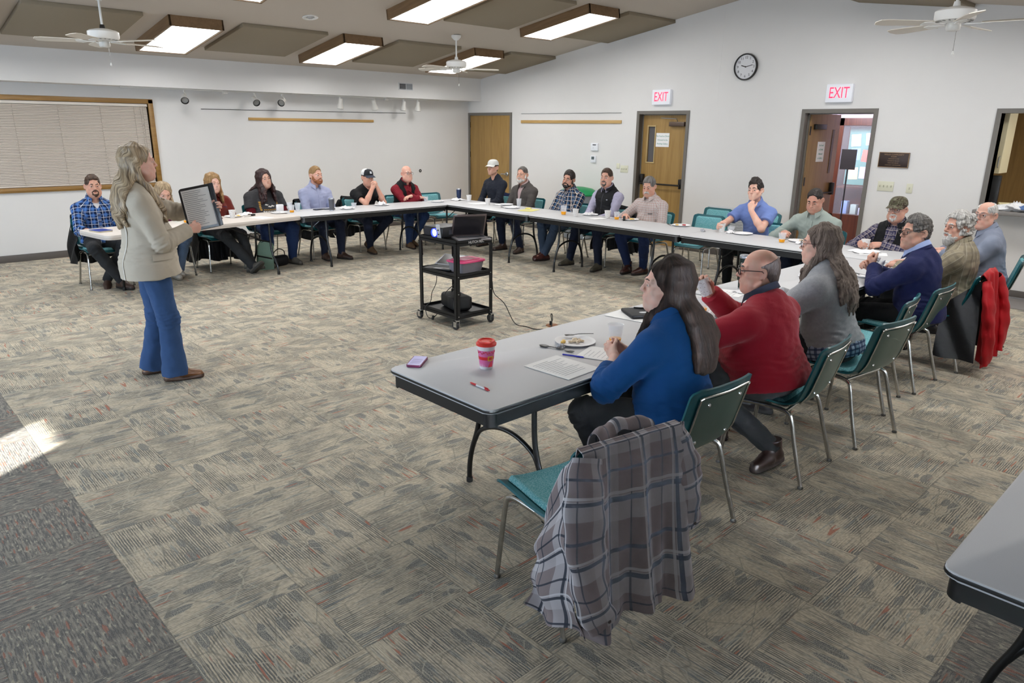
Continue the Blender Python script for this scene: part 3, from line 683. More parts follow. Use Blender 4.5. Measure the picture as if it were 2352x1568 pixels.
# ceiling fans
def fan(x, y, hz, ang, lab, blade_m):
    t = thing('ceiling_fan', lab, 'ceiling fan', (x, y, hz)); cz = ceil_z(y) - hz
    MB().lathe([(0, cz), (.075, cz), (.07, cz - .03), (.03, cz - .07), (0, cz - .07)], (0, 0, 0), 24).build('canopy', white_m, t)
    MB().tube([(0, 0, cz - .06), (0, 0, .085)], .0125, 10).build('downrod', white_m, t)
    MB().lathe([(.0, .12), (.022, .12), (.03, .075), (0, .07)], (0, 0, 0), 16).build('coupling', dark_m if x < -6 else white_m, t)
    MB().lathe([(0, .08), (.06, .078), (.135, .06), (.155, .045), (.155, -.01), (.145, -.028), (.09, -.04), (.05, -.045), (0, -.045)], (0, 0, 0), 36).build('motor_housing', white_m, t)
    w = MB()
    for k in range(18):
        a = k * PI / 9; w.box((.12 * math.cos(a), .12 * math.sin(a), -.0345), (.04, .012, .004), (0, 0, a))
    w.build('vent_slots', M('fan_slot', '#8f8f8c', .6), t)
    MB().lathe([(0, -.045), (.05, -.045), (.055, -.06), (.055, -.095), (.045, -.108), (0, -.11)], (0, 0, 0), 24).build('switch_housing', M('switch_housing', '#d4d3cf', .4), t)
    for k in range(5):
        a = math.radians(ang + 72 * k); Q = Matrix.Rotation(a, 4, 'Z') @ Matrix.Translation((0, 0, -.05)) @ Matrix.Rotation(math.radians(11), 4, 'X')
        w = MB(); pts = [(.2, -.055), (.58, -.07), (.645, -.055), (.665, 0), (.645, .055), (.58, .07), (.2, .055)]
        w.prism(pts, -.003, .003, 0, Q); bo = w.build('blade', blade_m, t)
        w = MB(); w.prism([(.08, -.018), (.16, -.014), (.21, -.045), (.27, -.03), (.27, .03), (.21, .045), (.16, .014), (.08, .018)], -.009, -.003, 0, Q); w.build('blade_arm', white_m, bo)
    ch = MB().tube([(.03, -.02, -.1), (.032, -.02, -.28)], .0022, 5).build('pull_chain', M('chain', '#6b6660', .4, .7), t)
    MB().lathe([(0, .03), (.006, .02), (.011, 0), (.006, -.008), (0, -.009)], (.032, -.02, -.29), 10).build('chain_pull', white_m, ch)
blade_a = M('fan_blade', '#d9d3c8', .45)
fan(-7.6, -2.92, 2.79, 12, 'white ceiling fan hanging near the window blind', blade_a)
fan(-2.72, -2.96, 2.8, 40, 'white ceiling fan hanging near the room corner before a light', blade_a)
fan(-2.95, -9.86, 2.82, 66, 'white ceiling fan over the open lobby door side', blade_a)

# ------------------------------------------------------------------ folding tables
gray_lam = M('grey_laminate', '#c6c7ca', .42, var=.03, vscale=400)
edge_m = M('black_table_edge', '#121314', .4)
tleg_m = M('black_tube', '#0f1011', .35, spec=.5)
white_pl = M('white_blow_plastic', '#d3ccc6', .5, bump=.05, bscale=500)
TW = .762
def wishbone(t, x, flip):
    """curved folding leg pair with an arch, near one end of a table"""
    for s in (1, -1):
        p = smooth_path([(x, s * .2, .69), (x, s * .205, .45), (x, s * .225, .33), (x, s * .27, .2), (x, s * .29, .1), (x, s * .292, 0)], 6)
        lg = MB().tube(p, .0145, 10).build('leg', tleg_m, t)
        MB().lathe([(0, 0), (.018, 0), (.018, .025), (.015, .028)], (x, s * .292, 0), 12).build('foot_cap', black_m, lg)
    MB().tube(smooth_path([(x, -.245, .26), (x, -.2, .335), (x, -.1, .385), (x, 0, .4), (x, .1, .385), (x, .2, .335), (x, .245, .26)], 5), .0125, 10).build('arch_brace', tleg_m, t)
    MB().tube([(x, -.2, .66), (x, .2, .66)], .011, 8).build('top_bar', tleg_m, t)
    MB().tube([(x, .0, .66), (x - flip * .24, 0, .685)], .008, 8).tube([(x, .2, .5), (x - flip * .2, .1, .69)], .007, 8).build('folding_stay', tleg_m, t)
def folding_table(name, L, loc, rz, lab, legs=True):
    t = thing(name, lab, 'table', loc, rz, None)
    MB().prism(rrect(L, TW, .045), .7165, .74, .005).build('table_top', gray_lam, t)
    MB().prism(rrect(L + .004, TW + .004, .046), .7225, .7335, .002).build('edge_band', edge_m, t)
    w = MB(); a, c, T = L / 2 - .014, TW / 2 - .014, .02
    w.bb((-a + .04, -c, .655), (a - .04, -c + T, .718)).bb((-a + .04, c - T, .655), (a - .04, c, .718)).bb((-a, -c + .04, .655), (-a + T, c - .04, .718)).bb((a - T, -c + .04, .655), (a, c - .04, .718))
    for sx in (1, -1):
        for sy in (1, -1):
            pts = [(sx * (a - .045 + .045 * math.cos(q)), sy * (c - .045 + .045 * math.sin(q))) for q in [i * PI / 12 for i in range(7)]]
            pin = [(sx * (a - .045 + .025 * math.cos(q)), sy * (c - .045 + .025 * math.sin(q))) for q in [i * PI / 12 for i in range(7)]]
            w.prism(pts + pin[::-1], .648, .718)
    w.build('apron', edge_m, t)
    wishbone(t, -L / 2 + .45, -1); wishbone(t, L / 2 - .45, 1)
    return t
HP = PI / 2
folding_table('folding_table', 2.46, (-4.365, -2.85, 0), 0, 'grey folding table along the soffit wall, before man in black cap')
folding_table('folding_table', 2.46, (-2.735, -3.725, 0), HP, 'grey folding table filling the corner, yellow pad at its end')
folding_table('folding_table', 2.46, (-2.735, -6.19, 0), HP, 'grey folding table before the man in black vest and the moustached man')
folding_table('folding_table', 2.46, (-2.735, -8.655, 0), HP, 'grey folding table before the young man in blue polo shirt')
folding_table('folding_table', 2.62, (-6.945, -9.597, 0), 0, 'grey folding table in front of the woman in blue blazer, pink cup on it')
folding_table('folding_table', 2.46, (-4.375, -9.597, 0), 0, 'grey folding table in front of the man in navy blazer')
folding_table('folding_table', 2.44, (-6.86, -12.03, 0), 0, 'empty grey folding table corner beside the camera, bare top')
# white plastic table, slightly turned
WT = (-6.855, -3.055, 0); WR = math.radians(9.4)
t = thing('plastic_table', 'white plastic folding table behind the presenter', 'table', WT, WR)
MB().prism(rrect(2.5, .72, .07), .692, .742, .008).build('table_top', white_pl, t)
MB().prism(rrect(2.505, .725, .072), .712, .716).build('edge_groove', M('groove', '#bdb4ad', .6), t)
for sx in (-1, 1):
    for sy in (-1, 1):
        lg = MB().tube(smooth_path([(sx * .86, sy * .16, .69), (sx * .86, sy * .165, .4), (sx * .865, sy * .19, .25), (sx * .87, sy * .26, .12), (sx * .872, sy * .275, 0)], 5), .0135, 10).build('leg', tleg_m, t)
        MB().lathe([(0, 0), (.019, 0), (.019, .04), (.014, .044)], (sx * .872, sy * .275, 0), 12).build('foot_cap', black_m, lg)
    for zb_ in (.42, .2): MB().tube([(sx * .86, -.165, zb_), (sx * .86, .165, zb_)], .01, 8).build('cross_bar', tleg_m, t)
    MB().tube([(sx * .86, 0, .42), (sx * .3, 0, .68)], .009, 8).lathe([(0, -.03), (.016, -.03), (.016, .03), (0, .03)], (sx * .6, 0, .54), 10, (0, -sx * 1.13, 0)).build('folding_stay', tleg_m, t)

# ------------------------------------------------------------------ stacking chairs
teal_m = M('teal_plastic', '#125a63', .3, spec=.5)
m, t, b = newmat('teal_weave'); o = t.obj()
wv = t.voro(t.comb(t.math('MULTIPLY', t.sep(o)[0], 1.0), t.math('MULTIPLY', t.sep(o)[1], 1.6), t.sep(o)[2]), 150)
t.put(b.inputs['Base Color'], t.mix(t.ramp(wv, .1, .7), lin('#9ccbd1'), lin('#62a5ad'))); b.inputs['Roughness'].default_value = .9; b.inputs['Specular IOR Level'].default_value = .15
t.put(b.inputs['Normal'], t.bump(wv, .4, .003)); pad_m = m
cover_m = M('grey_green_back', '#49665f', .3, var=.08, vscale=5)
leg_chrome = M('worn_chrome', '#b2b1ad', .22, 1.0, var=.12, vscale=30)
prof = smooth_path([(.235, .425), (.22, .447), (.12, .446), (-.02, .436), (-.12, .438), (-.185, .47), (-.222, .53), (-.25, .62), (-.275, .71), (-.3, .805)], 5)
plen = [0.0]
for a, b2 in zip(prof, prof[1:]): plen.append(plen[-1] + (Vector(b2) - Vector(a)).length)
def prof_at(s):
    s *= plen[-1]
    for i in range(len(plen) - 1):
        if plen[i + 1] >= s or i == len(plen) - 2:
            f = min(max((s - plen[i]) / (plen[i + 1] - plen[i]), 0), 1); a, c = prof[i], prof[i + 1]
            return a[0] + (c[0] - a[0]) * f, a[1] + (c[1] - a[1]) * f, Vector((c[0] - a[0], c[1] - a[1])).normalized()
def chair_pt(x, s, off=0.0):
    """x across, s along the seat-to-back profile, off above the shell surface"""
    y, z, tg = prof_at(s); n = Vector((tg.y, -tg.x))
    if n.x * .5 + n.y < 0: n = -n
    d = .028 * min(abs(x) / .23, 1.2) ** 3
    return (x, y + n.x * (off + d), z + n.y * (off + d))
def half_w(s):
    w = .232 - .012 * math.sin(PI * min(max((s - .35) / .3, 0), 1))
    for e in (s, 1 - s):
        r = .055
        if e < r: w -= .05 * (1 - math.sqrt(max(0, 1 - (1 - e / r) ** 2)))
    return w
def shell_fn(off, s0, s1, k): return lambda u, v: chair_pt((v - .5) * 2 * half_w(s0 + (s1 - s0) * u) * k, s0 + (s1 - s0) * u, off)
def pad_fn(s0, s1, wd, th):
    def f(u, v):
        s = s0 + (s1 - s0) * u; x = (v - .5) * 2; e = min(u, 1 - u) / .07; ww = wd - (.03 * (1 - math.sqrt(max(0, 1 - (1 - e) ** 2))) if e < 1 else 0)
        ed = min(1, min(u, 1 - u) / .04, (1 - abs(x)) / .05); return chair_pt(x * ww, s, .003 + th * math.sqrt(max(ed, 0)) if ed < 1 else .003 + th)
    return f
def make_chair():
    t = thing('stacking_chair', 'x', 'chair')
    MB().sheet(shell_fn(0, 0, 1, 1), 44, 14, .011).build('shell', teal_m, t, 60)
    MB().sheet(pad_fn(.045, .43, .198, .02), 26, 26, .004).build('seat_pad', pad_m, t, 70)
    MB().sheet(pad_fn(.56, .965, .19, .014), 24, 24, .003).build('back_pad', pad_m, t, 70)
    MB().sheet(shell_fn(-.0125, .57, .94, .78), 16, 10, .004).build('back_cover', cover_m, t, 60)
    p = []
    for k in range(5): p.append(chair_pt(-.185, .55 + .38 * k / 4, -.019))
    p += [chair_pt(-.17, .955, -.019), chair_pt(0, .957, -.019), chair_pt(.17, .955, -.019)] + [chair_pt(.185, .93 - .38 * k / 4, -.019) for k in range(5)]
    MB().tube(smooth_path(p, 4), .0055, 8).build('back_rod', leg_chrome, t)
    w = MB()
    for x in (-.12, .12):
        for s in (.64, .9): w.lathe([(0, .004), (.007, .003), (.009, 0)], chair_pt(x, s, -.018), 10, (1.35, 0, 0))
    w.build('rivets', chrome_m, t)
    for sx in (-1, 1):
        for nm, pts in (('leg', [(sx * .19, .0, .412), (sx * .2, .12, .412), (sx * .206, .165, .402), (sx * .212, .19, .37), (sx * .222, .205, .22), (sx * .235, .222, .012)]), ('leg', [(sx * .19, -.0, .412), (sx * .196, -.09, .412), (sx * .205, -.135, .402), (sx * .212, -.16, .37), (sx * .222, -.2, .22), (sx * .235, -.262, .012)])):
            lg = MB().tube(smooth_path(pts, 6), .0125, 10, sq=((1, 0, 0), .8)).build(nm, leg_chrome, t)
            MB().lathe([(0, 0), (.015, 0), (.016, .008), (.008, .02), (0, .02)], (pts[-1][0], pts[-1][1], 0), 12).build('glide', M('glide', '#55534f', .5), lg)
    for yb_ in (.15, -.12): MB().tube([(-.2, yb_, .408), (.2, yb_, .408)], .009, 8).build('seat_brace', leg_chrome, t)
    return t
chair0 = None; CHAIRS = 0
def chair(x, y, deg, lab, grp='teal stacking chairs'):
    global chair0, CHAIRS
    if chair0 is None: chair0 = make_chair(); o = chair0; o.location = (x, y, 0); o.rotation_euler = (0, 0, math.radians(deg)); o['label'] = lab; o['group'] = grp
    else: o = dup(chair0, (x, y, 0), math.radians(deg), lab, grp)
    return o
chair(-8.1, -10.33, -10.6, 'teal chair with a plaid shirt jacket draped over its back')
chair(-7.32, -10.25, -3, 'teal chair under the woman in blue blazer')
chair(-6.305, -10.31, 5.4, 'teal chair under the bald man in red sweater')
chair(-5.5, -10.36, -8, 'teal chair under the woman in grey sweater, back turned to camera')
chair(-4.86, -10.2, 8, 'empty teal chair between grey sweater woman and navy blazer man')
chair(-4.2, -10.22, 0, 'teal chair under the man in navy blazer')
chair(-3.42, -10.26, 4, 'teal chair holding white-curled man, red jacket on its back')
chair(-2.3, -10.28, 12, 'teal chair under the grey-haired man by the serving hatch')
chair(-1.84, -6.87, 92, 'empty teal chair pulled up at the table beside moustached man')
chair(-.95, -6.45, 88, 'empty teal chair against the door wall beside panic-bar door')
chair(-.95, -7.2, 90, 'empty teal chair against the door wall behind the blue polo man')
chair(-2.55, -2.22, 178, 'empty teal chair at the corner next to red-shirted bald man')

# ------------------------------------------------------------------ av cart with projector and laptops
CX, CY = -5.67, -6.55
cart_m = M('black_cart_steel', '#17181a', .42, .2)
ct = thing('av_cart', 'black steel three shelf AV cart standing in the room centre', 'cart', (CX, CY, 0))
hx, hy = .225, .292
CT, CM_, CB = .865, .545, .155
def shelf(z, nm):
    w = MB(); w.bb((-hx, -hy, z - .03), (hx, hy, z - .025))
    if nm == 'bottom_shelf' or nm == 'middle_shelf' or nm == 'top_shelf':
        for a, c in (((-hx, -hy, z - .055), (hx, -hy + .004, z)), ((-hx, hy - .004, z - .055), (hx, hy, z)), ((-hx, -hy, z - .055), (-hx + .004, hy, z)), ((hx - .004, -hy, z - .055), (hx, hy, z))): w.bb(a, c)
    w.build(nm, cart_m, ct, 0)
for z, n in ((CT, 'top_shelf'), (CM_, 'middle_shelf'), (CB, 'bottom_shelf')): shelf(z, n)
for sx in (-1, 1):
    for sy in (-1, 1):
        w = MB(); x, y = sx * hx, sy * hy
        w.bb((x - sx * .0, y - sy * .038, .1), (x + sx * .004, y + sy * .004, CT - .055)).bb((x - sx * .038, y, .1), (x + sx * .004, y + sy * .004, CT - .055)); po = w.build('post', cart_m, ct, 0)
        w = MB()
        for z in (CM_ - .028, CB - .028, .35): w.lathe([(0, .003), (.005, .002), (.006, 0)], (x - sx * .02, y + sy * .0045, z), 8, (-sy * HP, 0, 0))
        w.build('bolts', chrome_m, po)
        ca = MB().lathe([(0, .1), (.022, .1), (.022, .092), (0, .092)], (x, y, 0), 14).bb((x - .022, y - .012, .03), (x - .017, y + .03, .095)).bb((x + .017, y - .012, .03), (x + .022, y + .03, .095)).bb((x - .022, y - .014, .085), (x + .022, y + .03, .094)).build('caster_fork', chrome_m, ct)
        MB().lathe([(0, -.014), (.012, -.014), (.03, -.013), (.04, -.012), (.042, 0), (.04, .012), (.03, .013), (.012, .014), (0, .014)], (x, y + .02, .042), 28, (0, HP, 0)).build('caster_wheel', M('grey_rubber', '#2f3033', .6), ca)
text('stencil', 'HUTCH REC', .036, M('white_stencil', '#d8d8d8', .7), ct, Matrix.Translation((-hx - .001 + .25, -hy - .001, CT - .028)) @ Matrix.Rotation(HP, 4, 'X'), .0003)
PR = (CX - .05, CY + .11, CT - .025)
pj = thing('projector', 'black projector with glowing blue lens on the cart top', 'projector', PR, math.radians(8))
MB().bb((-.15, -.12, .02), (.15, .14, .115), .01).build('housing', M('projector_black', '#141519', .4), pj)
MB().bb((-.145, -.115, .1155), (.145, .135, .118), .002).build('top_cover', M('projector_top', '#2c2d31', .45), pj)
MB().lathe([(.03, 0), (.042, 0), (.044, .02), (.036, .022), (.032, .01)], (-.155, -.03, .066), 24, (0, -HP, 0)).build('lens_ring', M('lens_ring', '#26307c', .3, emit='#1a2cff', estr=.8), pj)
MB().lathe([(0, .012), (.02, .01), (.034, .004)], (-.155, -.03, .066), 24, (0, -HP, 0)).build('lens', M('lens_glow', '#dff2ff', .1, emit='#bfe4ff', estr=6), pj)
w = MB()
for i in range(9): w.bb((-.151, .05 + .009 * i, .035), (-.149, .054 + .009 * i, .1))
for i in range(2): w.bb((-.06 + i * .08, -.1215, .045), (0 + i * .08, -.1195, .09))
w.build('vents', M('vent_dark', '#3a3b45', .5), pj)
for x in (-.12, .12): MB().lathe([(0, 0), (.012, 0), (.012, .02), (0, .02)], (x, -.09, 0), 10).build('foot', black_m, pj)
MB().tube(smooth_path([(.15, .02, .06), (.2, .0, .1), (.21, -.06, .15), (.16, -.12, .16), (.15, -.16, .08), (.18, -.2, .03)], 6), .005, 6).build('video_cable', black_m, pj)
rm = tag(MB().box((0, 0, .075), (.042, .013, .16), None, .008).box((0, -.007, .135), (.02, .003, .03), None, .002).build('remote_control', M('white_remote', '#cfd2da', .35), loc=(CX - .195, CY - .0, CT - .03)), 'white remote leaning upright against the projector lens side', 'remote control')
rm.rotation_euler = (-.0, -.12, math.radians(-60))
for z, wd in ((.06, .014), (.1, .018)): MB().box((0, -.0072, z), (wd, .001, .012)).build('buttons', ink_m, rm)
def laptop(loc, rz, lab, base_c, lid_ang, screen_c, W=.32, D=.23, lidc='#6a5f60', logo=False):
    t = thing('laptop', lab, 'laptop', loc, rz)
    MB().box((0, 0, .01), (W, D, .018), None, .004).build('base', M('laptop_' + base_c, base_c, .35, .3), t)
    w = MB()
    for r in range(5):
        for c in range(13): w.box((-.13 + c * .0216, .075 - r * .02, .0198), (.018, .016, .0016), None, .0)
    w.build('keyboard', M('laptop_keys', '#35373c', .5), t)
    MB().box((0, -.075, .0195), (.09, .055, .001)).build('touchpad', M('touchpad_' + base_c, '#8f9097', .35), t)
    a = math.radians(lid_ang); Q = Matrix.Translation((0, D / 2 - .005, .018)) @ Matrix.Rotation(a - PI, 4, 'X')
    w = MB(); w.box((0, -D / 2, .0), (W, D, .008), None, .003); bmesh.ops.transform(w.bm, matrix=Q, verts=w.bm.verts); l = w.build('lid', M('lid_' + lidc, lidc, .35, .4), t)
    w = MB(); w.box((0, -D / 2, -.0045 if True else 0), (W - .03, D - .035, .001)); bmesh.ops.transform(w.bm, matrix=Q, verts=w.bm.verts); w.build('screen', M('screen_' + screen_c, screen_c, .2), l)
    if logo:
        w = MB(); w.prism([(-.02, -.018), (0, .02), (.02, -.018), (0, -.006)], 0, .0008); bmesh.ops.transform(w.bm, matrix=Q @ Matrix.Translation((0, -D / 2, .0041)), verts=w.bm.verts); w.build('emblem', M('emblem_dark', '#4a4c52', .3), l)
    return t
laptop((CX + .07, CY - .16, CT - .024), math.radians(-22), 'open laptop with dark screen on the cart top edge', '#8a8688', 112, '#26242a', .34, .235)
laptop((CX - .06, CY + .14, CM_ - .024), math.radians(-70), 'grey laptop with lid ajar on the middle cart shelf', '#2a2b30', 20, '#202126', .32, .22, '#8b8f9a', True)
bx = thing('storage_box', 'clear plastic storage box with bright pink lid on the cart', 'storage box', (CX + .05, CY - .1, CM_ - .024), math.radians(2))
clear_pl = M('clear_plastic', '#eef0f8', .12, trans=.85, ior=1.2)
w = MB(); ra, rb = rrect(.27, .19, .03), rrect(.31, .225, .03)
def boxf(u, v):
    i = int(round(u * (len(ra)))) % len(ra); a, c = ra[i], rb[i]; return (a[0] + (c[0] - a[0]) * v, a[1] + (c[1] - a[1]) * v, .004 + .1 * v)
w.sheet(boxf, len(ra), 6, .002).prism(ra, .002, .005); w.build('tub', M('frosted_tub', '#d6d3de', .3, trans=.55, ior=1.15), bx)
w = MB(); w.prism(rrect(.335, .245, .035), .1, .118, .006).prism(rrect(.25, .165, .02), .117, .124, .003); w.build('lid', M('pink_lid', '#f0588f', .35), bx)
for k, (p, d, c) in enumerate((((-.06, -.03, .03), (.07, .05, .03), '#c9b0a8'), ((.05, .02, .03), (.08, .07, .03), '#8a8fb5'), ((.07, -.05, .025), (.04, .03, .02), '#eeeeee'), ((-.02, .05, .03), (.1, .04, .04), '#b0a9c0'))): tag(MB().box(p, d, (0, 0, k), .006).build('packet', M('packet_%d' % k, c, .6), loc=bx.location), ('tan', 'lilac', 'small white', 'mauve')[k] + ' packet inside the pink lidded storage box', 'packet')
bg = thing('equipment_bag', 'black padded equipment bag on the bottom cart shelf', 'bag', (CX + .0, CY - .0, CB - .024), math.radians(75))
MB().box((0, 0, .075), (.36, .2, .148), None, .04, 4).build('bag_body', M('black_nylon', '#0c0d0f', .6, bump=.2, bscale=300), bg)
MB().box((-.09, .0, .08), (.15, .212, .12), None, .015).build('flap_pocket', M('black_nylon2', '#131417', .6), bg)
MB().tube(smooth_path([(-.1, .0, .145), (-.09, .0, .18), (0, .0, .19), (.09, .0, .18), (.1, .0, .145)], 5), .008, 8).build('handle', black_m, bg)
cord = M('black_cord', '#141414', .5)
tag(MB().tube(smooth_path([(CX + hx + .005, CY - hy + .0, .42), (CX + hx + .015, CY - hy - .02, .3), (CX + .3, CY - .4, .2), (CX + .33, CY - .52, .02), (CX + .36, CY - .66, .006), (CX + .37, CY - .8, .006), (CX + .5, CY - .86, .02), (CX + .62, CY - .74, .1), (CX + .66, CY - .72, .085), (CX + .6, CY - .78, .05), (-5.078, -7.318, .035)], 8), .0045, 6).tube([(-5.078, -7.318, .006), (-5.078, -7.318, .045)], .014, 8).build('power_cord', cord), 'black power cord looping from cart to floor outlet', 'cord')
fo = thing('floor_outlet', 'brass floor outlet plate with black plug', 'outlet', (-5.07, -7.33, 0)); MB().lathe([(0, .006), (.06, .006), (.066, 0)], (0, 0, 0), 24).build('cover_plate', M('brass', '#8a5a35', .4, .6), fo)
tag(MB().tube(smooth_path([(CX - .16, CY + .1, CM_ - .03), (CX - .17, CY + .1, .4), (CX - .21, CY + .12, .3), (CX - .2, CY + .16, .2), (CX - .235, CY + .2, .14), (CX - .24, CY + .16, .05), (CX - .2, CY + .12, .04), (CX - .16, CY + .08, .1)], 7), .004, 6).tube([(CX - .205, CY + .125, .02), (CX - .2, CY + .12, .06)], .013, 8).build('power_cord', cord), 'black cord with plug dangling below the cart bottom shelf', 'cord')
tag(MB().tube(smooth_path([(CX - .06, CY - .1, CM_ - .03), (CX - .08, CY - .09, .42), (CX - .13, CY - .02, .33), (CX - .1, CY + .05, .28)], 7), .004, 6).build('cable', cord), 'thin black cable hanging behind the black equipment bag', 'cable')
# recycling bin behind the second row
rb_ = thing('recycling_bin', 'grey bin with green domed lid behind grey blazer man', 'bin', (-.36, -3.45, 0))
MB().lathe([(.2, 0), (.23, .02), (.3, .74), (.31, .78), (.29, .78), (.22, .04), (0, .03)], (0, 0, 0), 32, None, .95, 1.25).build('bin_body', M('bin_grey', '#8a9198', .5), rb_)
MB().lathe([(.32, .77), (.325, .79), (.31, .82), (.22, .88), (.1, .905), (0, .91)], (0, 0, 0), 32, None, .95, 1.25).build('bin_lid', M('bin_green', '#12884f', .4), rb_)
# ------------------------------------------------------------------ soft bodies: blended shapes turned into one skin
def nv(a): return np.array(a, float)
def unit(a): a = nv(a); return a / (np.linalg.norm(a) + 1e-12)
class Fld:
    """a field of blended rounded shapes; mesh() gives its zero surface"""
    def __init__(s): s.p = []
    def cone(s, a, b, ra, rb, k=.02, id=0, sq=None, op='u', pf=None, flat=None):
        a, b = nv(a), nv(b); f = 1.0
        if sq is not None: sq = (unit(sq[0]), sq[1]); f = max(1, sq[1])
        r = max(ra, rb) * f
        s.p.append(dict(t='c', a=a, b=b, ra=ra, rb=rb, k=k, id=id, sq=sq, op=op, pf=pf, flat=flat, lo=np.minimum(a, b) - r, hi=np.maximum(a, b) + r)); return s
    def chain(s, pts, rs, **kw):
        for i in range(len(pts) - 1): s.cone(pts[i], pts[i + 1], rs[i], rs[i + 1], **kw)
        return s
    def ell(s, c, r, R=None, k=.02, id=0, op='u', pf=None):
        c, r = nv(c), nv(r); m = r.max() if R is not None else r
        s.p.append(dict(t='e', c=c, r=r, R=None if R is None else nv(R), k=k, id=id, op=op, pf=pf, lo=c - m, hi=c + m)); return s
    def box(s, c, h, R=None, rnd=.01, k=.01, id=0, op='u', pf=None):
        c, h = nv(c), nv(h); m = np.linalg.norm(h) + rnd
        s.p.append(dict(t='b', c=c, r=h, R=np.eye(3) if R is None else nv(R), rnd=rnd, k=k, id=id, op=op, pf=pf, lo=c - m, hi=c + m)); return s
    def cut(s, c, n, lo=None, hi=None, k=.0):
        """throw away what lies beyond the plane (inside an optional box)"""
        s.p.append(dict(t='p', c=nv(c), n=unit(n), op='x', k=k, id=-1, pf=None, lo=nv(lo) if lo is not None else None, hi=nv(hi) if hi is not None else None)); return s
    @staticmethod
    def dist(q, P):
        x, y, z = P
        if q['t'] == 'p': return (x - q['c'][0]) * q['n'][0] + (y - q['c'][1]) * q['n'][1] + (z - q['c'][2]) * q['n'][2]
        if q['t'] == 'e':
            X, Y, Z = x - q['c'][0], y - q['c'][1], z - q['c'][2]
            if q['R'] is not None:
                R = q['R']; X, Y, Z = R[0, 0] * X + R[1, 0] * Y + R[2, 0] * Z, R[0, 1] * X + R[1, 1] * Y + R[2, 1] * Z, R[0, 2] * X + R[1, 2] * Y + R[2, 2] * Z
            r = q['r']; A, B, C = X / r[0], Y / r[1], Z / r[2]
            k0 = np.sqrt(A * A + B * B + C * C); k1 = np.sqrt((A / r[0]) ** 2 + (B / r[1]) ** 2 + (C / r[2]) ** 2) + 1e-9
            return k0 * (k0 - 1) / k1
        if q['t'] == 'b':
            R = q['R']; X, Y, Z = x - q['c'][0], y - q['c'][1], z - q['c'][2]
            X, Y, Z = R[0, 0] * X + R[1, 0] * Y + R[2, 0] * Z, R[0, 1] * X + R[1, 1] * Y + R[2, 1] * Z, R[0, 2] * X + R[1, 2] * Y + R[2, 2] * Z
            X, Y, Z = np.abs(X) - q['r'][0], np.abs(Y) - q['r'][1], np.abs(Z) - q['r'][2]
            o = np.sqrt(np.maximum(X, 0) ** 2 + np.maximum(Y, 0) ** 2 + np.maximum(Z, 0) ** 2)
            return o + np.minimum(np.maximum(X, np.maximum(Y, Z)), 0) - q['rnd']
        a, b = q['a'], q['b']; X, Y, Z = x - a[0], y - a[1], z - a[2]; ba = b - a; sc = 1.0
        if q['sq'] is not None:
            d, f = q['sq']; w = X * d[0] + Y * d[1] + Z * d[2]; g = 1 / f - 1
            X, Y, Z = X + d[0] * w * g, Y + d[1] * w * g, Z + d[2] * w * g; ba = ba + d * (ba @ d) * g; sc = 1.0 if f >= 1 else f
        L2 = ba @ ba + 1e-12; t = np.clip((X * ba[0] + Y * ba[1] + Z * ba[2]) / L2, 0, 1)
        r = np.sqrt((X - t * ba[0]) ** 2 + (Y - t * ba[1]) ** 2 + (Z - t * ba[2]) ** 2) - (q['ra'] + (q['rb'] - q['ra']) * t)
        r = r * sc
        if q['flat'] is not None:
            u = ba / math.sqrt(L2); e = X * u[0] + Y * u[1] + Z * u[2]
            if 'b' in q['flat']: r = np.maximum(r, e - math.sqrt(L2))
            if 'a' in q['flat']: r = np.maximum(r, -e)
        return r
    def field(s, h, cullz=None):
        us = [q for q in s.p if q['op'] == 'u']
        lo = np.min([q['lo'] for q in us], 0) - 3 * h - .012; hi = np.max([q['hi'] for q in us], 0) + 3 * h + .012
        ax = [np.arange(lo[i], hi[i] + h, h, dtype=np.float32) for i in range(3)]
        n = [len(a) for a in ax]; F = np.full(n, 1.0, np.float32); I = np.zeros(n, np.int8)
        for q in s.p:
            m = max(q['k'], 0) + 3 * h
            if q['lo'] is None: sl = [slice(0, n[i]) for i in range(3)]
            else: sl = [slice(max(0, int((q['lo'][i] - m - lo[i]) / h)), max(0, min(n[i], int((q['hi'][i] + m - lo[i]) / h) + 2))) for i in range(3)]
            if any(v.stop <= v.start for v in sl): continue
            P = (ax[0][sl[0]][:, None, None], ax[1][sl[1]][None, :, None], ax[2][sl[2]][None, None, :])
            d = s.dist(q, P); f = F[sl[0], sl[1], sl[2]]; k = q['k']
            if q['op'] == 'u':
                if q['id'] >= 0: I[sl[0], sl[1], sl[2]] = np.where(d < f - (.0012 if q['id'] else 0), q['id'], I[sl[0], sl[1], sl[2]])
                g = np.minimum(f, d)
                if k > 0: hh = np.maximum(k - np.abs(f - d), 0) / k; g = g - hh * hh * k * .25
            elif q['op'] == 's':
                g = np.maximum(f, -d)
                if k > 0: hh = np.maximum(k - np.abs(f + d), 0) / k; g = g + hh * hh * k * .25
            else: g = np.maximum(f, d)
            F[sl[0], sl[1], sl[2]] = g
        return F, I, lo, h
    def surf(s, h):
        F, I, lo, h = s.field(h)
        S = F < 0; a = np.zeros([d - 1 for d in F.shape], np.uint8); nx, ny, nz = F.shape
        for dx in (0, 1):
            for dy in (0, 1):
                for dz in (0, 1): a += S[dx:nx - 1 + dx, dy:ny - 1 + dy, dz:nz - 1 + dz]
        C = np.argwhere((a > 0) & (a < 8)); i, j, k = C.T
        vals = np.empty((len(C), 8), np.float32); off = [(x, y, z) for x in (0, 1) for y in (0, 1) for z in (0, 1)]
        for c, (x, y, z) in enumerate(off): vals[:, c] = F[i + x, j + y, k + z]
        acc = np.zeros((len(C), 3), np.float32); cnt = np.zeros(len(C), np.float32)
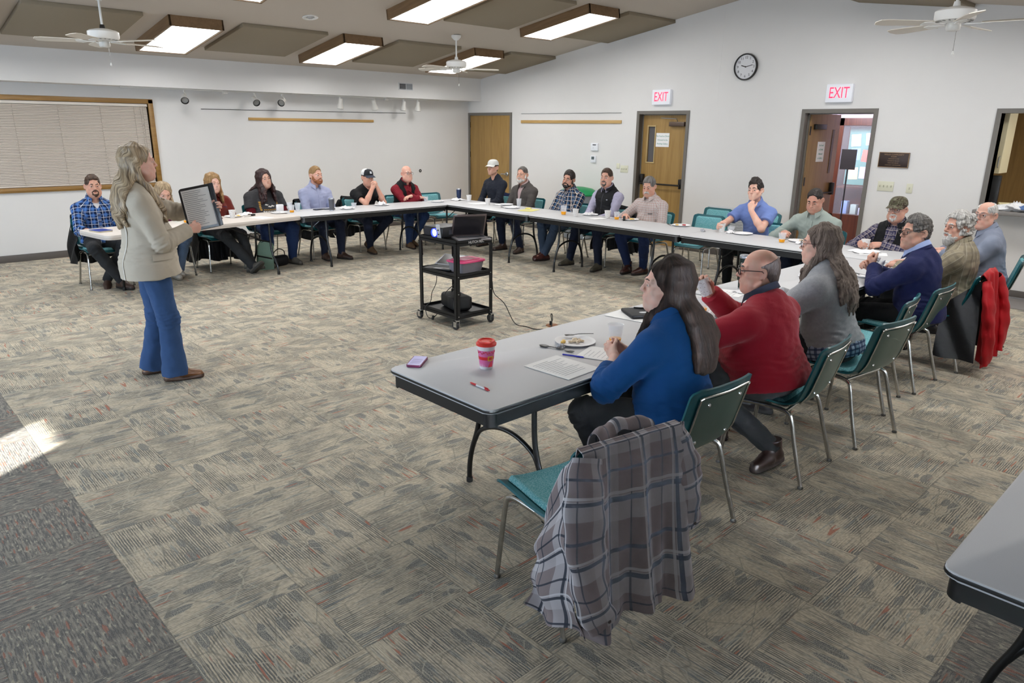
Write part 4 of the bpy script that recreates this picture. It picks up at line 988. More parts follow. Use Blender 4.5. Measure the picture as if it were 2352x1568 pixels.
        for c1 in range(8):
            for bit in range(3):
                c2 = c1 | (4 >> bit)
                if c2 == c1: continue
                v1, v2 = vals[:, c1], vals[:, c2]; mk = (v1 < 0) != (v2 < 0)
                t = np.where(mk, v1 / np.where(mk, v1 - v2, 1), 0)
                p = np.array(off[c1], np.float32)[None] + t[:, None] * (np.array(off[c2], np.float32) - np.array(off[c1], np.float32))[None]
                acc += p * mk[:, None]; cnt += mk
        Vt = (C + acc / cnt[:, None]) * h + lo
        ids = I[i, j, k]
        idx = np.full(a.shape, -1, np.int32); idx[i, j, k] = np.arange(len(C))
        Q = []
        for axn in range(3):
            A = np.moveaxis(S, axn, 0); E = A[:-1] != A[1:]; D = np.moveaxis(idx, axn, 0)
            e = np.argwhere(E[:, 1:-1, 1:-1]); x, y, z = e[:, 0], e[:, 1] + 1, e[:, 2] + 1
            q = np.stack([D[x, y - 1, z - 1], D[x, y, z - 1], D[x, y, z], D[x, y - 1, z]], 1)
            fl = ~A[x, y, z]
            if axn == 1: fl = ~fl
            q[fl] = q[fl][:, ::-1]; Q.append(q)
        Q = np.concatenate(Q); Q = Q[(Q >= 0).all(1)]
        return Vt.astype(np.float64), Q, ids
    def pattern(s, Vt, frames):
        """cloth coordinates: u along and v round the nearest shape that carries a frame"""
        best = np.full(len(Vt), 1e9); out = np.zeros((len(Vt), 3)); P = (Vt[:, 0], Vt[:, 1], Vt[:, 2])
        for q in s.p:
            if q['pf'] is None or q['op'] != 'u': continue
            d = s.dist(q, P); m = d < best
            o, axs, ref, rad, sh = frames[q['pf']]; o, axs, ref = nv(o), unit(axs), nv(ref); ref = unit(ref - axs * (ref @ axs)); sd = np.cross(axs, ref)
            r = Vt - o; u = r @ axs; ang = np.arctan2(r @ sd, r @ ref)
            val = np.stack([u + sh, ang * rad, np.full(len(u), sh)], 1)
            out[m] = val[m]; best[m] = d[m]
        return out
    def eval(s, P):
        """field value at points (n,3)"""
        P = np.asarray(P, float); X = (P[:, 0], P[:, 1], P[:, 2]); f = np.full(len(P), 1.0)
        for q in s.p:
            d = s.dist(q, X); k = q['k']
            if q['op'] == 'u':
                g = np.minimum(f, d)
                if k > 0: hh = np.maximum(k - np.abs(f - d), 0) / k; g = g - hh * hh * k * .25
            elif q['op'] == 's':
                g = np.maximum(f, -d)
            else: g = f if q['lo'] is not None else np.maximum(f, d)
            f = g
        return f
    def hit(s, o, d, n=60, far=.6):
        """march rays from o along d to the surface"""
        o = np.asarray(o, float); d = np.asarray(d, float); t = np.zeros(len(o))
        for _ in range(n): t = np.minimum(t + np.maximum(s.eval(o + d * t[:, None]), -.01) * .8, far)
        return o + d * t[:, None]
def mesh_np(name, Vt, Q, mats, parent=None, mi=None, cl=None, uv=None):
    me = bpy.data.meshes.new(name); n, f = len(Vt), len(Q)
    me.vertices.add(n); me.vertices.foreach_set('co', np.ascontiguousarray(Vt, np.float32).ravel())
    me.loops.add(f * 4); me.loops.foreach_set('vertex_index', np.ascontiguousarray(Q, np.int32).ravel())
    me.polygons.add(f); me.polygons.foreach_set('loop_start', np.arange(0, f * 4, 4, dtype=np.int32))
    me.polygons.foreach_set('use_smooth', np.ones(f, bool))
    for m in (mats if isinstance(mats, (list, tuple)) else [mats]): me.materials.append(m)
    if mi is not None: me.polygons.foreach_set('material_index', np.ascontiguousarray(mi, np.int32))
    if cl is not None:
        at = me.attributes.new('cl', 'FLOAT_VECTOR', 'POINT'); at.data.foreach_set('vector', np.ascontiguousarray(cl, np.float32).ravel())
    me.update(calc_edges=True); me.validate()
    o = bpy.data.objects.new(name, me); COL.objects.link(o)
    if parent: o.parent = parent
    return o
def vnormals(Vt, Q):
    n = np.cross(Vt[Q[:, 2]] - Vt[Q[:, 0]], Vt[Q[:, 3]] - Vt[Q[:, 1]]); N = np.zeros_like(Vt)
    for c in range(4): np.add.at(N, Q[:, c], n)
    return N / (np.linalg.norm(N, axis=1, keepdims=True) + 1e-12)
def wrinkle(Vt, amp, sc, seed=0):
    """smooth pseudo-noise from a few crossing waves"""
    r = np.random.RandomState(seed); v = np.zeros(len(Vt))
    for k in range(7):
        w = r.normal(size=3) * sc; v += np.sin(Vt @ w + r.uniform(0, 6.28) + 1.3 * np.sin(Vt @ (r.normal(size=3) * sc * .6)))
    return v / 7 * amp * 1.8
def fbuild(F, name, mats, parent, h, frames=None, fold=None, multi=False, strand=None):
    Vt, Q, ids = F.surf(h)
    cl = F.pattern(Vt, frames) if frames else None
    if strand:      # (depth, frequency round the head, waviness)
        A, fq, wv = strand; u, v = cl[:, 0], cl[:, 1]
        v = v + wv * .012 * (np.sin(u * 31 + v * 25) + .6 * np.sin(u * 57 + v * 60 + 1)); cl[:, 1] = v
        d = np.sin(v * fq + 1.5 * np.sin(u * 7)) + .6 * np.sin(v * fq * 2.3 + 2 * np.sin(u * 9 + 2)) + .4 * np.sin(v * fq * .4 + 1)
        Vt = Vt + vnormals(Vt, Q) * (A * d / 2 * np.clip((.12 - u) / .05, 0, 1))[:, None]
    if fold:
        N = vnormals(Vt, Q)
        if cl is not None and strand is None and len(frames) > 1:      # creases at elbows, knees and waist
            u, v, q = cl[:, 0], cl[:, 1], cl[:, 2]; A = np.zeros(len(u))
            for lo_, hi_, c0, wd_, am in ((.02, .04, .33, .075, .003), (.32, .34, .34, .07, .003), (.0005, .0015, .42, .07, .003), (.42, .44, .44, .07, .003), (-.0004, .0004, .09, .08, .0022)):
                m_ = (q > lo_) & (q < hi_); A += m_ * am * np.exp(-((u - c0) / wd_) ** 2) * (np.sin(u * 135 + 2.6 * np.sin(v * 34 + 1)) + .5 * np.sin(u * 230 + 3 * np.sin(v * 21)))
            Vt = Vt + N * A[:, None]
        for amp, sc, sd in fold: Vt = Vt + N * wrinkle(Vt, amp, sc, sd)[:, None]
    mi = ids[Q].max(1) if multi else None
    return mesh_np(name, Vt, Q, mats, parent, mi, cl)
def rotm(yaw=0, pitch=0, roll=0):
    """yaw left +, pitch up +, roll toward own right shoulder +  (degrees)"""
    return np.array(Matrix.Rotation(math.radians(yaw), 3, 'Z') @ Matrix.Rotation(math.radians(pitch), 3, 'X') @ Matrix.Rotation(math.radians(roll), 3, 'Y'))

# ------------------------------------------------------------------ people
SKIN = {}
def skin_mats(tone, lip=None):
    if tone in SKIN: return SKIN[tone]
    m, t, b = newmat('skin_' + tone.strip('#')); c = lin(tone); o = t.obj()
    n = t.noise(o, 22, 3, .6)
    t.put(b.inputs['Base Color'], t.mix(t.ramp(n, .35, .7), c, (min(1, c[0] * 1.02), c[1] * .86, c[2] * .84, 1)))
    b.inputs['Roughness'].default_value = .48; b.inputs['Specular IOR Level'].default_value = .4
    b.inputs['Subsurface Weight'].default_value = .08; b.inputs['Subsurface Radius'].default_value = (.012, .005, .003)
    l = lip or '#%02x%02x%02x' % tuple(int(max(0, min(255, int(tone.strip('#')[i:i + 2], 16) * k))) for i, k in ((0, .84), (2, .62), (4, .62)))
    SKIN[tone] = [m, M('lips_' + tone.strip('#'), l, .4), M('nail_' + tone.strip('#'), tone, .3)]
    return SKIN[tone]
eye_white = M('eye_white', '#cfcac6', .25); pupil_m = M('pupil', '#0a0908', .1)
def eyeball(c, d, r, iris, parent, nm='eye'):
    q = Vector((0, 0, 1)).rotation_difference(Vector(d)).to_matrix(); w = MB()
    w.mi = 0; w.lathe([(r * math.sin(a), r * math.cos(a)) for a in [math.radians(x) for x in (34, 60, 90, 120, 150)]] + [(0, -r)], c, 14, q)
    w.mi = 1; w.lathe([(r * math.sin(math.radians(x)), r * math.cos(math.radians(x))) for x in (15, 25, 34)], c, 14, q)
    w.mi = 2; w.lathe([(0, r * 1.01)] + [(r * 1.01 * math.sin(math.radians(x)), r * 1.01 * math.cos(math.radians(x))) for x in (8, 15)], c, 14, q)
    return w.build(nm, [eye_white, iris, pupil_m], parent)
iris_b = M('iris_brown', '#3c2616', .2); iris_l = M('iris_blue', '#5b7480', .2)

def ik(a, b, l1, l2, pole):
    """elbow or knee between a and b, bent towards pole; stretches b inward when out of reach"""
    a, b = nv(a), nv(b); d = b - a; L = np.linalg.norm(d); u = d / L
    if L > (l1 + l2) * .995: b = a + u * (l1 + l2) * .995; L = (l1 + l2) * .995
    x = (l1 * l1 - l2 * l2 + L * L) / (2 * L); hgt = math.sqrt(max(l1 * l1 - x * x, 1e-6))
    p = nv(pole); p = p - u * (p @ u); p = p / (np.linalg.norm(p) + 1e-9)
    return a + u * x + p * hgt, b
def hand(F, w, d, n, side, pose='rest', sc=1.0, k=.006, spread=1.0, curls=None):
    """hand at wrist w: d = finger direction, n = palm normal, side +1 right / -1 left. returns grip centre"""
    w, d = nv(w), unit(d); n = nv(n); n = unit(n - d * (n @ d)); ts = np.cross(d, n) * side; S = sc
    cur = {'rest': (.35, .5, .35), 'flat': (.08, .12, .08), 'grip': (.7, .95, .6), 'fist': (1.25, 1.5, .9), 'clasp': (.75, 1.0, .5)}[pose] if curls is None else curls
    kn = []
    for o, e in ((.028, .086), (.009, .092), (-.010, .088), (-.028, .078)):
        p = w + (d * e + ts * o) * S - n * .002 * S; kn.append(p)
        F.cone(w + (d * .012 + ts * o * .55) * S, p, .0175 * S, .0125 * S, k=.012)
    F.cone(w + (ts * .016 + d * .02) * S, w + (ts * .03 + d * .055 + n * .008) * S, .017 * S, .014 * S, k=.015)
    for q, (p, L, r) in enumerate(zip(kn, (.068, .076, .07, .055), (.0095, .0098, .0092, .0082))):
        fan_ = ((1, .25, -.35, -1.0)[q]) * .10 * spread; dd = unit(d + ts * fan_); c = 0; P = p; seg = (.44, .31, .25)
        for g in range(3):
            c += cur[g]; v = dd * math.cos(c) + n * math.sin(c); E = P + v * L * S * seg[g] * 1.12
            F.cone(P, E, r * S * (1, .94, .86)[g], r * S * (.94, .86, .76)[g], k=k); P = E
        F.cone(P - v * .006 * S - np.cross(v, ts) * side * .0, P - v * .001 * S, .0055 * S, .005 * S, k=.002, id=2)
    tb = w + (ts * .028 + d * .035 + n * .006) * S; opp = {'rest': .45, 'flat': .1, 'grip': 1.0, 'fist': 1.1, 'clasp': .6}[pose]
    v = unit(ts * (.75 - .3 * opp) + d * .75 + n * .55 * opp); m_ = tb + v * .04 * S
    F.cone(tb, m_, .0135 * S, .011 * S, k=k + .004); v2 = unit(v + n * .35 * opp + d * .3 - ts * .3); e2 = m_ + v2 * .034 * S
    F.cone(m_, e2, .011 * S, .009 * S, k=k); return w + (d * .08 + n * .04) * S
HEADK = 1.0
def head_prims(F, T, fem=0.0, wide=1.0, jowl=0.0, mouth_open=0.0, nose=1.0):
    """T maps head coordinates to body coordinates (x right, y face, z up, origin mid-skull)"""
    R = T.R
    def e(c, r, **kw): F.ell(T(c), nv(r) * T.s, R=R, **kw)
    def c(a, b2, ra, rb, **kw): F.cone(T(a), T(b2), ra * T.s, rb * T.s, **kw)
    e((0, -.014, .030), (.0755, .096, .087), k=.02)
    e((0, .018, -.028), (.0635 * wide, .070, .082), k=.03)
    e((0, .030, -.070), (.053 * wide, .056, .042), k=.03)
    for s in (-1, 1):
        c((s * .058 * wide, .0, -.055), (s * .018, .066, -.098), .016, .013, k=.03)     # jaw line
        e((s * .040 * wide, .058, -.028), (.024, .022, .022), k=.02)             # cheek
        c((s * .012, .0875, .021), (s * .046, .071, .022), .010, .009, k=.014)         # brow ridge
    c((-.012, .078, -.104), (.012, .078, -.104), .0155 - .002 * fem, .0155 - .002 * fem, k=.02)      # chin
    for s in (-1, 1): e((s * .0315, .0965, .0035), (.0175, .017, .0125), k=.010, op='s')      # sockets
    c((0, .088, .012), (0, .100 + .011 * nose, -.026), .0072, .0112 * nose, k=.012)       # nose
    for s in (-1, 1): e((s * .0105 * nose, .0965 + .001 * nose, -.031), (.0085, .010, .0075), k=.006)
    for s in (-1, 1):
        c((s * .043, .0795, .0045), (s * .031, .0895, .0092), .0046, .0052, k=.003); c((s * .031, .0895, .0092), (s * .019, .087, .006), .0052, .0046, k=.003)   # upper lid
        c((s * .042, .081, -.004), (s * .022, .0865, -.006), .0038, .0038, k=.004)           # lower lid
    e((0, .078, -.063), (.036, .020, .024), k=.02)                        # muzzle
    mo = .004 * mouth_open
    c((-.0245, .0875, -.0615 + mo * .3), (-.004, .0975, -.0590 + mo * .3), .003, .0048, k=.004, id=1); c((-.004, .0975, -.0590 + mo * .3), (.004, .0975, -.0590 + mo * .3), .0048, .0048, k=.004, id=1); c((.004, .0975, -.0590 + mo * .3), (.0245, .0875, -.0615 + mo * .3), .0048, .003, k=.004, id=1)
    c((-.021, .0875, -.0655 - mo), (0, .0960, -.0680 - mo), .0034, .0056, k=.004, id=1); c((0, .0960, -.0680 - mo), (.021, .0875, -.0655 - mo), .0056, .0034, k=.004, id=1)
    c((-.021, .0955, -.0630), (.021, .0955, -.0630), .0013 + mo * .5, .0013 + mo * .5, k=.004, op='s')
    for s in (-1, 1):      # ears: flap, rolled rim, hollow
        ER = rotm(s * 26, 6, 0); oc = nv((s * .0775, -.016, -.008)); ep = lambda y, z, o=0.0: T(oc + ER @ nv((s * o, y, z)))
        F.ell(ep(-.004, 0, .001), nv((.0075, .0185, .030)) * T.s, R=R @ ER, k=.006)
        rim = [ep(-.004 + .0185 * math.cos(a), .030 * math.sin(a), .0055) for a in (.5, 1.1, 1.7, 2.3, 2.9, 3.5, 4.1)]
        F.chain(rim, [.0042 * T.s] * 7, k=.003)
        F.ell(ep(.002, -.002, .0085), nv((.0055, .0095, .0155)) * T.s, R=R @ ER, k=.003, op='s')
        F.ell(ep(.004, -.026, .003), nv((.006, .008, .009)) * T.s, R=R @ ER, k=.004)
    if jowl:
        e((0, .03, -.112), (.05 + .012 * jowl, .045, .03), k=.035)
        for s in (-1, 1): e((s * .048, .03, -.075), (.022 + .01 * jowl, .034, .032), k=.03)
class XF:
    def __init__(s, c, R, sc=1.0): s.c, s.R, s.s = nv(c), nv(R), sc
    def __call__(s, p): return s.c + s.R @ (nv(p) * s.s)
    def v(s, p): return s.R @ nv(p)
def loft(name, rows, mat, parent, th=.004, closed=True):
    """surface through rings of points (lists of equal length)"""
    n = len(rows); m = len(rows[0])
    def f(u, v):
        i = min(int(round(u * (n - 1))), n - 1); j = int(round(v * (m if closed else m - 1))) % m; return rows[i][j]
    return addcl(MB().sheet(f, n - 1, m if closed else m - 1, th).build(name, mat, parent, 60))
def addcl(o, rad=.15):
    me = o.data; n = len(me.vertices); co = np.empty(n * 3, np.float32); me.vertices.foreach_get('co', co); co = co.reshape(-1, 3); c = co.mean(0)
    v = np.stack([co[:, 2], np.arctan2(co[:, 0] - c[0], co[:, 1] - c[1]) * rad, co[:, 0] * 0], 1)
    me.attributes.new('cl', 'FLOAT_VECTOR', 'POINT').data.foreach_set('vector', np.ascontiguousarray(v, np.float32).ravel()); return o
X3 = np.array([1., 0, 0]); Z3 = np.array([0, 0, 1.])
class Body:
    """joints of a figure in its own frame: origin on the floor under the hips, +y forward, +x its right"""
    def __init__(s, hz, fwd, hhz, side=0.0, sw=.185, g=1.0, belly=0.0, fem=0.0, hyaw=0, hpitch=0, hroll=0, hs=1.0, L=None, R=None, legs=None, l1=.29, l2=.255, twist=0.0, bust=1.0, shrug=0.0, hcw=.02):
        s.g, s.belly, s.fem, s.sw, s.bust = g, belly, fem, sw, bust
        s.P = nv((0, 0, hz)); s.Hc = nv((side, fwd, hhz)); s.T = XF(s.Hc, rotm(hyaw, hpitch, hroll), hs)
        s.N = s.Hc + nv((0, -.055, -.168)) * hs; ax = s.N - s.P; s.L = np.linalg.norm(ax); s.a = ax / s.L
        s.Rz = np.array(Matrix.Rotation(math.radians(twist), 3, 'Z'))
        x = s.Rz @ X3; s.f = unit(np.cross(s.a, x)); s.x = np.cross(s.f, s.a); s.Rt = np.stack([s.x, s.f, s.a], 1)
        s.S = {1: s.B(.795, sw, 0) + Z3 * shrug, -1: s.B(.795, -sw, 0) + Z3 * shrug}; s.arm = {}
        for sd, A in ((1, R), (-1, L)):
            A = dict(A or {}); w = nv(A.get('w', (sd * .11, .27, .60))); pole = A.get('pole', (sd * .7, -.5, -.8))
            el, w = ik(s.S[sd], w, l1, l2, pole); A['e'] = el; A['w'] = w
            A.setdefault('d', (-sd * .5, .8, -.25)); A.setdefault('n', (0, -.2, -1)); A.setdefault('pose', 'rest'); s.arm[sd] = A
        s.leg = {}; legs = legs or {}
        for sd in (1, -1):
            G = dict(legs.get(sd, {})); hip = s.P + s.x * sd * .088 + nv((0, .01, -.01)); kn = nv(G.get('k', (sd * .13, .43, .50))); an = nv(G.get('a', (sd * .13, .38, .092)))
            G.update(hip=hip, k=kn, a=an); G.setdefault('t', (sd * .15, 1, 0)); G.setdefault('up', (0, 0, 1)); s.leg[sd] = G
    def B(s, f, x=0, y=0): return s.P + s.a * (s.L * f) + s.x * x + s.f * y
    def torso(s, F, t, id=0, pf=0, low=True, skirt=0.0):
        g, R = s.g, s.Rt; kk = dict(R=R, id=id, pf=pf)
        if low: F.ell(s.B(.02, 0, -.012), (.168 * g + t, .122 * g + t, .118 + t), k=.05, **kk)
        if skirt: F.ell(s.B(-.04, 0, .0), (.178 * g + t, .134 * g + t, .10 + skirt), k=.05, **kk)
        F.ell(s.B(.28, 0, .012 + .035 * s.belly), (.146 * g + .025 * s.belly + t, .108 * g + .045 * s.belly + t, .155 + t), k=.06, **kk)
        F.ell(s.B(.62, 0, .0), (.150 * (.5 + .5 * g) + (s.sw - .185) * .5 + t, .108 * (.4 + .6 * g) + t, .17 + t), k=.06, **kk)
        by, br = (.062, (.064, .062 * s.bust, .062)) if s.fem else (.052, (.078, .048, .07))
        for sd in (-1, 1): F.ell(s.B(.62 if s.fem else .7, sd * .068, by), nv(br) + t, k=.04, **kk)
        F.ell(s.B(.76, 0, -.05), (.135 * (.5 + .5 * g) + t, .058 + t, .14 + t), k=.05, **kk)
        F.cone(s.S[-1] + s.x * .02, s.S[1] - s.x * .02, .052 + t, .052 + t, k=.05, id=id, pf=pf)
        for sd in (-1, 1): F.cone(s.N + s.a * .005 - s.f * .012 + s.x * sd * .02, s.S[sd] * .75 + s.N * .25 - s.a * .008, .05 + t, .046 + t, k=.04, id=id, pf=pf)
    def sleeves(s, F, t, kind='long', id=0, pfs=(1, 3), cuff=0.0, fat=1.0):
        for i, sd in enumerate((1, -1)):
            A = s.arm[sd]; S_, e, w = s.S[sd], A['e'], A['w']; pf = pfs[0] + 10 * i; pf2 = pfs[1] + 10 * i
            ru, re, rw = .053 * fat + t, .045 * fat + t, .033 * fat + t
            def up():
                c1 = S_ * .62 + e * .38; rc = ru * .62 + re * .38; F.cone(S_, c1, ru, rc, k=.045, id=id, pf=pf); F.cone(c1, e, rc, re, k=.010, id=id, pf=pf)
            if kind == 'short':
                m = S_ * .42 + e * .58; F.cone(S_, m, ru, re + .012, k=.045, id=id, pf=pf, flat='b')
            elif kind == 'rolled':
                up(); m = e * .75 + w * .25; F.cone(e, m, re, re + .004, k=.012, id=id, pf=pf2, flat='b'); F.cone(e * .86 + w * .14, m, re + .006, re + .006, k=.004, id=id, pf=pf2, flat='b')
            elif kind == '34':
                up(); m = e * .45 + w * .55; F.cone(e, m, re, rw + .01, k=.012, id=id, pf=pf2, flat='b')
            else:
                up(); v = unit(w - e); F.cone(e, w - v * cuff, re, rw + .002, k=.012, id=id, pf=pf2, flat='b')
    def legs_(s, F, t, id=0, flare=0.0, end=0.0, fat=1.0, seat=True):
        if seat: F.ell(s.B(.0, 0, -.015), (.165 * s.g + t, .122 * s.g + t, .108 + t), R=s.Rt, k=.05, id=id)
        for i, sd in enumerate((1, -1)):
            G = s.leg[sd]; gg = .5 + .5 * s.g * fat
            F.cone(G['hip'], G['k'], .083 * gg + t, .06 * gg + t, k=.05, id=id, pf=20 + 2 * i); v = unit(G['a'] - G['k'])
            m = G['k'] * .6 + G['a'] * .4; F.cone(G['k'], m, .06 * gg + t, .056 * gg + t, k=.03, id=id, pf=21 + 2 * i)
            F.cone(m, G['a'] + v * (.02 + end), .056 * gg + t, .043 + t + flare, k=.02, id=id, pf=21 + 2 * i, flat='b')
    def skin(s, F):
        s.torso(F, -.016, pf=None)
        T = s.T; F.cone(s.N + nv((0, .008, -.02)), T((0, -.022, -.062)), .056 + .006 * (s.g - 1), .054 + .008 * (s.g - 1), k=.03)
        head_prims(F, T, s.fem, nose=.82 if s.fem else 1.0, wide=1 + .08 * (s.g - 1) * 4 * .25, jowl=max(0, (s.g - 1.0) * 4))
        for sd in (1, -1):
            A = s.arm[sd]; F.cone(s.S[sd], A['e'], .046, .039, k=.04); m = A['e'] * .65 + A['w'] * .35
            F.cone(A['e'], m, .039, .040, k=.02); F.cone(m, A['w'], .040, .0265, k=.02, sq=(np.cross(unit(nv(A['d'])), nv(A['n'])), 1.12)); hand(F, A['w'], A['d'], A['n'], sd, A['pose'], A.get('hs', 1.0) * (.92 if s.fem else 1.0), curls=A.get('curls'))
            G = s.leg[sd]; F.cone(G['hip'], G['k'], .068, .05, k=.03); F.cone(G['k'], G['a'], .05, .036, k=.02)
            t, u = unit(G['t']), unit(G['up']); F.cone(G['a'] - u * .045 - t * .02, G['a'] + t * .12 - u * .06, .03, .024, k=.02)
    def frames(s):
        f = {0: (s.B(0), s.a, s.f, .15, 0.0)}
        for i, sd in enumerate((1, -1)):
            A, G = s.arm[sd], s.leg[sd]
            f[1 + 10 * i] = (s.S[sd], A['e'] - s.S[sd], s.f + s.x * .01, .06, .03); f[3 + 10 * i] = (A['e'], A['w'] - A['e'], s.f + s.x * .3, .05, .33)
            f[20 + 2 * i] = (G['hip'], G['k'] - G['hip'], Z3 + s.x * .01, .07, .001); f[21 + 2 * i] = (G['k'], G['a'] - G['k'], s.f, .055, .43)
        return f
def shoe(b, sd, mats, parent, h, kind='shoe', nm='shoe'):
    G = b.leg[sd]; t = nv(G['t']); u = unit(G['up']); t = unit(t - u * (t @ u)); x = np.cross(t, u); A = G['a']; F = Fld(); q = lambda a, c, d=0: A + t * a + u * c + x * d
    F.cone(q(-.045, -.048), q(.06, -.045), .034, .039, k=.01); F.cone(q(.06, -.045), q(.165, -.058), .039, .026, k=.02, sq=(x, 1.25)); F.cone(q(-.03, -.04), q(0.01, .0), .036, .04, k=.03)
    if kind == 'boot': F.cone(q(-.012, -.02), q(-.005, .06), .045, .05, k=.02, flat='b')
    F.cone(q(.02, -.005), q(.075, -.03), .02, .022, k=.02)
    F.cone(q(-.05, -.076), q(.06, -.078), .038, .042, k=.004, id=1, sq=None); F.cone(q(.06, -.078), q(.165, -.078), .042, .035, k=.004, id=1, sq=None)
    F.cut(q(0, -.0915), -u); 
    Vt, Q, ids = F.surf(h)
    loc = (Vt - A) @ u; ids = (loc < -.066).astype(int)
    mesh_np(nm, Vt, Q, mats, parent, ids[Q].max(1))
def hairmesh(F, name, mat, parent, h, b, fold=None, strand=None):
    fr = {0: (b.T.c, b.T.v((0, 0, 1)) * .0 + Z3, b.T.v((0, -1, 0)), .11, 0.0)}
    return fbuild(F, name, mat, parent, h, fr, fold or [(.0022, 170, 3), (.0016, 320, 5)], False, strand)
def cap_hair(F, T, top=.0, side=.0, line=.0, nape=-.075, burn=True, front=0.0):
    e = lambda c, r, **k: F.ell(T(c), nv(r) * T.s, R=T.R, pf=0, **k)
    e((0, -.016, .034), (.0795 + side, .1005 + side * .6, .091 + top * .6), k=.01)
    e((0, .004 + front, .062 + top * .5), (.064 + side * .5, .074, .058 + top), k=.02)
    if nape < -.05: F.cone(T((0, -.062, -.02)), T((0, -.07, nape)), .052 * T.s, .04 * T.s, k=.03, pf=0)
    F.ell(T((0, .100, -.030 + line)), nv((.0715, .076, .112)) * T.s, R=T.R, op='s', k=.006)
    for s in (-1, 1): F.ell(T((s * .040, .088, .058 + line * .6)), nv((.022, .03, .026)) * T.s, R=T.R, op='s', k=.008)
    F.ell(T((0, .055, -.10)), nv((.11, .075, .085)) * T.s, R=T.R, op='s', k=.01)
    for s in (-1, 1): F.ell(T((s * .088, .004, -.014)), nv((.03, .022, .034)) * T.s, R=T.R, op='s', k=.006)
    F.cut(T((0, -.06, nape + .01)), T.v((0, -.1, -1)))
    return F
def brows(b, mat, parent, h, thick=1.0):
    F = Fld(); T = b.T
    for s in (-1, 1): F.chain([T((s * .014, .0955, .0262)), T((s * .032, .0915, .0305)), T((s * .049, .0755, .0225))], [.0046 * thick, .0042 * thick, .0022], k=.003, pf=0)
    hairmesh(F, 'eyebrows', mat, parent, min(h, .0042), b)
def beard(b, mat, parent, h, kind='full', nm='beard'):
    F = Fld(); T = b.T
    if kind in ('full', 'long'):
        for s in (-1, 1): F.chain([T((s * .074, .012, -.008)), T((s * .065, .020, -.048)), T((s * .047, .046, -.082)), T((0, .074, -.096))], [.0075, .0165, .0235, .027], k=.02, pf=0)
        F.ell(T((0, .066, -.100)), (.040, .036, .026), R=T.R, k=.02, pf=0)
        for s in (-1, 1): F.chain([T((s * .034, .084, -.062)), T((s * .03, .084, -.088))], [.010, .014], k=.015, pf=0)
        if kind == 'long': F.ell(T((0, .075, -.118)), (.04, .032, .042), R=T.R, k=.02, pf=0); F.ell(T((0, .05, -.11)), (.055, .04, .03), R=T.R, k=.02, pf=0)
    if kind == 'goatee': F.chain([T((-.03, .087, -.062)), T((-.024, .086, -.09)), T((0, .092, -.103)), T((.024, .086, -.09)), T((.03, .087, -.062))], [.006, .010, .015, .010, .006], k=.01, pf=0)
    if kind != 'stubble':
        r = .0095 if kind == 'walrus' else .0065
        for s in (-1, 1): F.chain([T((s * .002, .1045, -.0475)), T((s * .018, .0995, -.05)), T((s * .033, .086, -.062 - (.014 if kind == 'walrus' else 0)))], [r, r, r * .7], k=.006, pf=0)
    F.cone(T((-.015, .104, -.064)), T((.015, .104, -.064)), .006, .006, op='s', k=.004)
    hairmesh(F, nm, mat, parent, min(h, .005), b)
def glasses(b, mat, parent, w=.026, hgt=.019, r=.0018, rect=True):
    T = b.T; g = None; m = MB()
    for s in (-1, 1):
        p = [T((s * .033 + q[0], .1065 - abs(s * .033 + q[0]) * .12 + .004, .0 + q[1])) for q in rrect(w * 2, hgt * 2, min(w, hgt) * (.55 if rect else .98), 4)]
        m.tube(p, r, 6, True)
    m.tube([T((-.008, .111, .005)), T((0, .113, .007)), T((.008, .111, .005))], r, 6)
    g = m.build('glasses', mat, parent)
    for s in (-1, 1): MB().tube([T((s * .058, .1035, .008)), T((s * .078, .06, .01)), T((s * .0855, -.01, .008)), T((s * .083, -.028, -.012))], r * .9, 6).build('temple', mat, g)
    return g
def cap(b, crown, brim, parent, h, mesh=None, logo=None, tilt=0):
    T = XF(b.T.c, b.T.R @ rotm(0, tilt, 0), b.T.s)
    def dome(u, v):
        a = u * 2 * PI; e = v * PI / 2; r = math.cos(e) ** .7; return T((.0865 * r * math.sin(a), -.014 + .1055 * r * math.cos(a), .040 + .088 * math.sin(e) ** .9))
    o = MB().sheet(dome, 40, 12, .002); 
    if mesh: 
        for f in o.bm.faces:
            c = b.T.R.T @ (nv(f.calc_center_median()) - b.T.c); f.material_index = 1 if c[1] < .012 else 0
    cp = o.build('cap', [crown, mesh] if mesh else crown, parent, 60)
    def br(u, v):
        a = (u - .5) * 2.1; r = 1 + v * (.62 * math.cos(a * .75)); x = .0875 * math.sin(a) * (1 + .12 * v); y = -.014 + .106 * math.cos(a) + v * .068 * math.cos(a * .62); return T((x, y, .043 - .018 * v - .9 * x * x * 2 + .006 * (1 - v)))
    MB().sheet(br, 20, 6, .003).build('brim', brim, cp, 60)
    MB().lathe([(0, .004), (.006, .002), (.007, 0)], T((0, -.014, .128)), 10).build('button', brim, cp)
    if logo:
        def lg(u, v): a = (u - .5) * .42; e = .30 + v * .42; r = math.cos(e) ** .7 * 1.02; return T((.0865 * r * math.sin(a), -.014 + .1075 * r * math.cos(a), .040 + .089 * math.sin(e) ** .9))
        MB().sheet(lg, 8, 8, .001).build('emblem', logo, cp, 60)
    return cp
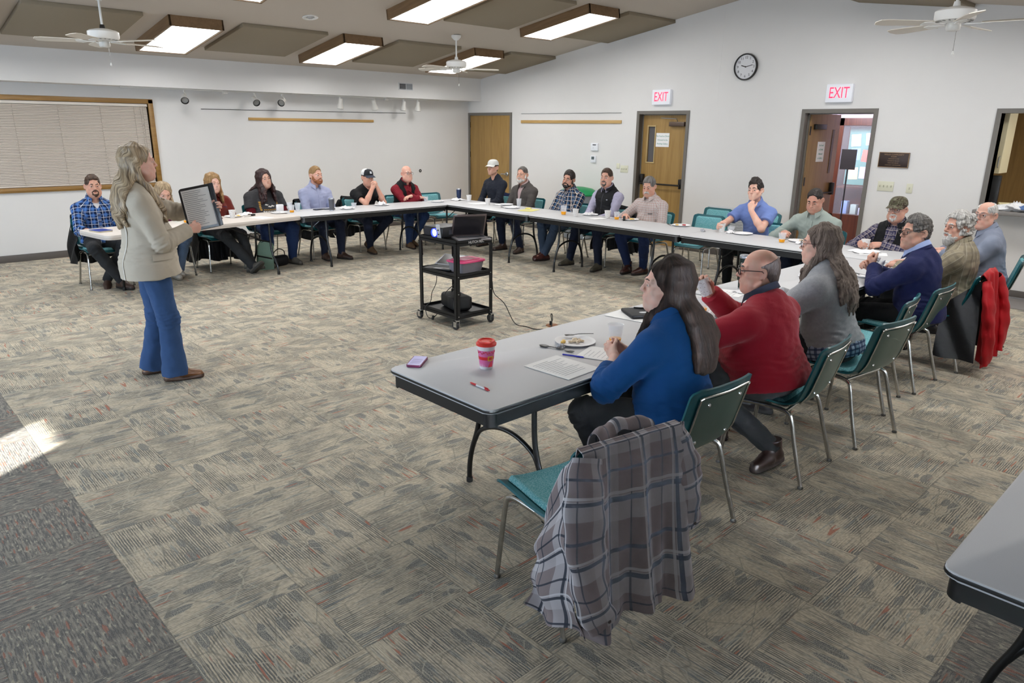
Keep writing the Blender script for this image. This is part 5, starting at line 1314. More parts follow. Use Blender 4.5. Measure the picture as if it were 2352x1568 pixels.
def collar(b, mat, parent, rise=.042, r=.068, tips=True, nm='collar', open_=.35, drop=.03):
    T = b.T; base = b.N + nv((0, .02, .022)); axn = unit(T((0, -.022, -.062)) - b.N + b.a * .08)
    x = b.x; f = unit(np.cross(axn, x)); rows = [[], [], [], []]; n = 28
    for j in range(n + 1):
        ph = open_ + (2 * PI - 2 * open_) * j / n; c_, s_ = math.cos(ph), math.sin(ph); fr = max(0, c_) ** 2
        d = x * s_ + f * c_ * 1.08; lo = -.028 * c_
        tip = (drop * max(0, c_) ** 3) if tips else 0
        rows[0].append(base + d * r + axn * (lo * .6 - .01)); rows[1].append(base + d * (r - .001) + axn * (rise + lo)); rows[2].append(base + d * (r + .007) + axn * (rise + lo - .002)); rows[3].append(base + d * (r + .019 + .012 * fr) + axn * (rise + lo - .036 - tip))
    return loft(nm, rows, mat, parent, .003, False)
def chest_patch(b, F, pts, name, mat, parent, off=.002, nu=10, nv_=10, th=.002):
    """pts: four corners (x, height fraction) of a panel that lies on the front of the garment"""
    q = [nv(p) for p in pts]; P = []
    for i in range(nu + 1):
        for j in range(nv_ + 1):
            u, v = i / nu, j / nv_; P.append(q[0] * (1 - u) * (1 - v) + q[1] * u * (1 - v) + q[2] * u * v + q[3] * (1 - u) * v)
    P = np.array(P); O = b.P + b.a[None] * (b.L * P[:, 1:2]) + b.x[None] * P[:, 0:1] + b.f[None] * .34
    H = F.hit(O, np.repeat(-b.f[None], len(O), 0), 40, .34) + b.f * off
    H = H.reshape(nu + 1, nv_ + 1, 3)
    return MB().sheet(lambda u, v: H[int(round(u * nu)), int(round(v * nv_))], nu, nv_, -th).build(name, mat, parent, 60)
def vwedge(b, F, top=.05, bot=.004, s0=.98, s1=.42, x=0):
    F.cone(b.B(s0, 0, .10), b.B(s1, x, .15), top, bot, op='s', k=.004, sq=(b.f, 2.6))
BODY = {}
def person(label, head, yaw, b, skin='#c99b84', h=.0075, iris=None, fem=0):
    """body object under an Empty at the floor below the hips; head = world place of the skull centre"""
    a = math.radians(yaw); off = Matrix.Rotation(a, 3, 'Z') @ Vector((b.Hc[0], b.Hc[1], 0))
    t = thing('person', label, 'person', (head[0] - off.x, head[1] - off.y, 0), a); BODY[label] = b
    F = Fld(); b.skin(F); Vt, Q, ids = F.surf(h)
    mesh_np('body', Vt, Q, skin_mats(skin), t, ids[Q].max(1))
    for s in (-1, 1): eyeball(b.T((s * .0315, .0765, .0025)), b.T.v((b.gaze if hasattr(b, 'gaze') else 0, 1, -.03)), .0135, iris or iris_b, t)
    return t
def top(b, t, mat, h, th=.012, kind='long', fold=None, name='shirt', skirt=0.0, fn=None, cuff=.0, fat=1.0, hem=.06):
    F = Fld(); b.torso(F, th, skirt=skirt);
    if hem is not None: F.cut(b.B(hem), -b.a, b.B(hem) - .4, b.B(hem) + nv((.4, .4, .02)))
    b.sleeves(F, th, kind, cuff=cuff, fat=fat)
    F.cone(b.N + nv((0, .01, .02)), b.T((0, -.022, -.062)), .052, .05, op='s', k=.004)
    if fn: fn(F)
    fbuild(F, name, mat, t, h, b.frames(), fold if fold is not None else [(.0035, 24, 11), (.0018, 55, 12)]); return F
def trousers(b, t, mat, h, th=.008, flare=0.0, end=0.0, fold=None, fat=1.0):
    F = Fld(); b.legs_(F, th, flare=flare, end=end, fat=fat); return fbuild(F, 'trousers', mat, t, h, b.frames(), fold if fold is not None else [(.004, 24, 21), (.002, 55, 22)])
def shoes(b, t, mats, h, kind='shoe'):
    for sd in (1, -1): shoe(b, sd, mats, t, h, kind)
def lock(F, pts, rs, k=.006): F.chain(pts, rs, k=k, pf=0)
def long_hair(b, F, T, length=.34, n=54, wave=.0, vol=.0, front=True, part=0.0, seed=1, spread=1.0, lo=.7, back_y=0.0, G=None, k=.02, fmax=2.4, rend=1.0, face=1.0):
    """cap of hair plus falling locks; lengths below the skull centre"""
    r = random.Random(seed)
    F.ell(T((0, -.018, .036)), nv((.083 + vol, .103 + vol, .091 + vol)) * T.s, R=T.R, k=.01, pf=0)
    F.ell(T((0, -.045, -.03)), nv((.078 + vol, .072 + vol, .09)) * T.s, R=T.R, k=.03, pf=0)
    F.ell(T((0, .05, -.13)), nv((.10, .085, .085)) * T.s, R=T.R, op='s', k=.01)
    for i in range(n):
        q = i / (n - 1) * 2 - 1; th = q * fmax          # angle from the back of the head
        sx, cy_ = math.sin(th), -math.cos(th)
        jit = r.uniform(-.08, .08); L = length * (lo + (1 - lo) * r.random() ** .5) * (1 - .12 * abs(q) ** 3)
        R1 = .080 + vol; p = [T((part + sx * .02, -.01 + cy_ * .03, .114 + vol)), T((sx * R1 * .76, -.018 + cy_ * (R1 + .016) * .76, .088)), T((sx * (R1 - .002), -.018 + cy_ * (R1 + .014), .03)), T((sx * (R1 - .001), -.018 + cy_ * (R1 + .008), -.05))]
        base = p[-1]; out = T.v((sx, cy_ + back_y, 0)); out[2] = 0; side = np.cross(out, Z3); m = 5; ph = r.uniform(0, 6.28)
        for g in range(1, m + 1):
            z = (L - .05) * g / m; dr = .022 * spread * math.sin(min(1, g / 3) * PI / 2) + .012 * g / m * spread
            p.append(base + out * dr - Z3 * z + (side * math.sin(ph + g * 2.1) + out * math.cos(ph + g * 1.7)) * wave * min(1, g / 2) + side * jit * .15 * g / m + (np.array([-out[0] * .03, .075, 0]) * min(1, g / 3) if cy_ > -.35 else 0))
        if G is not None:
            for g in range(4, len(p)):
                for _ in range(4):
                    dd = G.eval([p[g]])[0]
                    if dd > .004: break
                    o_ = unit(out * .75 + np.array([0, -.5, 0])) if cy_ < -.35 else unit(out * .25 + np.array([0, .9, 0])); p[g] = p[g] + o_ * min(.03, .006 - dd)
        lock(F, p, [.009, .0115, .0125, .0125] + [.012 - .0068 * rend * (g / m) ** 1.5 for g in range(1, m + 1)], k=k)
    F.ell(T((0, .102, -.036)), nv((.0765 * face, .086 * face, .116)) * T.s, R=T.R, op='s', k=.008)
    return F
def chair_for(t, b, label, dy=.05, deg=0):
    v = Matrix.Rotation(t.rotation_euler.z, 3, 'Z') @ Vector((0, dy, 0))
    return chair(t.location.x + v.x, t.location.y + v.y, math.degrees(t.rotation_euler.z) + deg, label)

def blazer(b, t, mat, inner, h, th=.018, s1=.42, nm='jacket', skirt=.08, cuff=.012, s0w=.062, fold=None, hem=-.14, bare_inner=False):
    F = Fld(); b.torso(F, .006, low=False); F.cone(b.N + nv((0, .01, .02)), b.T((0, -.022, -.062)), .052, .05, op='s', k=.004); F.cut(b.B(.2), -b.a)
    fbuild(F, 'shirt', inner, t, h, b.frames())
    F = top(b, t, mat, h, th, 'long', fold, nm, skirt, lambda f: vwedge(b, f, s0w, .006, .99, s1), cuff, hem=hem)
    G = Fld(); b.torso(G, th, skirt=skirt)
    for sd in (-1, 1): chest_patch(b, G, [(sd * .056, .93), (sd * .118, .80), (sd * .075, .62), (sd * .010, s1 + .02)][::1], 'lapel', mat, t, .004, 8, 8, .003)
    collar(b, mat, t, .026, .078, False, 'jacket_collar'); return F
def vest(b, t, mat, h, th=.022, s1=.2, w0=.05, w1=.03, nm='vest', col=True):
    F = Fld(); b.torso(F, th, skirt=.03); F.cone(b.N + nv((0, .01, .02)), b.T((0, -.022, -.062)), .058, .056, op='s', k=.004)
    for sd in (-1, 1): F.cone(b.S[sd] + b.x * sd * .02, b.S[sd] + b.x * sd * .2, .1, .14, op='s', k=.01)
    if s1 is not None: vwedge(b, F, w0, w1, 1.0, s1)
    F.cut(b.B(.0), -b.a, b.B(0) - .4, b.B(0) + nv((.4, .4, .02)))
    fbuild(F, nm, mat, t, h, b.frames(), [(.004, 26, 31), (.002, 60, 32)])
    if col: collar(b, mat, t, .036, .078, False, 'vest_collar', .5)
    return F
def buttons(b, F, mat, t, n=5, s0=.86, s1=.3, x=0):
    w = MB(); P = np.array([b.B(s0 + (s1 - s0) * i / (n - 1), x, .33) for i in range(n)]); H = F.hit(P, np.repeat(-b.f[None], n, 0), 40, .33)
    q = Matrix(np.stack([b.x, -b.a, b.f], 1).tolist())
    for p in H: w.lathe([(0, .003), (.0045, .003), (.0055, .001), (.0055, -.002)], p, 10, q)
    w.build('buttons', mat, t)
def placket(b, F, mat, t, wd=.016, s0=.93, s1=.14, x=0): return addcl(chest_patch(b, F, [(x - wd, s0), (x + wd, s0), (x + wd, s1), (x - wd, s1)], 'placket', mat, t, .0025, 2, 14, .003))
def short_hair(b, t, mat, h, fold=None, **k):
    F = Fld(); cap_hair(F, b.T, **k); hairmesh(F, 'hair', mat, t, h, b, fold)

def garment(b, t=.026, sleeves=True, skirt=.02, fat=1.15):
    G = Fld(); b.torso(G, t, skirt=skirt)
    if sleeves: b.sleeves(G, t - .006, 'long', fat=fat)
    return G
# ------------------------------------------------------------------ cloth kinds
black_cloth = Mcloth('black_cloth', '#101114'); black_trs = Mcloth('black_trousers', '#0b0c0e')
navy_denim = Mcloth('navy_denim', '#151c2e', fold=.6); mid_denim = Mcloth('mid_denim', '#34507a', fold=.8, var=.18); grey_trs = Mcloth('charcoal_trousers', '#2c2e31')
pale_denim = Mcloth('pale_denim', '#566a86', var=.12)
shoe_brown = [M('brown_leather', '#3f2b22', .45, var=.1), M('dark_sole', '#1c1613', .7)]
shoe_tan = [M('tan_suede', '#5e4630', .8, var=.1), M('tan_sole', '#2c2119', .7)]
shoe_grey = [M('grey_shoe', '#5a5650', .7, var=.15), M('grey_sole', '#37342f', .7)]
shoe_white = [M('white_trainer', '#b4b0a9', .6, var=.1), M('pale_sole', '#8d877d', .7)]
shoe_black = [M('black_leather', '#151314', .4), M('black_sole', '#0c0b0b', .7)]
hair_brown = Mhair('hair_brown', '#2c1d14', '#4d3524'); hair_dark = Mhair('hair_dark', '#0f0b0a', '#2b201b'); hair_blond = Mhair('hair_blond', '#6e5940', '#c1ab8a'); hair_red = Mhair('hair_red', '#5f3a20', '#8d5c38'); hair_ginger = Mhair('hair_ginger', '#7a4426', '#a5683c')
hair_straw = Mhair('hair_straw', '#7a5c3c', '#a98656'); hair_grey = Mhair('hair_grey', '#46423f', '#8a8683'); hair_white = Mhair('hair_white', '#a6a3a0', '#e4e2df'); hair_pepper = Mhair('hair_pepper', '#25221f', '#77736f'); hair_wine = Mhair('hair_wine', '#120b0b', '#3a1a18'); hair_long_grey = Mhair('hair_long_grey', '#453a33', '#8a7d74', 70, .6, .15)
gl_dark = M('dark_glasses', '#101012', .3); gl_steel = M('steel_glasses', '#77787c', .25, .9)
# ------------------------------------------------------------------ the meeting: twenty two people
PEOPLE_T0 = 0
FAR, NEAR = .0068, .0048
btn = M('shirt_button', '#e6e2dc', .4)
def brow_(b, m, t, k=1.0): brows(b, m, t, .004, k)
W = 180
# 1 man in blue plaid
b = Body(.545, .05, 1.18, sw=.19, g=1.05, hyaw=-4, R=dict(w=(.05, .33, .655), d=(-.8, .5, -.1), pole=(1, -.6, -.2)), L=dict(w=(-.08, .32, .655), d=(.8, .5, 0)), legs={1: dict(k=(.17, .42, .5), a=(-.06, .42, .1), t=(-.4, 1, -.1)), -1: dict(k=(-.14, .42, .49), a=(.03, .2, .1), t=(.3, .9, -.4), up=(0, .4, .9))})
t = person('man in blue plaid shirt with rolled sleeves and goatee, behind the white table', (-7.81, -2.45, 1.18), W, b, '#cb9f8a', FAR)
bp = Mplaid('blue_plaid', '#35609f', [(0, .074, .034, 0, '#101a38', .85), (1, .074, .034, 0, '#101a38', .85), (0, .074, .0045, .05, '#dde4ef', .85), (1, .074, .0045, .05, '#dde4ef', .85), (0, .074, .008, .02, '#5f86c8', .6), (1, .074, .008, .02, '#5f86c8', .6)])
tee = Mcloth('white_tee', '#d9d9dc'); F = Fld(); b.torso(F, .004, low=False); F.cut(b.B(.5), -b.a); fbuild(F, 'undershirt', tee, t, FAR)
F = top(b, t, bp, FAR, .014, 'rolled', hem=-.06, skirt=.03, fn=lambda f: vwedge(b, f, .05, .004, .99, .76)); collar(b, bp, t, open_=.6); placket(b, F, bp, t, .016, .74, .1); buttons(b, F, btn, t, 4, .7, .2)
trousers(b, t, grey_trs, .008); shoes(b, t, shoe_brown, .0065); short_hair(b, t, hair_brown, .005, top=.012, line=.006); brow_(b, hair_brown, t); beard(b, hair_brown, t, .005, 'goatee')
chair_for(t, b, 'teal chair under the man in blue plaid behind white table')
# 2 woman behind the clipboard
b = Body(.54, .12, 1.06, sw=.165, fem=1, hpitch=-22, R=dict(w=(.06, .36, .64), d=(-.6, .7, -.3)), L=dict(w=(-.05, .38, .65), d=(.6, .7, -.3)), legs={1: dict(k=(.12, .43, .5), a=(.04, .3, .1), t=(0, 1, 0)), -1: dict(k=(-.1, .44, .52), a=(-.02, .24, .12), t=(0, 1, -.2))})
t = person('blonde woman seated behind the presenter, mostly hidden by the clipboard', (-7.02, -2.4, 1.06), W, b, '#dab29f', FAR)
top(b, t, Mcloth('plum_top', '#6d2448'), FAR, .012, hem=-.05, skirt=.02); trousers(b, t, pale_denim, .008, flare=.035); shoes(b, t, shoe_white, .0065)
F = Fld(); long_hair(b, F, b.T, .3, seed=2, G=garment(b)); hairmesh(F, 'hair', hair_blond, t, .006, b, strand=(.004, 70, .5)); brow_(b, hair_straw, t, .6)
chair_for(t, b, 'teal chair under the blonde woman hidden behind the clipboard')
# 3 woman in rust pullover
b = Body(.545, .05, 1.15, sw=.172, g=1.05, fem=1, hpitch=-6, hyaw=6, R=dict(w=(.07, .31, .655), d=(-.7, .6, -.1)), L=dict(w=(-.06, .32, .655), d=(.7, .6, -.1)), legs={1: dict(k=(.06, .43, .49), a=(-.19, .63, .1), t=(-.25, .75, .65), up=(.1, -.6, .75)), -1: dict(k=(-.16, .43, .49), a=(-.2, .55, .1), t=(-.5, .8, .3), up=(0, -.3, .9))})
t = person('woman in rust quarter-zip pullover with long straight hair', (-6.35, -2.3, 1.15), W, b, '#dfb8a8', FAR)
rust = Mcloth('rust_fleece', '#6a2119', sheen=.2); nvy = Mcloth('navy_trim', '#1f2a52')
F = top(b, t, rust, FAR, .014, fold=[(.005, 24, 1), (.002, 55, 2)], hem=-.05, skirt=.03); collar(b, rust, t, .04, .07, False, open_=.25); chest_patch(b, F, [(-.006, .95), (.006, .95), (.006, .76), (-.006, .76)], 'zip_placket', nvy, t, .003, 2, 6); chest_patch(b, F, [(-.13, .66), (-.07, .68), (-.07, .665), (-.13, .645)], 'chest_pocket_trim', nvy, t, .003, 4, 2)
trousers(b, t, grey_trs, .008, flare=.012); shoes(b, t, shoe_grey, .0065)
F = Fld(); long_hair(b, F, b.T, .26, seed=3, spread=.9, lo=.85, G=garment(b)); hairmesh(F, 'hair', hair_straw, t, .0055, b, strand=(.003, 80, .1)); brow_(b, hair_straw, t, .7)
chair_for(t, b, 'teal chair under the woman in rust pullover')
# 4 woman in grey tee
b = Body(.55, .06, 1.175, sw=.2, g=1.36, belly=.8, fem=1, hyaw=4, hroll=6, bust=1.25, R=dict(w=(.10, .33, .67), d=(-.7, .6, -.1)), L=dict(w=(-.10, .33, .67), d=(.7, .6, -.1)), legs={1: dict(k=(.19, .43, .51), a=(.16, .36, .09), t=(.1, 1, 0)), -1: dict(k=(-.19, .43, .51), a=(-.19, .37, .09), t=(-.2, 1, 0))})
t = person('woman in grey printed tee over red sleeves with long dark hair', (-5.62, -2.25, 1.175), W, b, '#d4ab97', FAR)
wine = Mcloth('wine_sleeve', '#5c101c'); F = Fld(); b.sleeves(F, .006, 'long', fat=1.25); fbuild(F, 'undershirt', wine, t, FAR)
gtee = Mcloth('charcoal_tee', '#37373a'); F = top(b, t, gtee, FAR, .014, 'short', fat=1.35, hem=-.08, skirt=.03)
yel = M('gold_print', '#b98a35', .8); wht = M('white_print', '#d9d6cf', .8)
for i, ch in enumerate('LETS DO THIS'):
    pass
for k in range(7):
    for sd in (-1, 1):
        if k < 5: chest_patch(b, F, [(sd * .125 - .013, .70 - k * .055), (sd * .125 + .013, .70 - k * .055), (sd * .125 + .011, .665 - k * .055), (sd * .125 - .009, .66 - k * .055)], 'print_letter', yel, t, .002, 3, 3)
for k in range(9): chest_patch(b, F, [(-.10 + k * .024, .43), (-.085 + k * .024, .43), (-.085 + k * .024, .405), (-.10 + k * .024, .40)], 'print_letter', wht, t, .002, 2, 2)
for k in range(8): chest_patch(b, F, [(-.09 + k * .024, .475), (-.076 + k * .024, .475), (-.076 + k * .024, .452), (-.09 + k * .024, .45)], 'print_letter', yel, t, .002, 2, 2)
for x, s in ((-.045, .56), (.04, .6), (0, .545)): chest_patch(b, F, [(x - .03, s), (x + .01, s + .03), (x + .03, s), (x - .01, s - .02)], 'print_bird', wht, t, .002, 3, 3)
trousers(b, t, Mcloth('blue_jeans', '#22355c', fold=.7, var=.15), .01, fat=1.2); shoes(b, t, shoe_grey, .0065)
F = Fld(); long_hair(b, F, b.T, .34, wave=.012, seed=4, spread=1.3, vol=.002, G=garment(b, fat=1.4)); hairmesh(F, 'hair', hair_wine, t, .0055, b, strand=(.005, 60, 1.0)); brow_(b, hair_dark, t, .9)
chair_for(t, b, 'teal chair under the woman in grey printed tee')
# 5 man in lilac shirt
b = Body(.55, .05, 1.195, sw=.195, hyaw=12, R=dict(w=(.06, .33, .655), d=(-.7, .6, -.1)), L=dict(w=(-.05, .34, .655), d=(.7, .6, -.1)), legs={1: dict(k=(.14, .43, .5), a=(.10, .36, .09)), -1: dict(k=(-.14, .43, .5), a=(-.12, .46, .09), t=(-.4, 1, 0))})
t = person('man in lilac button shirt with ginger beard', (-4.82, -2.25, 1.195), W, b, '#d7aa97', FAR, iris_l)
lil = Mcloth('lilac_shirt', '#a2a8c6', fold=.8); F = top(b, t, lil, FAR, .015, hem=.02, fold=[(.006, 22, 4), (.003, 50, 5)]); collar(b, lil, t, open_=.45); placket(b, F, lil, t); buttons(b, F, btn, t, 5); chest_patch(b, F, [(-.075, .70), (-.063, .70), (-.063, .685), (-.075, .685)], 'embroidery', nvy, t, .002, 2, 2)
trousers(b, t, navy_denim, .009); shoes(b, t, shoe_brown, .0065, 'boot'); short_hair(b, t, hair_straw, .005, top=.008, line=.014, side=-.002); brow_(b, hair_ginger, t); beard(b, hair_ginger, t, .005)
chair_for(t, b, 'teal chair under the man in lilac shirt')
# 6 man in black cap
b = Body(.545, .19, 1.135, sw=.2, g=1.06, hyaw=2, hpitch=-6, R=dict(w=(.045, .385, .985), d=(-.45, .0, .9), n=(-.8, -.5, -.2), pose='clasp', pole=(.35, .4, -1)), L=dict(w=(-.045, .385, .985), d=(.45, .0, .9), n=(.8, -.5, -.2), pose='clasp', pole=(-.35, .4, -1)), legs={1: dict(k=(.18, .42, .5), a=(.12, .38, .09)), -1: dict(k=(-.2, .42, .5), a=(-.02, .12, .12), t=(0, .9, -.5), up=(0, .5, .85))})
t = person('man in black tee and black cap, hands clasped at his mouth', (-3.97, -2.3, 1.135), W, b, '#d1a38e', FAR)
F = top(b, t, black_cloth, FAR, .014, 'short', hem=-.05, skirt=.03); trousers(b, t, navy_denim, .009); shoes(b, t, shoe_tan, .0065, 'boot'); short_hair(b, t, hair_dark, .0055); brow_(b, hair_dark, t)
capb = M('cap_black', '#14171f', .8); capw = M('cap_mesh_white', '#d6d6d6', .8); cap(b, capb, M('cap_brim', '#2a3140', .8), t, FAR, capw, M('cap_emblem', '#c9ccd2', .6))
chair_for(t, b, 'teal chair under the man in black cap')
# 7 bald man in red shirt and black vest
b = Body(.55, .12, 1.17, sw=.195, g=1.12, belly=.4, hyaw=-4, R=dict(w=(-.07, .36, .80), d=(-1, .1, -.1), n=(0, 0, -1), pole=(1, -.2, -.5)), L=dict(w=(.07, .33, .825), d=(1, .15, -.1), n=(0, 0, -1), pole=(-1, -.2, -.5)), legs={1: dict(k=(.18, .42, .5), a=(.14, .33, .09)), -1: dict(k=(-.12, .42, .5), a=(.0, .2, .1), t=(.1, 1, -.2))})
t = person('bald man in red shirt and black vest with crossed arms', (-3.2, -2.25, 1.17), W, b, '#d9ac9a', FAR, iris_l)
rp = Mplaid('red_check', '#7d1c2a', [(0, .02, .006, 0, '#5a101b', .8), (1, .02, .006, 0, '#a03a45', .6)]); F = top(b, t, rp, FAR, .012, hem=.0); collar(b, rp, t, open_=.5); vest(b, t, Mcloth('black_fleece', '#121316'), FAR, .022, .3, .075, .01); placket(b, F, rp, t)
trousers(b, t, Mcloth('blue_denim', '#2b3f66', fold=.7), .009); shoes(b, t, shoe_tan, .0065, 'boot')
F = Fld(); cap_hair(F, b.T, side=-.0035, nape=-.07); F.cut(b.T((0, 0, .028)), b.T.v((0, .35, 1))); hairmesh(F, 'hair', hair_white, t, .0055, b); brow_(b, hair_grey, t, .8); glasses(b, gl_steel, t, .025, .017)
chair_for(t, b, 'teal chair under the bald man in black vest')
W = 90
# 8 man in white cap
b = Body(.555, .09, 1.26, sw=.19, hyaw=14, R=dict(w=(.07, .36, .65)), L=dict(w=(-.07, .36, .65)))
t = person('man in white cap and navy sweatshirt by the corner door', (-1.95, -2.94, 1.26), W, b, '#c99f8a', FAR)
nv_s = Mcloth('navy_sweatshirt', '#20242f'); top(b, t, nv_s, FAR, .014, hem=-.05, skirt=.03); F = Fld(); b.torso(F, .004, low=False); F.cut(b.B(.8), -b.a); fbuild(F, 'undershirt', Mcloth('tan_tee', '#9d8377'), t, FAR)
trousers(b, t, black_trs, .009); shoes(b, t, shoe_brown, .0065); short_hair(b, t, hair_brown, .0055); brow_(b, hair_brown, t); cap(b, M('cap_white', '#cfd0cc', .8), M('cap_white_brim', '#d4d5d1', .8), t, FAR)
chair_for(t, b, 'teal chair under the man in white cap')
# 9 man in grey blazer
b = Body(.55, .08, 1.185, sw=.2, g=1.12, belly=.5, hyaw=16, R=dict(w=(.09, .36, .65)), L=dict(w=(-.09, .36, .65)), legs={1: dict(k=(.13, .43, .5), a=(.12, .38, .09)), -1: dict(k=(-.2, .43, .5), a=(-.27, .36, .09), t=(-.3, 1, 0))})
t = person('man in grey tweed blazer with short grey beard', (-2.0, -3.7, 1.185), W, b, '#d0a48f', FAR)
pink = Mcloth('pale_pink_shirt', '#b9a2a2'); blazer(b, t, Mcloth('grey_tweed', '#4c4846', var=.15, bump=.4), pink, FAR, s1=.3, s0w=.06); collar(b, pink, t, open_=.5); trousers(b, t, navy_denim, .009); shoes(b, t, shoe_brown, .0065, 'boot')
short_hair(b, t, hair_pepper, .005, line=.022, side=-.003); brow_(b, hair_grey, t); beard(b, hair_white, t, .005)
chair_for(t, b, 'teal chair under the man in grey blazer')
# 10 man in plaid with dark beard
b = Body(.55, .02, 1.17, sw=.2, g=1.1, belly=.6, hyaw=14, hroll=-8, hpitch=-4, R=dict(w=(.08, .36, .66)), L=dict(w=(-.08, .36, .66)), legs={1: dict(k=(.14, .43, .51), a=(.06, .47, .11), t=(.1, 1, .1)), -1: dict(k=(-.14, .43, .51), a=(.0, .5, .1), t=(.3, 1, .2))})
t = person('man in navy and tan plaid shirt with full dark beard', (-2.0, -4.7, 1.17), W, b, '#c99d88', FAR)
p10 = Mplaid('navy_plaid', '#2f4a6c', [(0, .06, .026, 0, '#141c30', .85), (1, .06, .026, 0, '#141c30', .8), (0, .06, .008, .04, '#cdbcae', .9), (1, .06, .008, .04, '#d6c9bd', .9), (1, .06, .004, .02, '#6f93b5', .9)])
F = top(b, t, p10, FAR, .016, hem=-.05, skirt=.03); collar(b, p10, t, open_=.45); placket(b, F, p10, t); buttons(b, F, btn, t); trousers(b, t, Mcloth('grey_blue_denim', '#3c4a5e', fold=.7), .009); shoes(b, t, [M('red_brown_leather', '#4a211c', .45), M('dark_red_sole', '#2b1412', .7)], .0065)
short_hair(b, t, hair_dark, .005, top=.016, line=.002, side=.004, front=.006); brow_(b, hair_dark, t, 1.1); beard(b, hair_dark, t, .005)
chair_for(t, b, 'teal chair under the man in navy and tan plaid')
# 11 man in black vest
b = Body(.555, .04, 1.23, sw=.2, g=1.05, hyaw=16, R=dict(w=(.08, .37, .66)), L=dict(w=(-.1, .37, .67)), legs={1: dict(k=(.19, .43, .51), a=(.24, .5, .09)), -1: dict(k=(-.2, .43, .51), a=(-.30, .5, .09), t=(-.2, 1, 0))})
t = person('man in black zip vest over lilac sleeves with goatee', (-2.0, -5.42, 1.23), W, b, '#d1a491', FAR, iris_l)
l2 = Mcloth('pale_lilac_shirt', '#a7a4bb', fold=.8); F = top(b, t, l2, FAR, .014, hem=.0); collar(b, l2, t, open_=.4); G = vest(b, t, Mcloth('black_softshell', '#0d0e12', rough=.7), FAR, .024, None); chest_patch(b, G, [(-.004, .93), (.004, .93), (.004, .05), (-.004, .05)], 'zip', M('zip_grey', '#30333b', .4), t, .002, 2, 12); chest_patch(b, G, [(-.10, .74), (-.075, .745), (-.078, .72), (-.1, .725)], 'emblem', M('vest_emblem', '#b9bcc6', .6), t, .002, 2, 2)
trousers(b, t, navy_denim, .009); shoes(b, t, [M('olive_shoe', '#4b463a', .7, var=.2), M('olive_sole', '#25231e', .7)], .0065); short_hair(b, t, hair_brown, .005, top=.01, line=.004); brow_(b, hair_brown, t); beard(b, hair_pepper, t, .005, 'goatee')
chair_for(t, b, 'teal chair under the man in black zip vest')
# 12 moustached man
b = Body(.55, .09, 1.16, sw=.2, g=1.12, belly=.7, hyaw=14, hpitch=-16, R=dict(w=(.16, .36, .78), d=(-.5, .8, 0), pole=(1, -.4, -.6)), L=dict(w=(-.14, .35, .68)), legs={1: dict(k=(.2, .4, .5), a=(.09, .33, .1), t=(-.2, 1, 0)), -1: dict(k=(-.2, .4, .5), a=(-.11, .26, .1), t=(.2, 1, -.2))})
t = person('grey-haired man with white walrus moustache in pale checked shirt', (-2.05, -6.2, 1.16), W, b, '#cea28e', FAR)
p12 = Mplaid('pale_check', '#c9bfba', [(0, .03, .004, 0, '#8a4f4c', .7), (1, .03, .004, 0, '#8a4f4c', .7), (0, .03, .003, .015, '#7a7484', .5), (1, .03, .003, .015, '#7a7484', .5)])
F = top(b, t, p12, FAR, .016, hem=.0, fold=[(.006, 22, 14), (.003, 50, 15)]); collar(b, p12, t, open_=.45); placket(b, F, p12, t); buttons(b, F, ink_m, t); chest_patch(b, F, [(-.12, .62), (-.065, .615), (-.065, .595), (-.12, .60)], 'pocket_glasses', black_m, t, .006, 3, 2, .006)
trousers(b, t, Mcloth('indigo_denim', '#1c2a4c', fold=.7), .01); shoes(b, t, [M('chestnut_leather', '#43231c', .4, var=.1), M('chestnut_sole', '#1e1513', .7)], .0065, 'boot'); short_hair(b, t, hair_grey, .005, top=.012, side=.003); brow_(b, hair_grey, t); beard(b, hair_white, t, .005, 'walrus', 'moustache')
chair_for(t, b, 'teal chair under the moustached man in checked shirt')
# 13 young man in blue polo
b = Body(.555, .16, 1.215, sw=.19, hyaw=4, hroll=4, R=dict(w=(.19, .56, .80), d=(-.25, .9, .1), n=(-1, .1, -.1), pose='grip', pole=(.8, -.3, -.6)), L=dict(w=(-.06, .315, .985), d=(.3, -.3, .9), n=(.2, -1, -.1), curls=(.6, 1.5, 1.0), pole=(-.5, .7, -1)))
t = person('young man in pale blue polo shirt resting chin on hand', (-2.05, -7.74, 1.215), W, b, '#e2b9a6', FAR)
polo = Mcloth('blue_polo', '#7288c4', fold=.8); F = top(b, t, polo, FAR, .014, 'short', fat=1.1, hem=-.05, skirt=.02); collar(b, polo, t, .03, .068, True, open_=.5, drop=.01); placket(b, F, polo, t, .016, .93, .72); trousers(b, t, black_trs, .01); shoes(b, t, shoe_black, .0065)
short_hair(b, t, hair_dark, .005, [(.006, 75, 3), (.004, 120, 4)], top=.022, side=.004, front=.006); brow_(b, hair_dark, t)
chair_for(t, b, 'teal chair under the young man in blue polo')
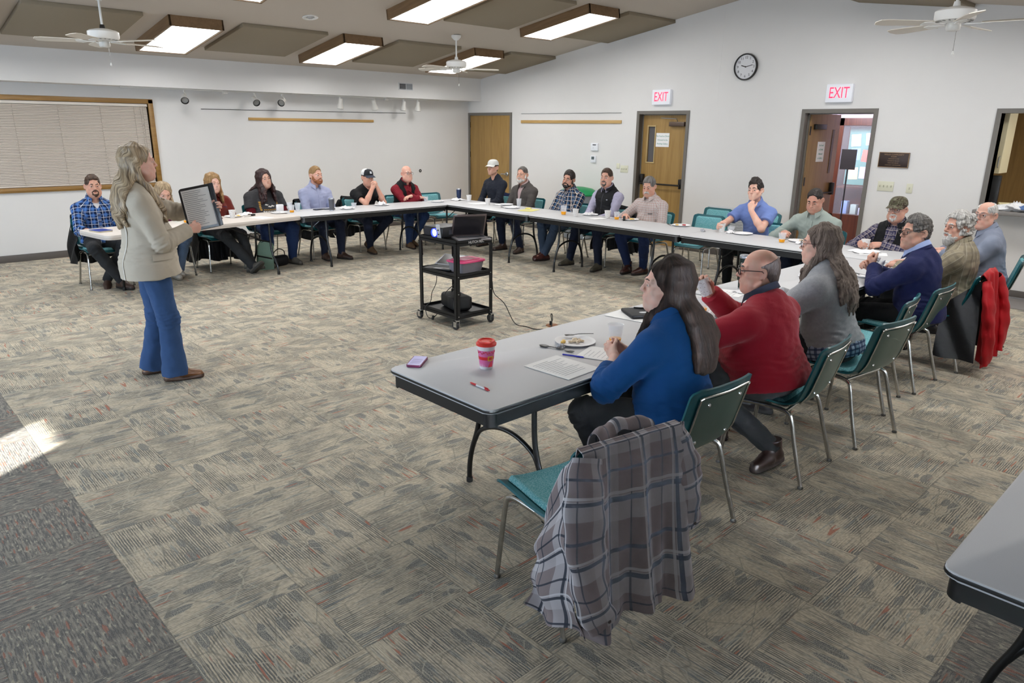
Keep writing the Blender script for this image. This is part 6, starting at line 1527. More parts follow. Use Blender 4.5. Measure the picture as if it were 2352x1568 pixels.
# 14 man in pale green shirt
b = Body(.55, .2, 1.165, sw=.215, g=1.12, belly=.4, hyaw=6, hpitch=-24, R=dict(w=(.21, .42, .80), d=(-.5, .85, .1), n=(-.7, 0, -.7), pose='grip', pole=(.9, -.5, -.5)), L=dict(w=(-.18, .4, .79), d=(.5, .8, 0)))
t = person('dark-haired man in pale green shirt looking down at his plate', (-2.18, -8.53, 1.165), W, b, '#c99b88', FAR)
sage = Mcloth('sage_shirt', '#97a29c', fold=.8); F = top(b, t, sage, FAR, .018, hem=.0, fold=[(.007, 20, 41), (.003, 48, 42)]); collar(b, sage, t, open_=.5); placket(b, F, sage, t); buttons(b, F, btn, t); trousers(b, t, navy_denim, .01); shoes(b, t, shoe_black, .0065); short_hair(b, t, hair_dark, .005, line=.022, side=-.002); brow_(b, hair_dark, t)
chair_for(t, b, 'teal chair under the man in pale green shirt')
# 15 man in camouflage cap
b = Body(.545, .06, 1.13, sw=.2, g=1.25, belly=1.0, hyaw=0, hpitch=-2, R=dict(w=(.19, .4, .79), d=(-.45, .9, 0), n=(-.9, 0, -.4), pose='grip', pole=(.9, -.4, -.6)), L=dict(w=(.01, .33, .785), d=(.5, .85, 0), n=(.6, 0, -.8), pose='grip', pole=(-1, -.2, -.5)))
t = person('man in camouflage cap and black vest holding a paper cup', (-2.08, -9.36, 1.13), W, b, '#ca9f8c', FAR)
p15 = Mplaid('flannel_plaid', '#6f6a78', [(0, .045, .02, 0, '#25264a', .85), (1, .045, .02, 0, '#25264a', .85), (0, .045, .005, .03, '#b3a7a0', .8), (1, .045, .005, .03, '#b3a7a0', .8)])
F = top(b, t, p15, FAR, .014, hem=.0); collar(b, p15, t, open_=.5); vest(b, t, MATS['black_fleece'], FAR, .024, .1, .06, .045); placket(b, F, p15, t); trousers(b, t, navy_denim, .01); shoes(b, t, shoe_black, .0065)
m, tt, bb_ = newmat('camo_cloth'); n_ = tt.noise(tt.obj(), 26, 2, .5, .8); n2_ = tt.noise(tt.obj(), 40, 2, .5, 1.0)
tt.put(bb_.inputs['Base Color'], tt.mix(tt.ramp(n2_, .52, .56), tt.mix(tt.ramp(n_, .48, .53), lin('#4e4b38'), lin('#6b6a57')), lin('#3a2c22'))); bb_.inputs['Roughness'].default_value = .9; camo = m
short_hair(b, t, hair_brown, .0055); brow_(b, hair_grey, t); cap(b, camo, camo, t, FAR, None, None); glasses(b, gl_steel, t, .026, .018); beard(b, hair_white, t, .005, 'goatee'); 
chair_for(t, b, 'teal chair under the man in camouflage cap')
W = 0
# 16 man in grey-blue shirt, far end
b = Body(.55, .1, 1.16, sw=.205, g=1.22, belly=.6, twist=8, hyaw=62, R=dict(w=(.12, .4, .79), d=(-.5, .8, 0)), L=dict(w=(-.14, .38, .79), d=(.5, .8, 0)))
t = person('balding grey-haired man in grey-blue shirt at the far chair by the hatch', (-2.27, -10.2, 1.16), 12, b, '#d2a795', .0058)
gb = Mcloth('grey_blue_shirt', '#7f8799', fold=.8); F = top(b, t, gb, .007, .018, hem=.0, fold=[(.006, 22, 61), (.003, 48, 62)]); collar(b, gb, t); trousers(b, t, navy_denim, .009); shoes(b, t, shoe_black, .0065)
F = Fld(); cap_hair(F, b.T, side=.0, nape=-.08); F.ell(b.T((0, .03, .11)), (.062, .09, .05), R=b.T.R, op='s', k=.01); hairmesh(F, 'hair', hair_white, t, .005, b); brow_(b, hair_grey, t); glasses(b, gl_steel, t, .025, .017)
# 17 white curly hair and beard
b = Body(.55, .04, 1.145, sw=.2, g=1.15, belly=.5, hyaw=52, R=dict(w=(.12, .42, .79), d=(-.5, .8, 0)), L=dict(w=(-.14, .4, .79), d=(.5, .8, 0)))
t = person('man with white curly hair and white beard in tan plaid shirt', (-3.35, -10.28, 1.145), 2, b, '#c99c89', .0058)
p17 = Mplaid('tan_plaid', '#958c78', [(1, .06, .024, 0, '#7a7262', .7), (0, .06, .02, 0, '#80786a', .6), (1, .06, .005, .04, '#b8b1a0', .7)]); F = top(b, t, p17, .007, .02, hem=-.04, skirt=.03, fold=[(.007, 20, 71), (.003, 46, 72)]); collar(b, p17, t); trousers(b, t, grey_trs, .009); shoes(b, t, shoe_brown, .0065)
F = Fld(); cap_hair(F, b.T, top=.016, side=.012, nape=-.10); r_ = random.Random(5)
for i in range(70):
    a_ = r_.uniform(.9, 5.4); z_ = r_.uniform(-.085, .09); rr = math.sqrt(max(.02, 1 - (z_ / .14) ** 2)); F.ell(b.T((.093 * rr * math.sin(a_), -.016 + .112 * rr * math.cos(a_) , z_ + .015)), (.016, .016, .016), k=.008, pf=0)
hairmesh(F, 'hair', Mhair('hair_white_curl', '#77736f', '#dcdad6', 90), t, .005, b, [(.004, 130, 5), (.002, 260, 6)]); brow_(b, hair_white, t, 1.2); beard(b, hair_white, t, .005, 'long')
# 18 man in navy blazer
b = Body(.55, .12, 1.16, sw=.2, g=1.12, belly=.3, hyaw=50, R=dict(w=(.06, .42, .83), d=(-.7, .4, .5), n=(-.3, -.5, -.6), pose='grip', pole=(.9, -.2, -.7)), L=dict(w=(-.02, .37, .86), d=(-.1, .5, .85), n=(.5, -.7, .2), pose='fist', pole=(-1, -.2, -.75)))
t = person('man in navy blazer with glasses holding a napkin to his mouth', (-4.1, -10.2, 1.16), 2, b, '#cea38f', .0055)
sky = Mcloth('pale_blue_shirt', '#9fb0dd'); blazer(b, t, Mcloth('navy_blazer', '#191f48', var=.08, fold=.6), sky, .0065, .02, .4, fold=[(.006, 22, 81), (.003, 50, 82)]); collar(b, sky, t, .05, .072, open_=.5); trousers(b, t, black_trs, .009); shoes(b, t, shoe_black, .0065)
short_hair(b, t, hair_pepper, .0045, [(.004, 90, 8), (.0025, 180, 9)], top=.016, side=.003); brow_(b, hair_pepper, t); glasses(b, gl_dark, t, .026, .015)
w = MB(); w.tube([b.arm[-1]['w'] + nv((.034 * math.cos(q), .012 - .034 * math.sin(q) * .3, .034 * math.sin(q))) * 1.0 for q in np.linspace(0, 2 * PI, 18)[:-1]], .006, 6, True).build('watch', M('steel_watch', '#a9a9a6', .25, 1.0), t)
# 19 woman in grey sweater
b = Body(.545, .18, 1.19, sw=.178, g=1.14, fem=1, belly=.3, hyaw=26, hpitch=-2, R=dict(w=(.08, .45, .79), d=(-.5, .8, 0)), L=dict(w=(-.14, .45, .79), d=(.6, .8, 0), pole=(-.9, -.4, -.5)))
t = person('woman in grey knit sweater with very long grey hair', (-5.5, -10.08, 1.19), 0, b, '#dab5a4', NEAR)
m, tt, bb_ = newmat('grey_knit'); v_ = tt.sep(tt.attr('cl')); rib = tt.math('SINE', tt.math('MULTIPLY', v_[1], 900)); rb2 = tt.math('SINE', tt.math('MULTIPLY', v_[0], 700)); nn = tt.noise(tt.obj(), 60, 3, .6)
tt.put(bb_.inputs['Base Color'], tt.mix(nn, lin('#8d9096'), lin('#b2b5ba'))); bb_.inputs['Roughness'].default_value = .95; bb_.inputs['Sheen Weight'].default_value = .3; tt.put(bb_.inputs['Normal'], tt.bump(tt.math('ADD', tt.math('MULTIPLY', rib, rb2), tt.math('MULTIPLY', tt.noise(tt.obj(), 16, 2), 3)), .35, .004)); knit = m
p19 = Mplaid('blue_white_plaid', '#a9b7cf', [(0, .03, .012, 0, '#27385c', .8), (1, .03, .012, 0, '#27385c', .8)])
F = Fld(); b.torso(F, .02, low=True, skirt=.035); F.cut(b.B(.07), b.a); F.cut(b.B(-.12), -b.a); fbuild(F, 'undershirt', p19, t, .006, b.frames(), [(.005, 40, 3)])
top(b, t, knit, .0062, .026, hem=.05, skirt=.01, fat=1.12, fold=[(.004, 18, 91), (.002, 40, 92)]); collar(b, knit, t, .02, .07, False); trousers(b, t, black_trs, .008, fat=1.1); shoes(b, t, shoe_black, .006)
F = Fld(); long_hair(b, F, b.T, .43, n=62, wave=.010, seed=9, spread=1.15, vol=.004, lo=.72, back_y=-.15, G=garment(b, .034), fmax=1.75, face=1.08); hairmesh(F, 'hair', hair_long_grey, t, NEAR, b, strand=(.005, 75, .6)); brow_(b, hair_grey, t, .8); glasses(b, gl_steel, t, .025, .019)
# 20 bald man in red sweater
b = Body(.55, .14, 1.135, sw=.21, g=1.34, belly=1.2, hyaw=34, hpitch=-2, R=dict(w=(-.02, .42, .955), d=(-.35, .35, .85), n=(-.9, -.2, .25), pose='grip', curls=(.55, .75, .5), pole=(.8, .3, -1)), L=dict(w=(-.24, .46, .80), d=(.2, 1, 0), pole=(-1, -.6, -.4)), legs={1: dict(k=(.2, .42, .5), a=(.14, .38, .09)), -1: dict(k=(-.17, .40, .48), a=(.02, -.06, .105), t=(-1, .12, -.04), up=(-.03, .1, 1))})
t = person('bald man in red sweater with navy collar drinking from a paper cup', (-6.38, -10.14, 1.14), 0, b, '#d3a591', .0046)
red = Mcloth('red_sweater', '#9a1a2b', var=.05, fold=.7, sheen=.15); top(b, t, red, .006, .022, hem=-.12, skirt=.05, fat=1.2, fold=[(.003, 17, 101), (.002, 36, 102)]); collar(b, Mcloth('navy_collar', '#141826'), t, .05, .078, True, open_=.3); trousers(b, t, black_trs, .008, fat=1.2); shoes(b, t, [M('brown_boot', '#352521', .4, var=.1), M('brown_boot_sole', '#211815', .7)], .005, 'boot')
F = Fld(); cap_hair(F, b.T, side=-.003, nape=-.075); F.ell(b.T((0, .045, -.01)), (.12, .06, .075), R=b.T.R, op='s', k=.01); F.cut(b.T((0, -.02, .042)), b.T.v((0, .45, 1))); hairmesh(F, 'hair', Mhair('hair_stubble', '#4f4443', '#85736e', 120), t, .0045, b, [(.001, 200, 1)]); brow_(b, hair_grey, t); glasses(b, gl_dark, t, .026, .017, .0026)
# 21 woman in blue blazer
b = Body(.55, .12, 1.175, sw=.185, g=1.22, fem=1, belly=.4, hyaw=42, hpitch=2, R=dict(w=(.02, .345, .785), d=(-.55, .8, .25), n=(-.8, -.55, 0), pose='clasp', pole=(1, -.3, -.5)), L=dict(w=(-.10, .32, .785), d=(.5, .85, .25), n=(.85, -.5, 0), pose='clasp', pole=(-1, -.5, -.45)), legs={1: dict(k=(.12, .43, .5), a=(.1, .3, .09)), -1: dict(k=(-.22, .40, .5), a=(-.16, .2, .1))})
t = person('woman in royal blue blazer with long dark hair, hands clasped', (-7.28, -10.14, 1.175), 0, b, '#deb9a8', .0045)
SKIN['#deb9a8'][2].node_tree.nodes['Principled BSDF'].inputs['Base Color'].default_value = lin('#7a1420')
blue = Mcloth('royal_blue_wool', '#0f457c', var=.06, fold=.5)
F = Fld(); b.torso(F, .004, low=False); F.cut(b.B(.3), -b.a); fbuild(F, 'blouse', black_cloth, t, .007)
F = Fld(); b.torso(F, .02, skirt=.12); b.sleeves(F, .018, '34', fat=1.12); F.cone(b.N + nv((0, .01, .02)), b.T((0, -.022, -.062)), .052, .05, op='s', k=.004); F.cut(b.B(-.2), -b.a, b.B(-.2) - .4, b.B(-.2) + nv((.4, .4, .02))); vwedge(b, F, .062, .02, .99, .3)
for i, sd in enumerate((1, -1)):
    A = b.arm[sd]; v_ = unit(A['w'] - A['e'])
    for q_ in (.10, .2, .3, .42): F.cone(A['e'] + v_ * .255 * q_ - v_ * .001, A['e'] + v_ * .255 * q_ + v_ * .001, .058, .058, k=.03, pf=3 + 10 * i)
fbuild(F, 'jacket', blue, t, .0055, b.frames(), [(.003, 20, 111), (.002, 44, 112)]); collar(b, blue, t, .03, .078, False, 'jacket_collar')
trousers(b, t, black_trs, .008, fat=1.1); shoes(b, t, shoe_black, .006)
F = Fld(); long_hair(b, F, b.T, .385, n=96, wave=.003, seed=21, spread=1.1, vol=.003, lo=.82, back_y=-.35, G=garment(b, .03), k=.03, fmax=1.6, rend=.5, face=1.08); hairmesh(F, 'hair', Mhair('hair_espresso', '#0c0908', '#2c201a', 80, .6, .12), t, .0045, b, [(.0006, 170, 3)], strand=(.0035, 80, .08)); brow_(b, hair_dark, t, .8)
A = b.arm[-1]; v_ = unit(A['w'] - A['e']); MB().tube([A['w'] - v_ * .022 + X3 * .033 * math.cos(q) + np.cross(v_, X3) * .03 * math.sin(q) for q in np.linspace(0, 2 * PI, 20)[:-1]], .005, 6, True).build('bracelet', M('pale_bracelet', '#cfc3d2', .3), t)
MB().tube(smooth_path([b.T((-.078, -.006, -.045)), b.T((-.082, .004, -.075)), b.T((-.08, .0, -.1)), b.T((-.078, -.012, -.075)), b.T((-.078, -.008, -.045))], 4), .0015, 5).build('earring', M('gold', '#c79a52', .25, 1.0), t)
# 22 the presenter, standing
PY = math.radians(-98); rl = Matrix.Rotation(-PY, 3, 'Z'); PH = Vector((-8.44, -6.4, 0)); fl = PH + rl.inverted() @ Vector((.02, .375, 1.285))
nrm = Vector((-.50, -.80, .30)).normalized(); upv = Vector((-.16, .12, 1)); upv = (upv - nrm * upv.dot(nrm)).normalized(); sxv = upv.cross(nrm); FOLDER = (fl, sxv, upv, nrm)
edge = rl @ (fl + sxv * .128 - upv * .02 - PH); nl = rl @ nrm; sl_ = rl @ sxv; wl = edge - sl_ * .072 - nl * .058
low = rl @ (fl - sxv * .02 - upv * .15 - PH)
b = Body(.90, .02, 1.625, sw=.175, g=1.22, fem=1, belly=.5, hyaw=-2, hpitch=0, L=dict(w=tuple(wl), d=tuple(sl_ + nl * .25), n=tuple(nl), pose='grip', curls=(.45, 1.15, .9), pole=tuple(nl * -1.0 + Vector((-.5, 0, -.7)))), R=dict(w=(low[0] + .03, low[1] - .085, low[2] - .005), d=(-.3, .95, .05), n=(-.9, -.3, .1), pose='fist', pole=(.55, -.9, -.7)), l1=.30, l2=.25,
         legs={1: dict(k=(.105, .06, .48), a=(.13, .06, .095), t=(.14, 1, 0)), -1: dict(k=(-.10, .02, .48), a=(-.14, -.05, .095), t=(-.12, 1, 0))})
t = person('standing blonde presenter in beige blazer and flared jeans holding a folder', (-8.44, -6.4, 1.625), -98, b, '#dfb5a5', .0046)
PRES = (t, b)
beige = Mcloth('beige_linen', '#bfb6a7', var=.08, fold=.6, bump=.3)
F = Fld(); b.torso(F, .006, low=False); F.cut(b.B(.15), -b.a); fbuild(F, 'blouse', Mcloth('dark_blouse', '#2b3038'), t, .007)
F = Fld(); b.torso(F, .024, skirt=.12); b.sleeves(F, .016, 'long', cuff=.012, fat=1.15); F.cone(b.N + nv((0, .01, .02)), b.T((0, -.022, -.062)), .052, .05, op='s', k=.004); F.cone(b.B(-.02, .0, .0), b.B(-.16, 0, .0), .18, .205, k=.05, sq=(b.x, 1.12), pf=0); F.cut(b.B(-.165), -b.a, b.B(-.16) - .5, b.B(-.16) + nv((.5, .5, .02))); vwedge(b, F, .06, .02, .99, .25)
fbuild(F, 'jacket', beige, t, .0055, b.frames(), [(.004, 20, 121), (.002, 55, 122)])
G = Fld(); b.torso(G, .024, skirt=.12); G.cone(b.B(-.02, .0, .0), b.B(-.16, 0, .0), .18, .205, k=.05, sq=(b.x, 1.12))
for sd in (-1, 1): chest_patch(b, G, [(sd * .056, .93), (sd * .115, .80), (sd * .07, .60), (sd * .022, .28)], 'lapel', beige, t, .004, 8, 8, .003)
collar(b, beige, t, .03, .078, False, 'jacket_collar')
def side_patch(z0, z1, y0, y1, nm, mat, off, th=.003, xs=1, nu=8, nv2=8):
    P = np.array([(xs * .5, y0 + (y1 - y0) * i / nu, z0 + (z1 - z0) * j / nv2) for i in range(nu + 1) for j in range(nv2 + 1)]); H = G.hit(P, np.repeat([[-xs * 1., 0, 0]], len(P), 0), 60, .5) + nv((xs * off, 0, 0)); H = H.reshape(nu + 1, nv2 + 1, 3)
    return MB().sheet(lambda u, v: H[int(round(u * nu)), int(round(v * nv2))], nu, nv2, -th).build(nm, mat, t, 60)
side_patch(.945, .99, -.01, .135, 'pocket_flap', beige, .006)
P = np.array([(x_, -.5, z_) for z_ in np.linspace(.80, 1.28, 24) for x_ in (.095, .103)]); H = G.hit(P, np.repeat([[0, 1., 0]], len(P), 0), 60, .5).reshape(24, 2, 3) - nv((0, .003, 0))
MB().sheet(lambda u, v: H[int(round(u * 23)), int(round(v))], 23, 1, .002).build('back_piping', M('white_lace', '#dcd8d0', .8), t, 60)
tr = trousers(b, t, mid_denim, .006, fat=1.05, flare=.045, end=.03, fold=[(.005, 24, 131), (.003, 50, 132)])
for sd in (1, -1): shoe(b, sd, [M('cognac_leather', '#7d5534', .35, var=.1), M('cognac_sole', '#3f2b1d', .6)], t, .005, 'boot')
F = Fld(); long_hair(b, F, b.T, .46, n=84, wave=.012, seed=22, spread=1.15, vol=.003, lo=.62, back_y=-.3, G=garment(b, .03), fmax=1.5, face=1.16); hairmesh(F, 'hair', Mhair('hair_honey_blond', '#5a4a38', '#c0ab8c', 60), t, .0048, b, [(.0015, 90, 3)], strand=(.006, 60, 1.1)); brow_(b, hair_brown, t, .7)
# ------------------------------------------------------------------ things on the tables
TZ = .7405
def wpt(t, p):
    return Vector(t.location) + Matrix.Rotation(t.rotation_euler.z, 3, 'Z') @ Vector(p)
def grip(t, b, sd, a=.078, c=.046):
    A = b.arm[sd]; d = unit(A['d']); n = nv(A['n']); n = unit(n - d * (n @ d)); return wpt(t, A['w'] + d * a + n * c)
m, t_, b_ = newmat('printed_paper_cup'); o_ = t_.obj(); vo = t_.voro(o_, 95); vr = t_.noise(o_, 60, 2)
t_.put(b_.inputs['Base Color'], t_.mix(t_.math('MULTIPLY', t_.math('LESS_THAN', vo, .34), t_.ramp(vr, .45, .55)), lin('#dfdedd'), lin('#aea4a0'))); b_.inputs['Roughness'].default_value = .5
cup_m = m; cup_w = M('cup_inside', '#e4e3e1', .5); juice_m = M('orange_juice', '#f2a51e', .25); clearm = M('clear_cup_plastic', '#eef2f8', .08, alpha=.24, spec=.7)
cup0 = clear0 = None
def paper_cup(x, y, lab, z=TZ, rot=None):
    global cup0
    if cup0 is None:
        t = cup0 = thing('paper_cup', lab, 'cup', (x, y, z), 0, 'printed paper cups')
        MB().lathe([(0, .004), (.029, .003), (.030, 0), (.0425, .098), (.0405, .098), (.0285, .008), (0, .008)], (0, 0, 0), 26).build('cup_wall', cup_m, t)
        MB().lathe([(.0425, .0965), (.045, .098), (.0445, .101), (.041, .101), (.0405, .098)], (0, 0, 0), 26).build('rolled_rim', cup_w, t)
        MB().lathe([(0, .0085), (.0283, .0085), (.0402, .097)], (0, 0, 0), 26).build('inside', cup_w, t)
    else: t = dup(cup0, (x, y, z), x * 3 + y, lab, 'printed paper cups')
    if rot is not None: t.rotation_euler = rot
    return t
def clear_cup(x, y, lab, juice=.035, hgt=.1, r0=.027, r1=.040):
    t = thing('plastic_cup', lab, 'cup', (x, y, TZ), 0, 'clear plastic cups')
    MB().lathe([(0, .002), (r0, .0), (r0 + (r1 - r0) * .45, hgt * .45), (r0 + (r1 - r0) * .5, hgt * .47), (r1, hgt), (r1 + .002, hgt + .002), (r1 - .001, hgt), (r0 + (r1 - r0) * .48, hgt * .46), (r0 - .001, .003), (0, .004)], (0, 0, 0), 26).build('cup_wall', clearm, t)
    if juice:
        f = juice / hgt; MB().lathe([(0, .0045), (r0 + .0009, .0045), (r0 + (r1 - r0) * f * 1.05 + .0009, juice), (0, juice)], (0, 0, 0), 22).build('orange_juice', juice_m, t)
    return t
plate_m = M('paper_plate', '#e6e6e8', .6); egg_m = M('egg_scraps', '#e3bd66', .6, var=.2, vscale=60); cream_m = M('pastry_scraps', '#d9c7ab', .7, var=.25, vscale=70); berry_m = M('red_fruit', '#b2383a', .4)
fork_m = M('black_plastic_fork', '#0e0e10', .3)
def plate_(x, y, lab, food=None, r=.115, rz=0.0):
    t = thing('paper_plate', lab, 'plate', (x, y, TZ), rz)
    MB().lathe([(0, .003), (r * .7, .003), (r * .78, .006), (r * .97, .015), (r, .0145), (r * .98, .012), (r * .78, .002), (r * .7, 0), (0, 0)], (0, 0, 0), 40).build('plate_body', plate_m, t)
    return t
def scraps(x, y, mat, lab, n=6, s=.03, seed=1, z=.004):
    r = random.Random(seed); F = Fld()
    for i in range(n): F.ell((r.uniform(-s, s), r.uniform(-s, s) * .7, .006 + r.uniform(0, .006)), (r.uniform(.008, .018), r.uniform(.006, .014), r.uniform(.004, .009)), k=.006)
    Vt, Q, ids = F.surf(.0028); o = mesh_np('food_scraps', Vt, Q, mat); o.location = (x, y, TZ + z); return tag(o, lab, 'food')
def napkin(x, y, lab, s=.08, hgt=.03, seed=1, rz=0.0, mat=None):
    r = random.Random(seed); a = [r.uniform(0, 6.28) for _ in range(6)]
    def f(u, v):
        X, Y = (u - .5) * 2, (v - .5) * 2
        z = .5 + .5 * math.sin(X * 3.1 + a[0] + 1.2 * math.sin(Y * 2.5 + a[1])) * math.cos(Y * 2.7 + a[2]) + .22 * math.sin(X * 7 + Y * 5 + a[3]) + .15 * math.sin(Y * 9 - X * 4 + a[4])
        e = max(0, 1 - max(abs(X), abs(Y)) ** 3)
        return (X * s * (1 + .15 * math.sin(Y * 4 + a[5])), Y * s * .75 * (1 + .15 * math.sin(X * 4 + a[1])), .002 + max(0, z) * hgt * (.35 + .65 * e))
    o = MB().sheet(f, 26, 22, -.0012).build('paper_napkin', mat or M('napkin_white', '#e9e9ec', .8), None, 50, (x, y, TZ), rz); return tag(o, lab, 'napkin')
def fork(x, y, rz, lab, z=TZ + .001, pitch=0.0, spoon=False, mat=None):
    w = MB()
    w.tube(smooth_path([(-.085, 0, .004), (-.04, 0, .006), (0, 0, .007), (.03, 0, .005)], 4), .0032, 6, sq=((0, 0, 1), .6))
    if spoon: w.lathe([(0, -.004), (.016, -.001), (.019, .004), (.017, .005), (0, .0)], (.055, 0, .004), 18, None, 1.5, 1)
    else:
        w.prism([(.03, -.004), (.045, -.011), (.058, -.0115), (.058, .0115), (.045, .011), (.03, .004)], .003, .0055)
        for k in range(4): w.prism([(.058, -.0115 + k * .0063), (.085, -.0105 + k * .0063), (.085, -.0085 + k * .0063), (.058, -.0075 + k * .0063)], .003, .0055)
    o = w.build('plastic_spoon' if spoon else 'plastic_fork', mat or fork_m, None, 50, (x, y, z)); o.rotation_euler = (0, pitch, rz); return tag(o, lab, 'cutlery')
def paper(x, y, rz, lab, w=.216, h=.279, lines=12, n=1, mat=None, name='paper_sheet', cat='paper', seed=0):
    t = thing(name, lab, cat, (x, y, TZ + .0005), rz); r = random.Random(seed)
    m_ = MB()
    for k in range(n): m_.box((r.uniform(-.004, .004) * (n > 1), r.uniform(-.004, .004) * (n > 1), .0006 + k * .0011), (w, h, .0009), (0, 0, r.uniform(-.03, .03) * (n > 1)))
    m_.build('sheets' if n > 1 else 'sheet', mat or paper_m, t, 0)
    if lines:
        L = MB()
        for k in range(lines):
            ln = r.uniform(.35, .8) * w; L.box((-w * .4 + ln / 2, h * .38 - k * h * .76 / lines, .0009 + n * .0011), (ln, .0022, .0002))
        L.build('printed_lines', M('print_grey', '#a9adb3', .8), t, 0)
    return t
def tumbler(x, y, col, lab, hgt=.175, r=.042, slim=False):
    t = thing('travel_tumbler', lab, 'tumbler', (x, y, TZ))
    MB().lathe([(0, 0), (r * .78, 0), (r * .8, .004), (r, hgt * .92), (0, hgt * .92)], (0, 0, 0), 28).build('body', M('tumbler_' + col, '#' + col, .35, .2), t)
    MB().lathe([(r, hgt * .9), (r * 1.02, hgt * .93), (r * 1.0, hgt * .97), (r * .85, hgt), (0, hgt)], (0, 0, 0), 28).build('lid', M('tumbler_lid', '#9c9fa6', .3, .6), t)
    MB().lathe([(r * .8, .0), (r * .82, .006), (r * .8, .012)], (0, 0, 0), 28).build('steel_base', steel_m, t)
    return t
def phone(x, y, rz, col, lab, screen='#0d0e12'):
    t = thing('mobile_phone', lab, 'phone', (x, y, TZ), rz)
    MB().prism(rrect(.076, .155, .012), 0, .012, .003).build('case', M('phone_case_' + col.strip('#'), col, .4), t)
    MB().prism(rrect(.068, .146, .009), .012, .0126).build('screen', M('phone_screen_' + screen.strip('#'), screen, .1, emit=screen, estr=.25), t); return t
# near table (woman in blue blazer)
ph = phone(-8.095, -9.245, 2.25, '#6d1f4b', 'phone in plum case lying at the table corner', '#a9a6cf')
w = MB()
for k in range(6): w.box((0, .05 - k * .014, .0128), (.05, .0022, .0003))
w.build('screen_text', M('screen_text', '#4a4766', .5), ph)
gc = thing('coffee_tumbler', 'pink reusable coffee cup with red lid and belt print', 'cup', (-7.885, -9.535, TZ), math.radians(-38))
R0, R1, HH = .031, .045, .125
def rad(z): return R0 + (R1 - R0) * z / HH
MB().lathe([(0, 0), (R0, 0), (R0 + .001, .003), (R1, HH), (0, HH)], (0, 0, 0), 36).build('cup_wall', M('cup_white_plastic', '#e9e7e9', .4), gc)
def band(z0, z1, off, nm, col, a0=0, a1=2 * PI, n=40):
    MB().sheet(lambda u, v: ((rad(z0 + (z1 - z0) * v) + off) * math.cos(a0 + (a1 - a0) * u), (rad(z0 + (z1 - z0) * v) + off) * math.sin(a0 + (a1 - a0) * u), z0 + (z1 - z0) * v), n, 3).build(nm, M('cupband_' + col.strip('#'), col, .45), gc)
band(.014, .098, .0006, 'pink_band', '#dc6fa6'); band(.05, .066, .0012, 'red_belt', '#d4222a')
a_b = math.radians(-62)
for z0, z1, a0, a1 in ((.046, .050, -.34, .34), (.066, .070, -.34, .34), (.046, .070, -.34, -.24), (.046, .070, .24, .34)): band(z0, z1, .002, 'belt_buckle', '#e8d21f', a_b + a0, a_b + a1, 6)
w = MB()
for k in range(26):
    a = k * 2 * PI / 26; p = (rad(.088) + .0012); q = Matrix.Translation((p * math.cos(a), p * math.sin(a), .088 + .004 * math.sin(k * 2.1))) @ Matrix.Rotation(a + HP, 4, 'Z') @ Matrix.Rotation(HP, 4, 'X') @ Matrix.Rotation(k * 1.3, 4, 'Z')
    w.prism([(-.004, -.003), (0, -.001), (.004, -.004), (.003, .003), (0, .0045), (-.004, .003)], -.0003, .0004, 0, q)
w.build('leaf_print', M('red_print', '#c9253a', .5), gc)
w = MB(); a0 = a_b; w.prism([(-.012, -.018), (.012, -.018), (.010, .018)], -.0003, .0006, 0, Matrix.Translation(((rad(.032) + .001) * math.cos(a0), (rad(.032) + .001) * math.sin(a0), .032)) @ Matrix.Rotation(a0 + HP, 4, 'Z') @ Matrix.Rotation(HP, 4, 'X')); w.build('red_flash', MATS['red_print'], gc)
MB().lathe([(R1 - .002, HH - .006), (R1 + .005, HH - .005), (R1 + .006, HH + .004), (R1 + .003, HH + .008), (R1 - .001, HH + .012), (R1 - .003, HH + .019), (R1 - .008, HH + .02), (R1 - .013, HH + .014), (0, HH + .013)], (0, 0, 0), 36).build('lid', M('coral_lid', '#e2382e', .4), gc)
MB().lathe([(0, .014), (.006, .014), (.0055, .0165), (0, .0165)], (.022, .0, HH), 12, None, 1, .6).build('sip_hole', M('sip_hole', '#e7a54a', .5), gc)
pn = thing('ballpoint_pen', 'white ballpoint pen with red grip near table edge', 'pen', (-8.095, -9.725, TZ + .0055), math.radians(-92))
MB().lathe([(0, -.07), (.0012, -.069), (.0045, -.058), (.0052, -.022), (.005, -.02)], (0, 0, 0), 12, (0, HP, 0)).build('grip', M('pen_red', '#c3202a', .4), pn)
MB().lathe([(.0048, -.022), (.0048, .045), (.004, .047)], (0, 0, 0), 12, (0, HP, 0)).build('barrel', M('pen_white', '#e4e4e8', .35), pn)
MB().lathe([(.0052, .044), (.0056, .06), (.004, .066), (0, .066)], (0, 0, 0), 12, (0, HP, 0)).box((.05, 0, .007), (.03, .003, .002)).lathe([(0, .066), (.0028, .066), (.0028, .074), (0, .074)], (0, 0, 0), 8, (0, HP, 0)).build('clip', MATS['pen_red'], pn)
paper(-7.595, -9.785, math.radians(4), 'stack of printed white sheets by the blue blazer woman', .25, .29, 12, 3, seed=3)
sp = fork(-7.40, -9.53, math.radians(105), 'black plastic spoon lying by a wrapper', spoon=True)
fork(-7.385, -9.57, math.radians(-80), 'black plastic knife lying by the spoon', mat=fork_m)
tag(MB().lathe([(0, -.07), (.001, -.069), (.004, -.06), (.004, .05), (0, .052)], (0, 0, 0), 10, (0, HP, 0)).build('pen', M('pen_blue', '#2c33b8', .4), None, 40, (-7.425, -9.69, TZ + .0045), math.radians(113)), 'blue pen lying between spoon and printed sheets', 'pen')
napkin(-7.36, -9.55, 'crumpled clear cutlery wrapper beside the plate', .028, .02, 8, .4, M('wrapper_film', '#d9dce4', .2, trans=.4, ior=1.1))
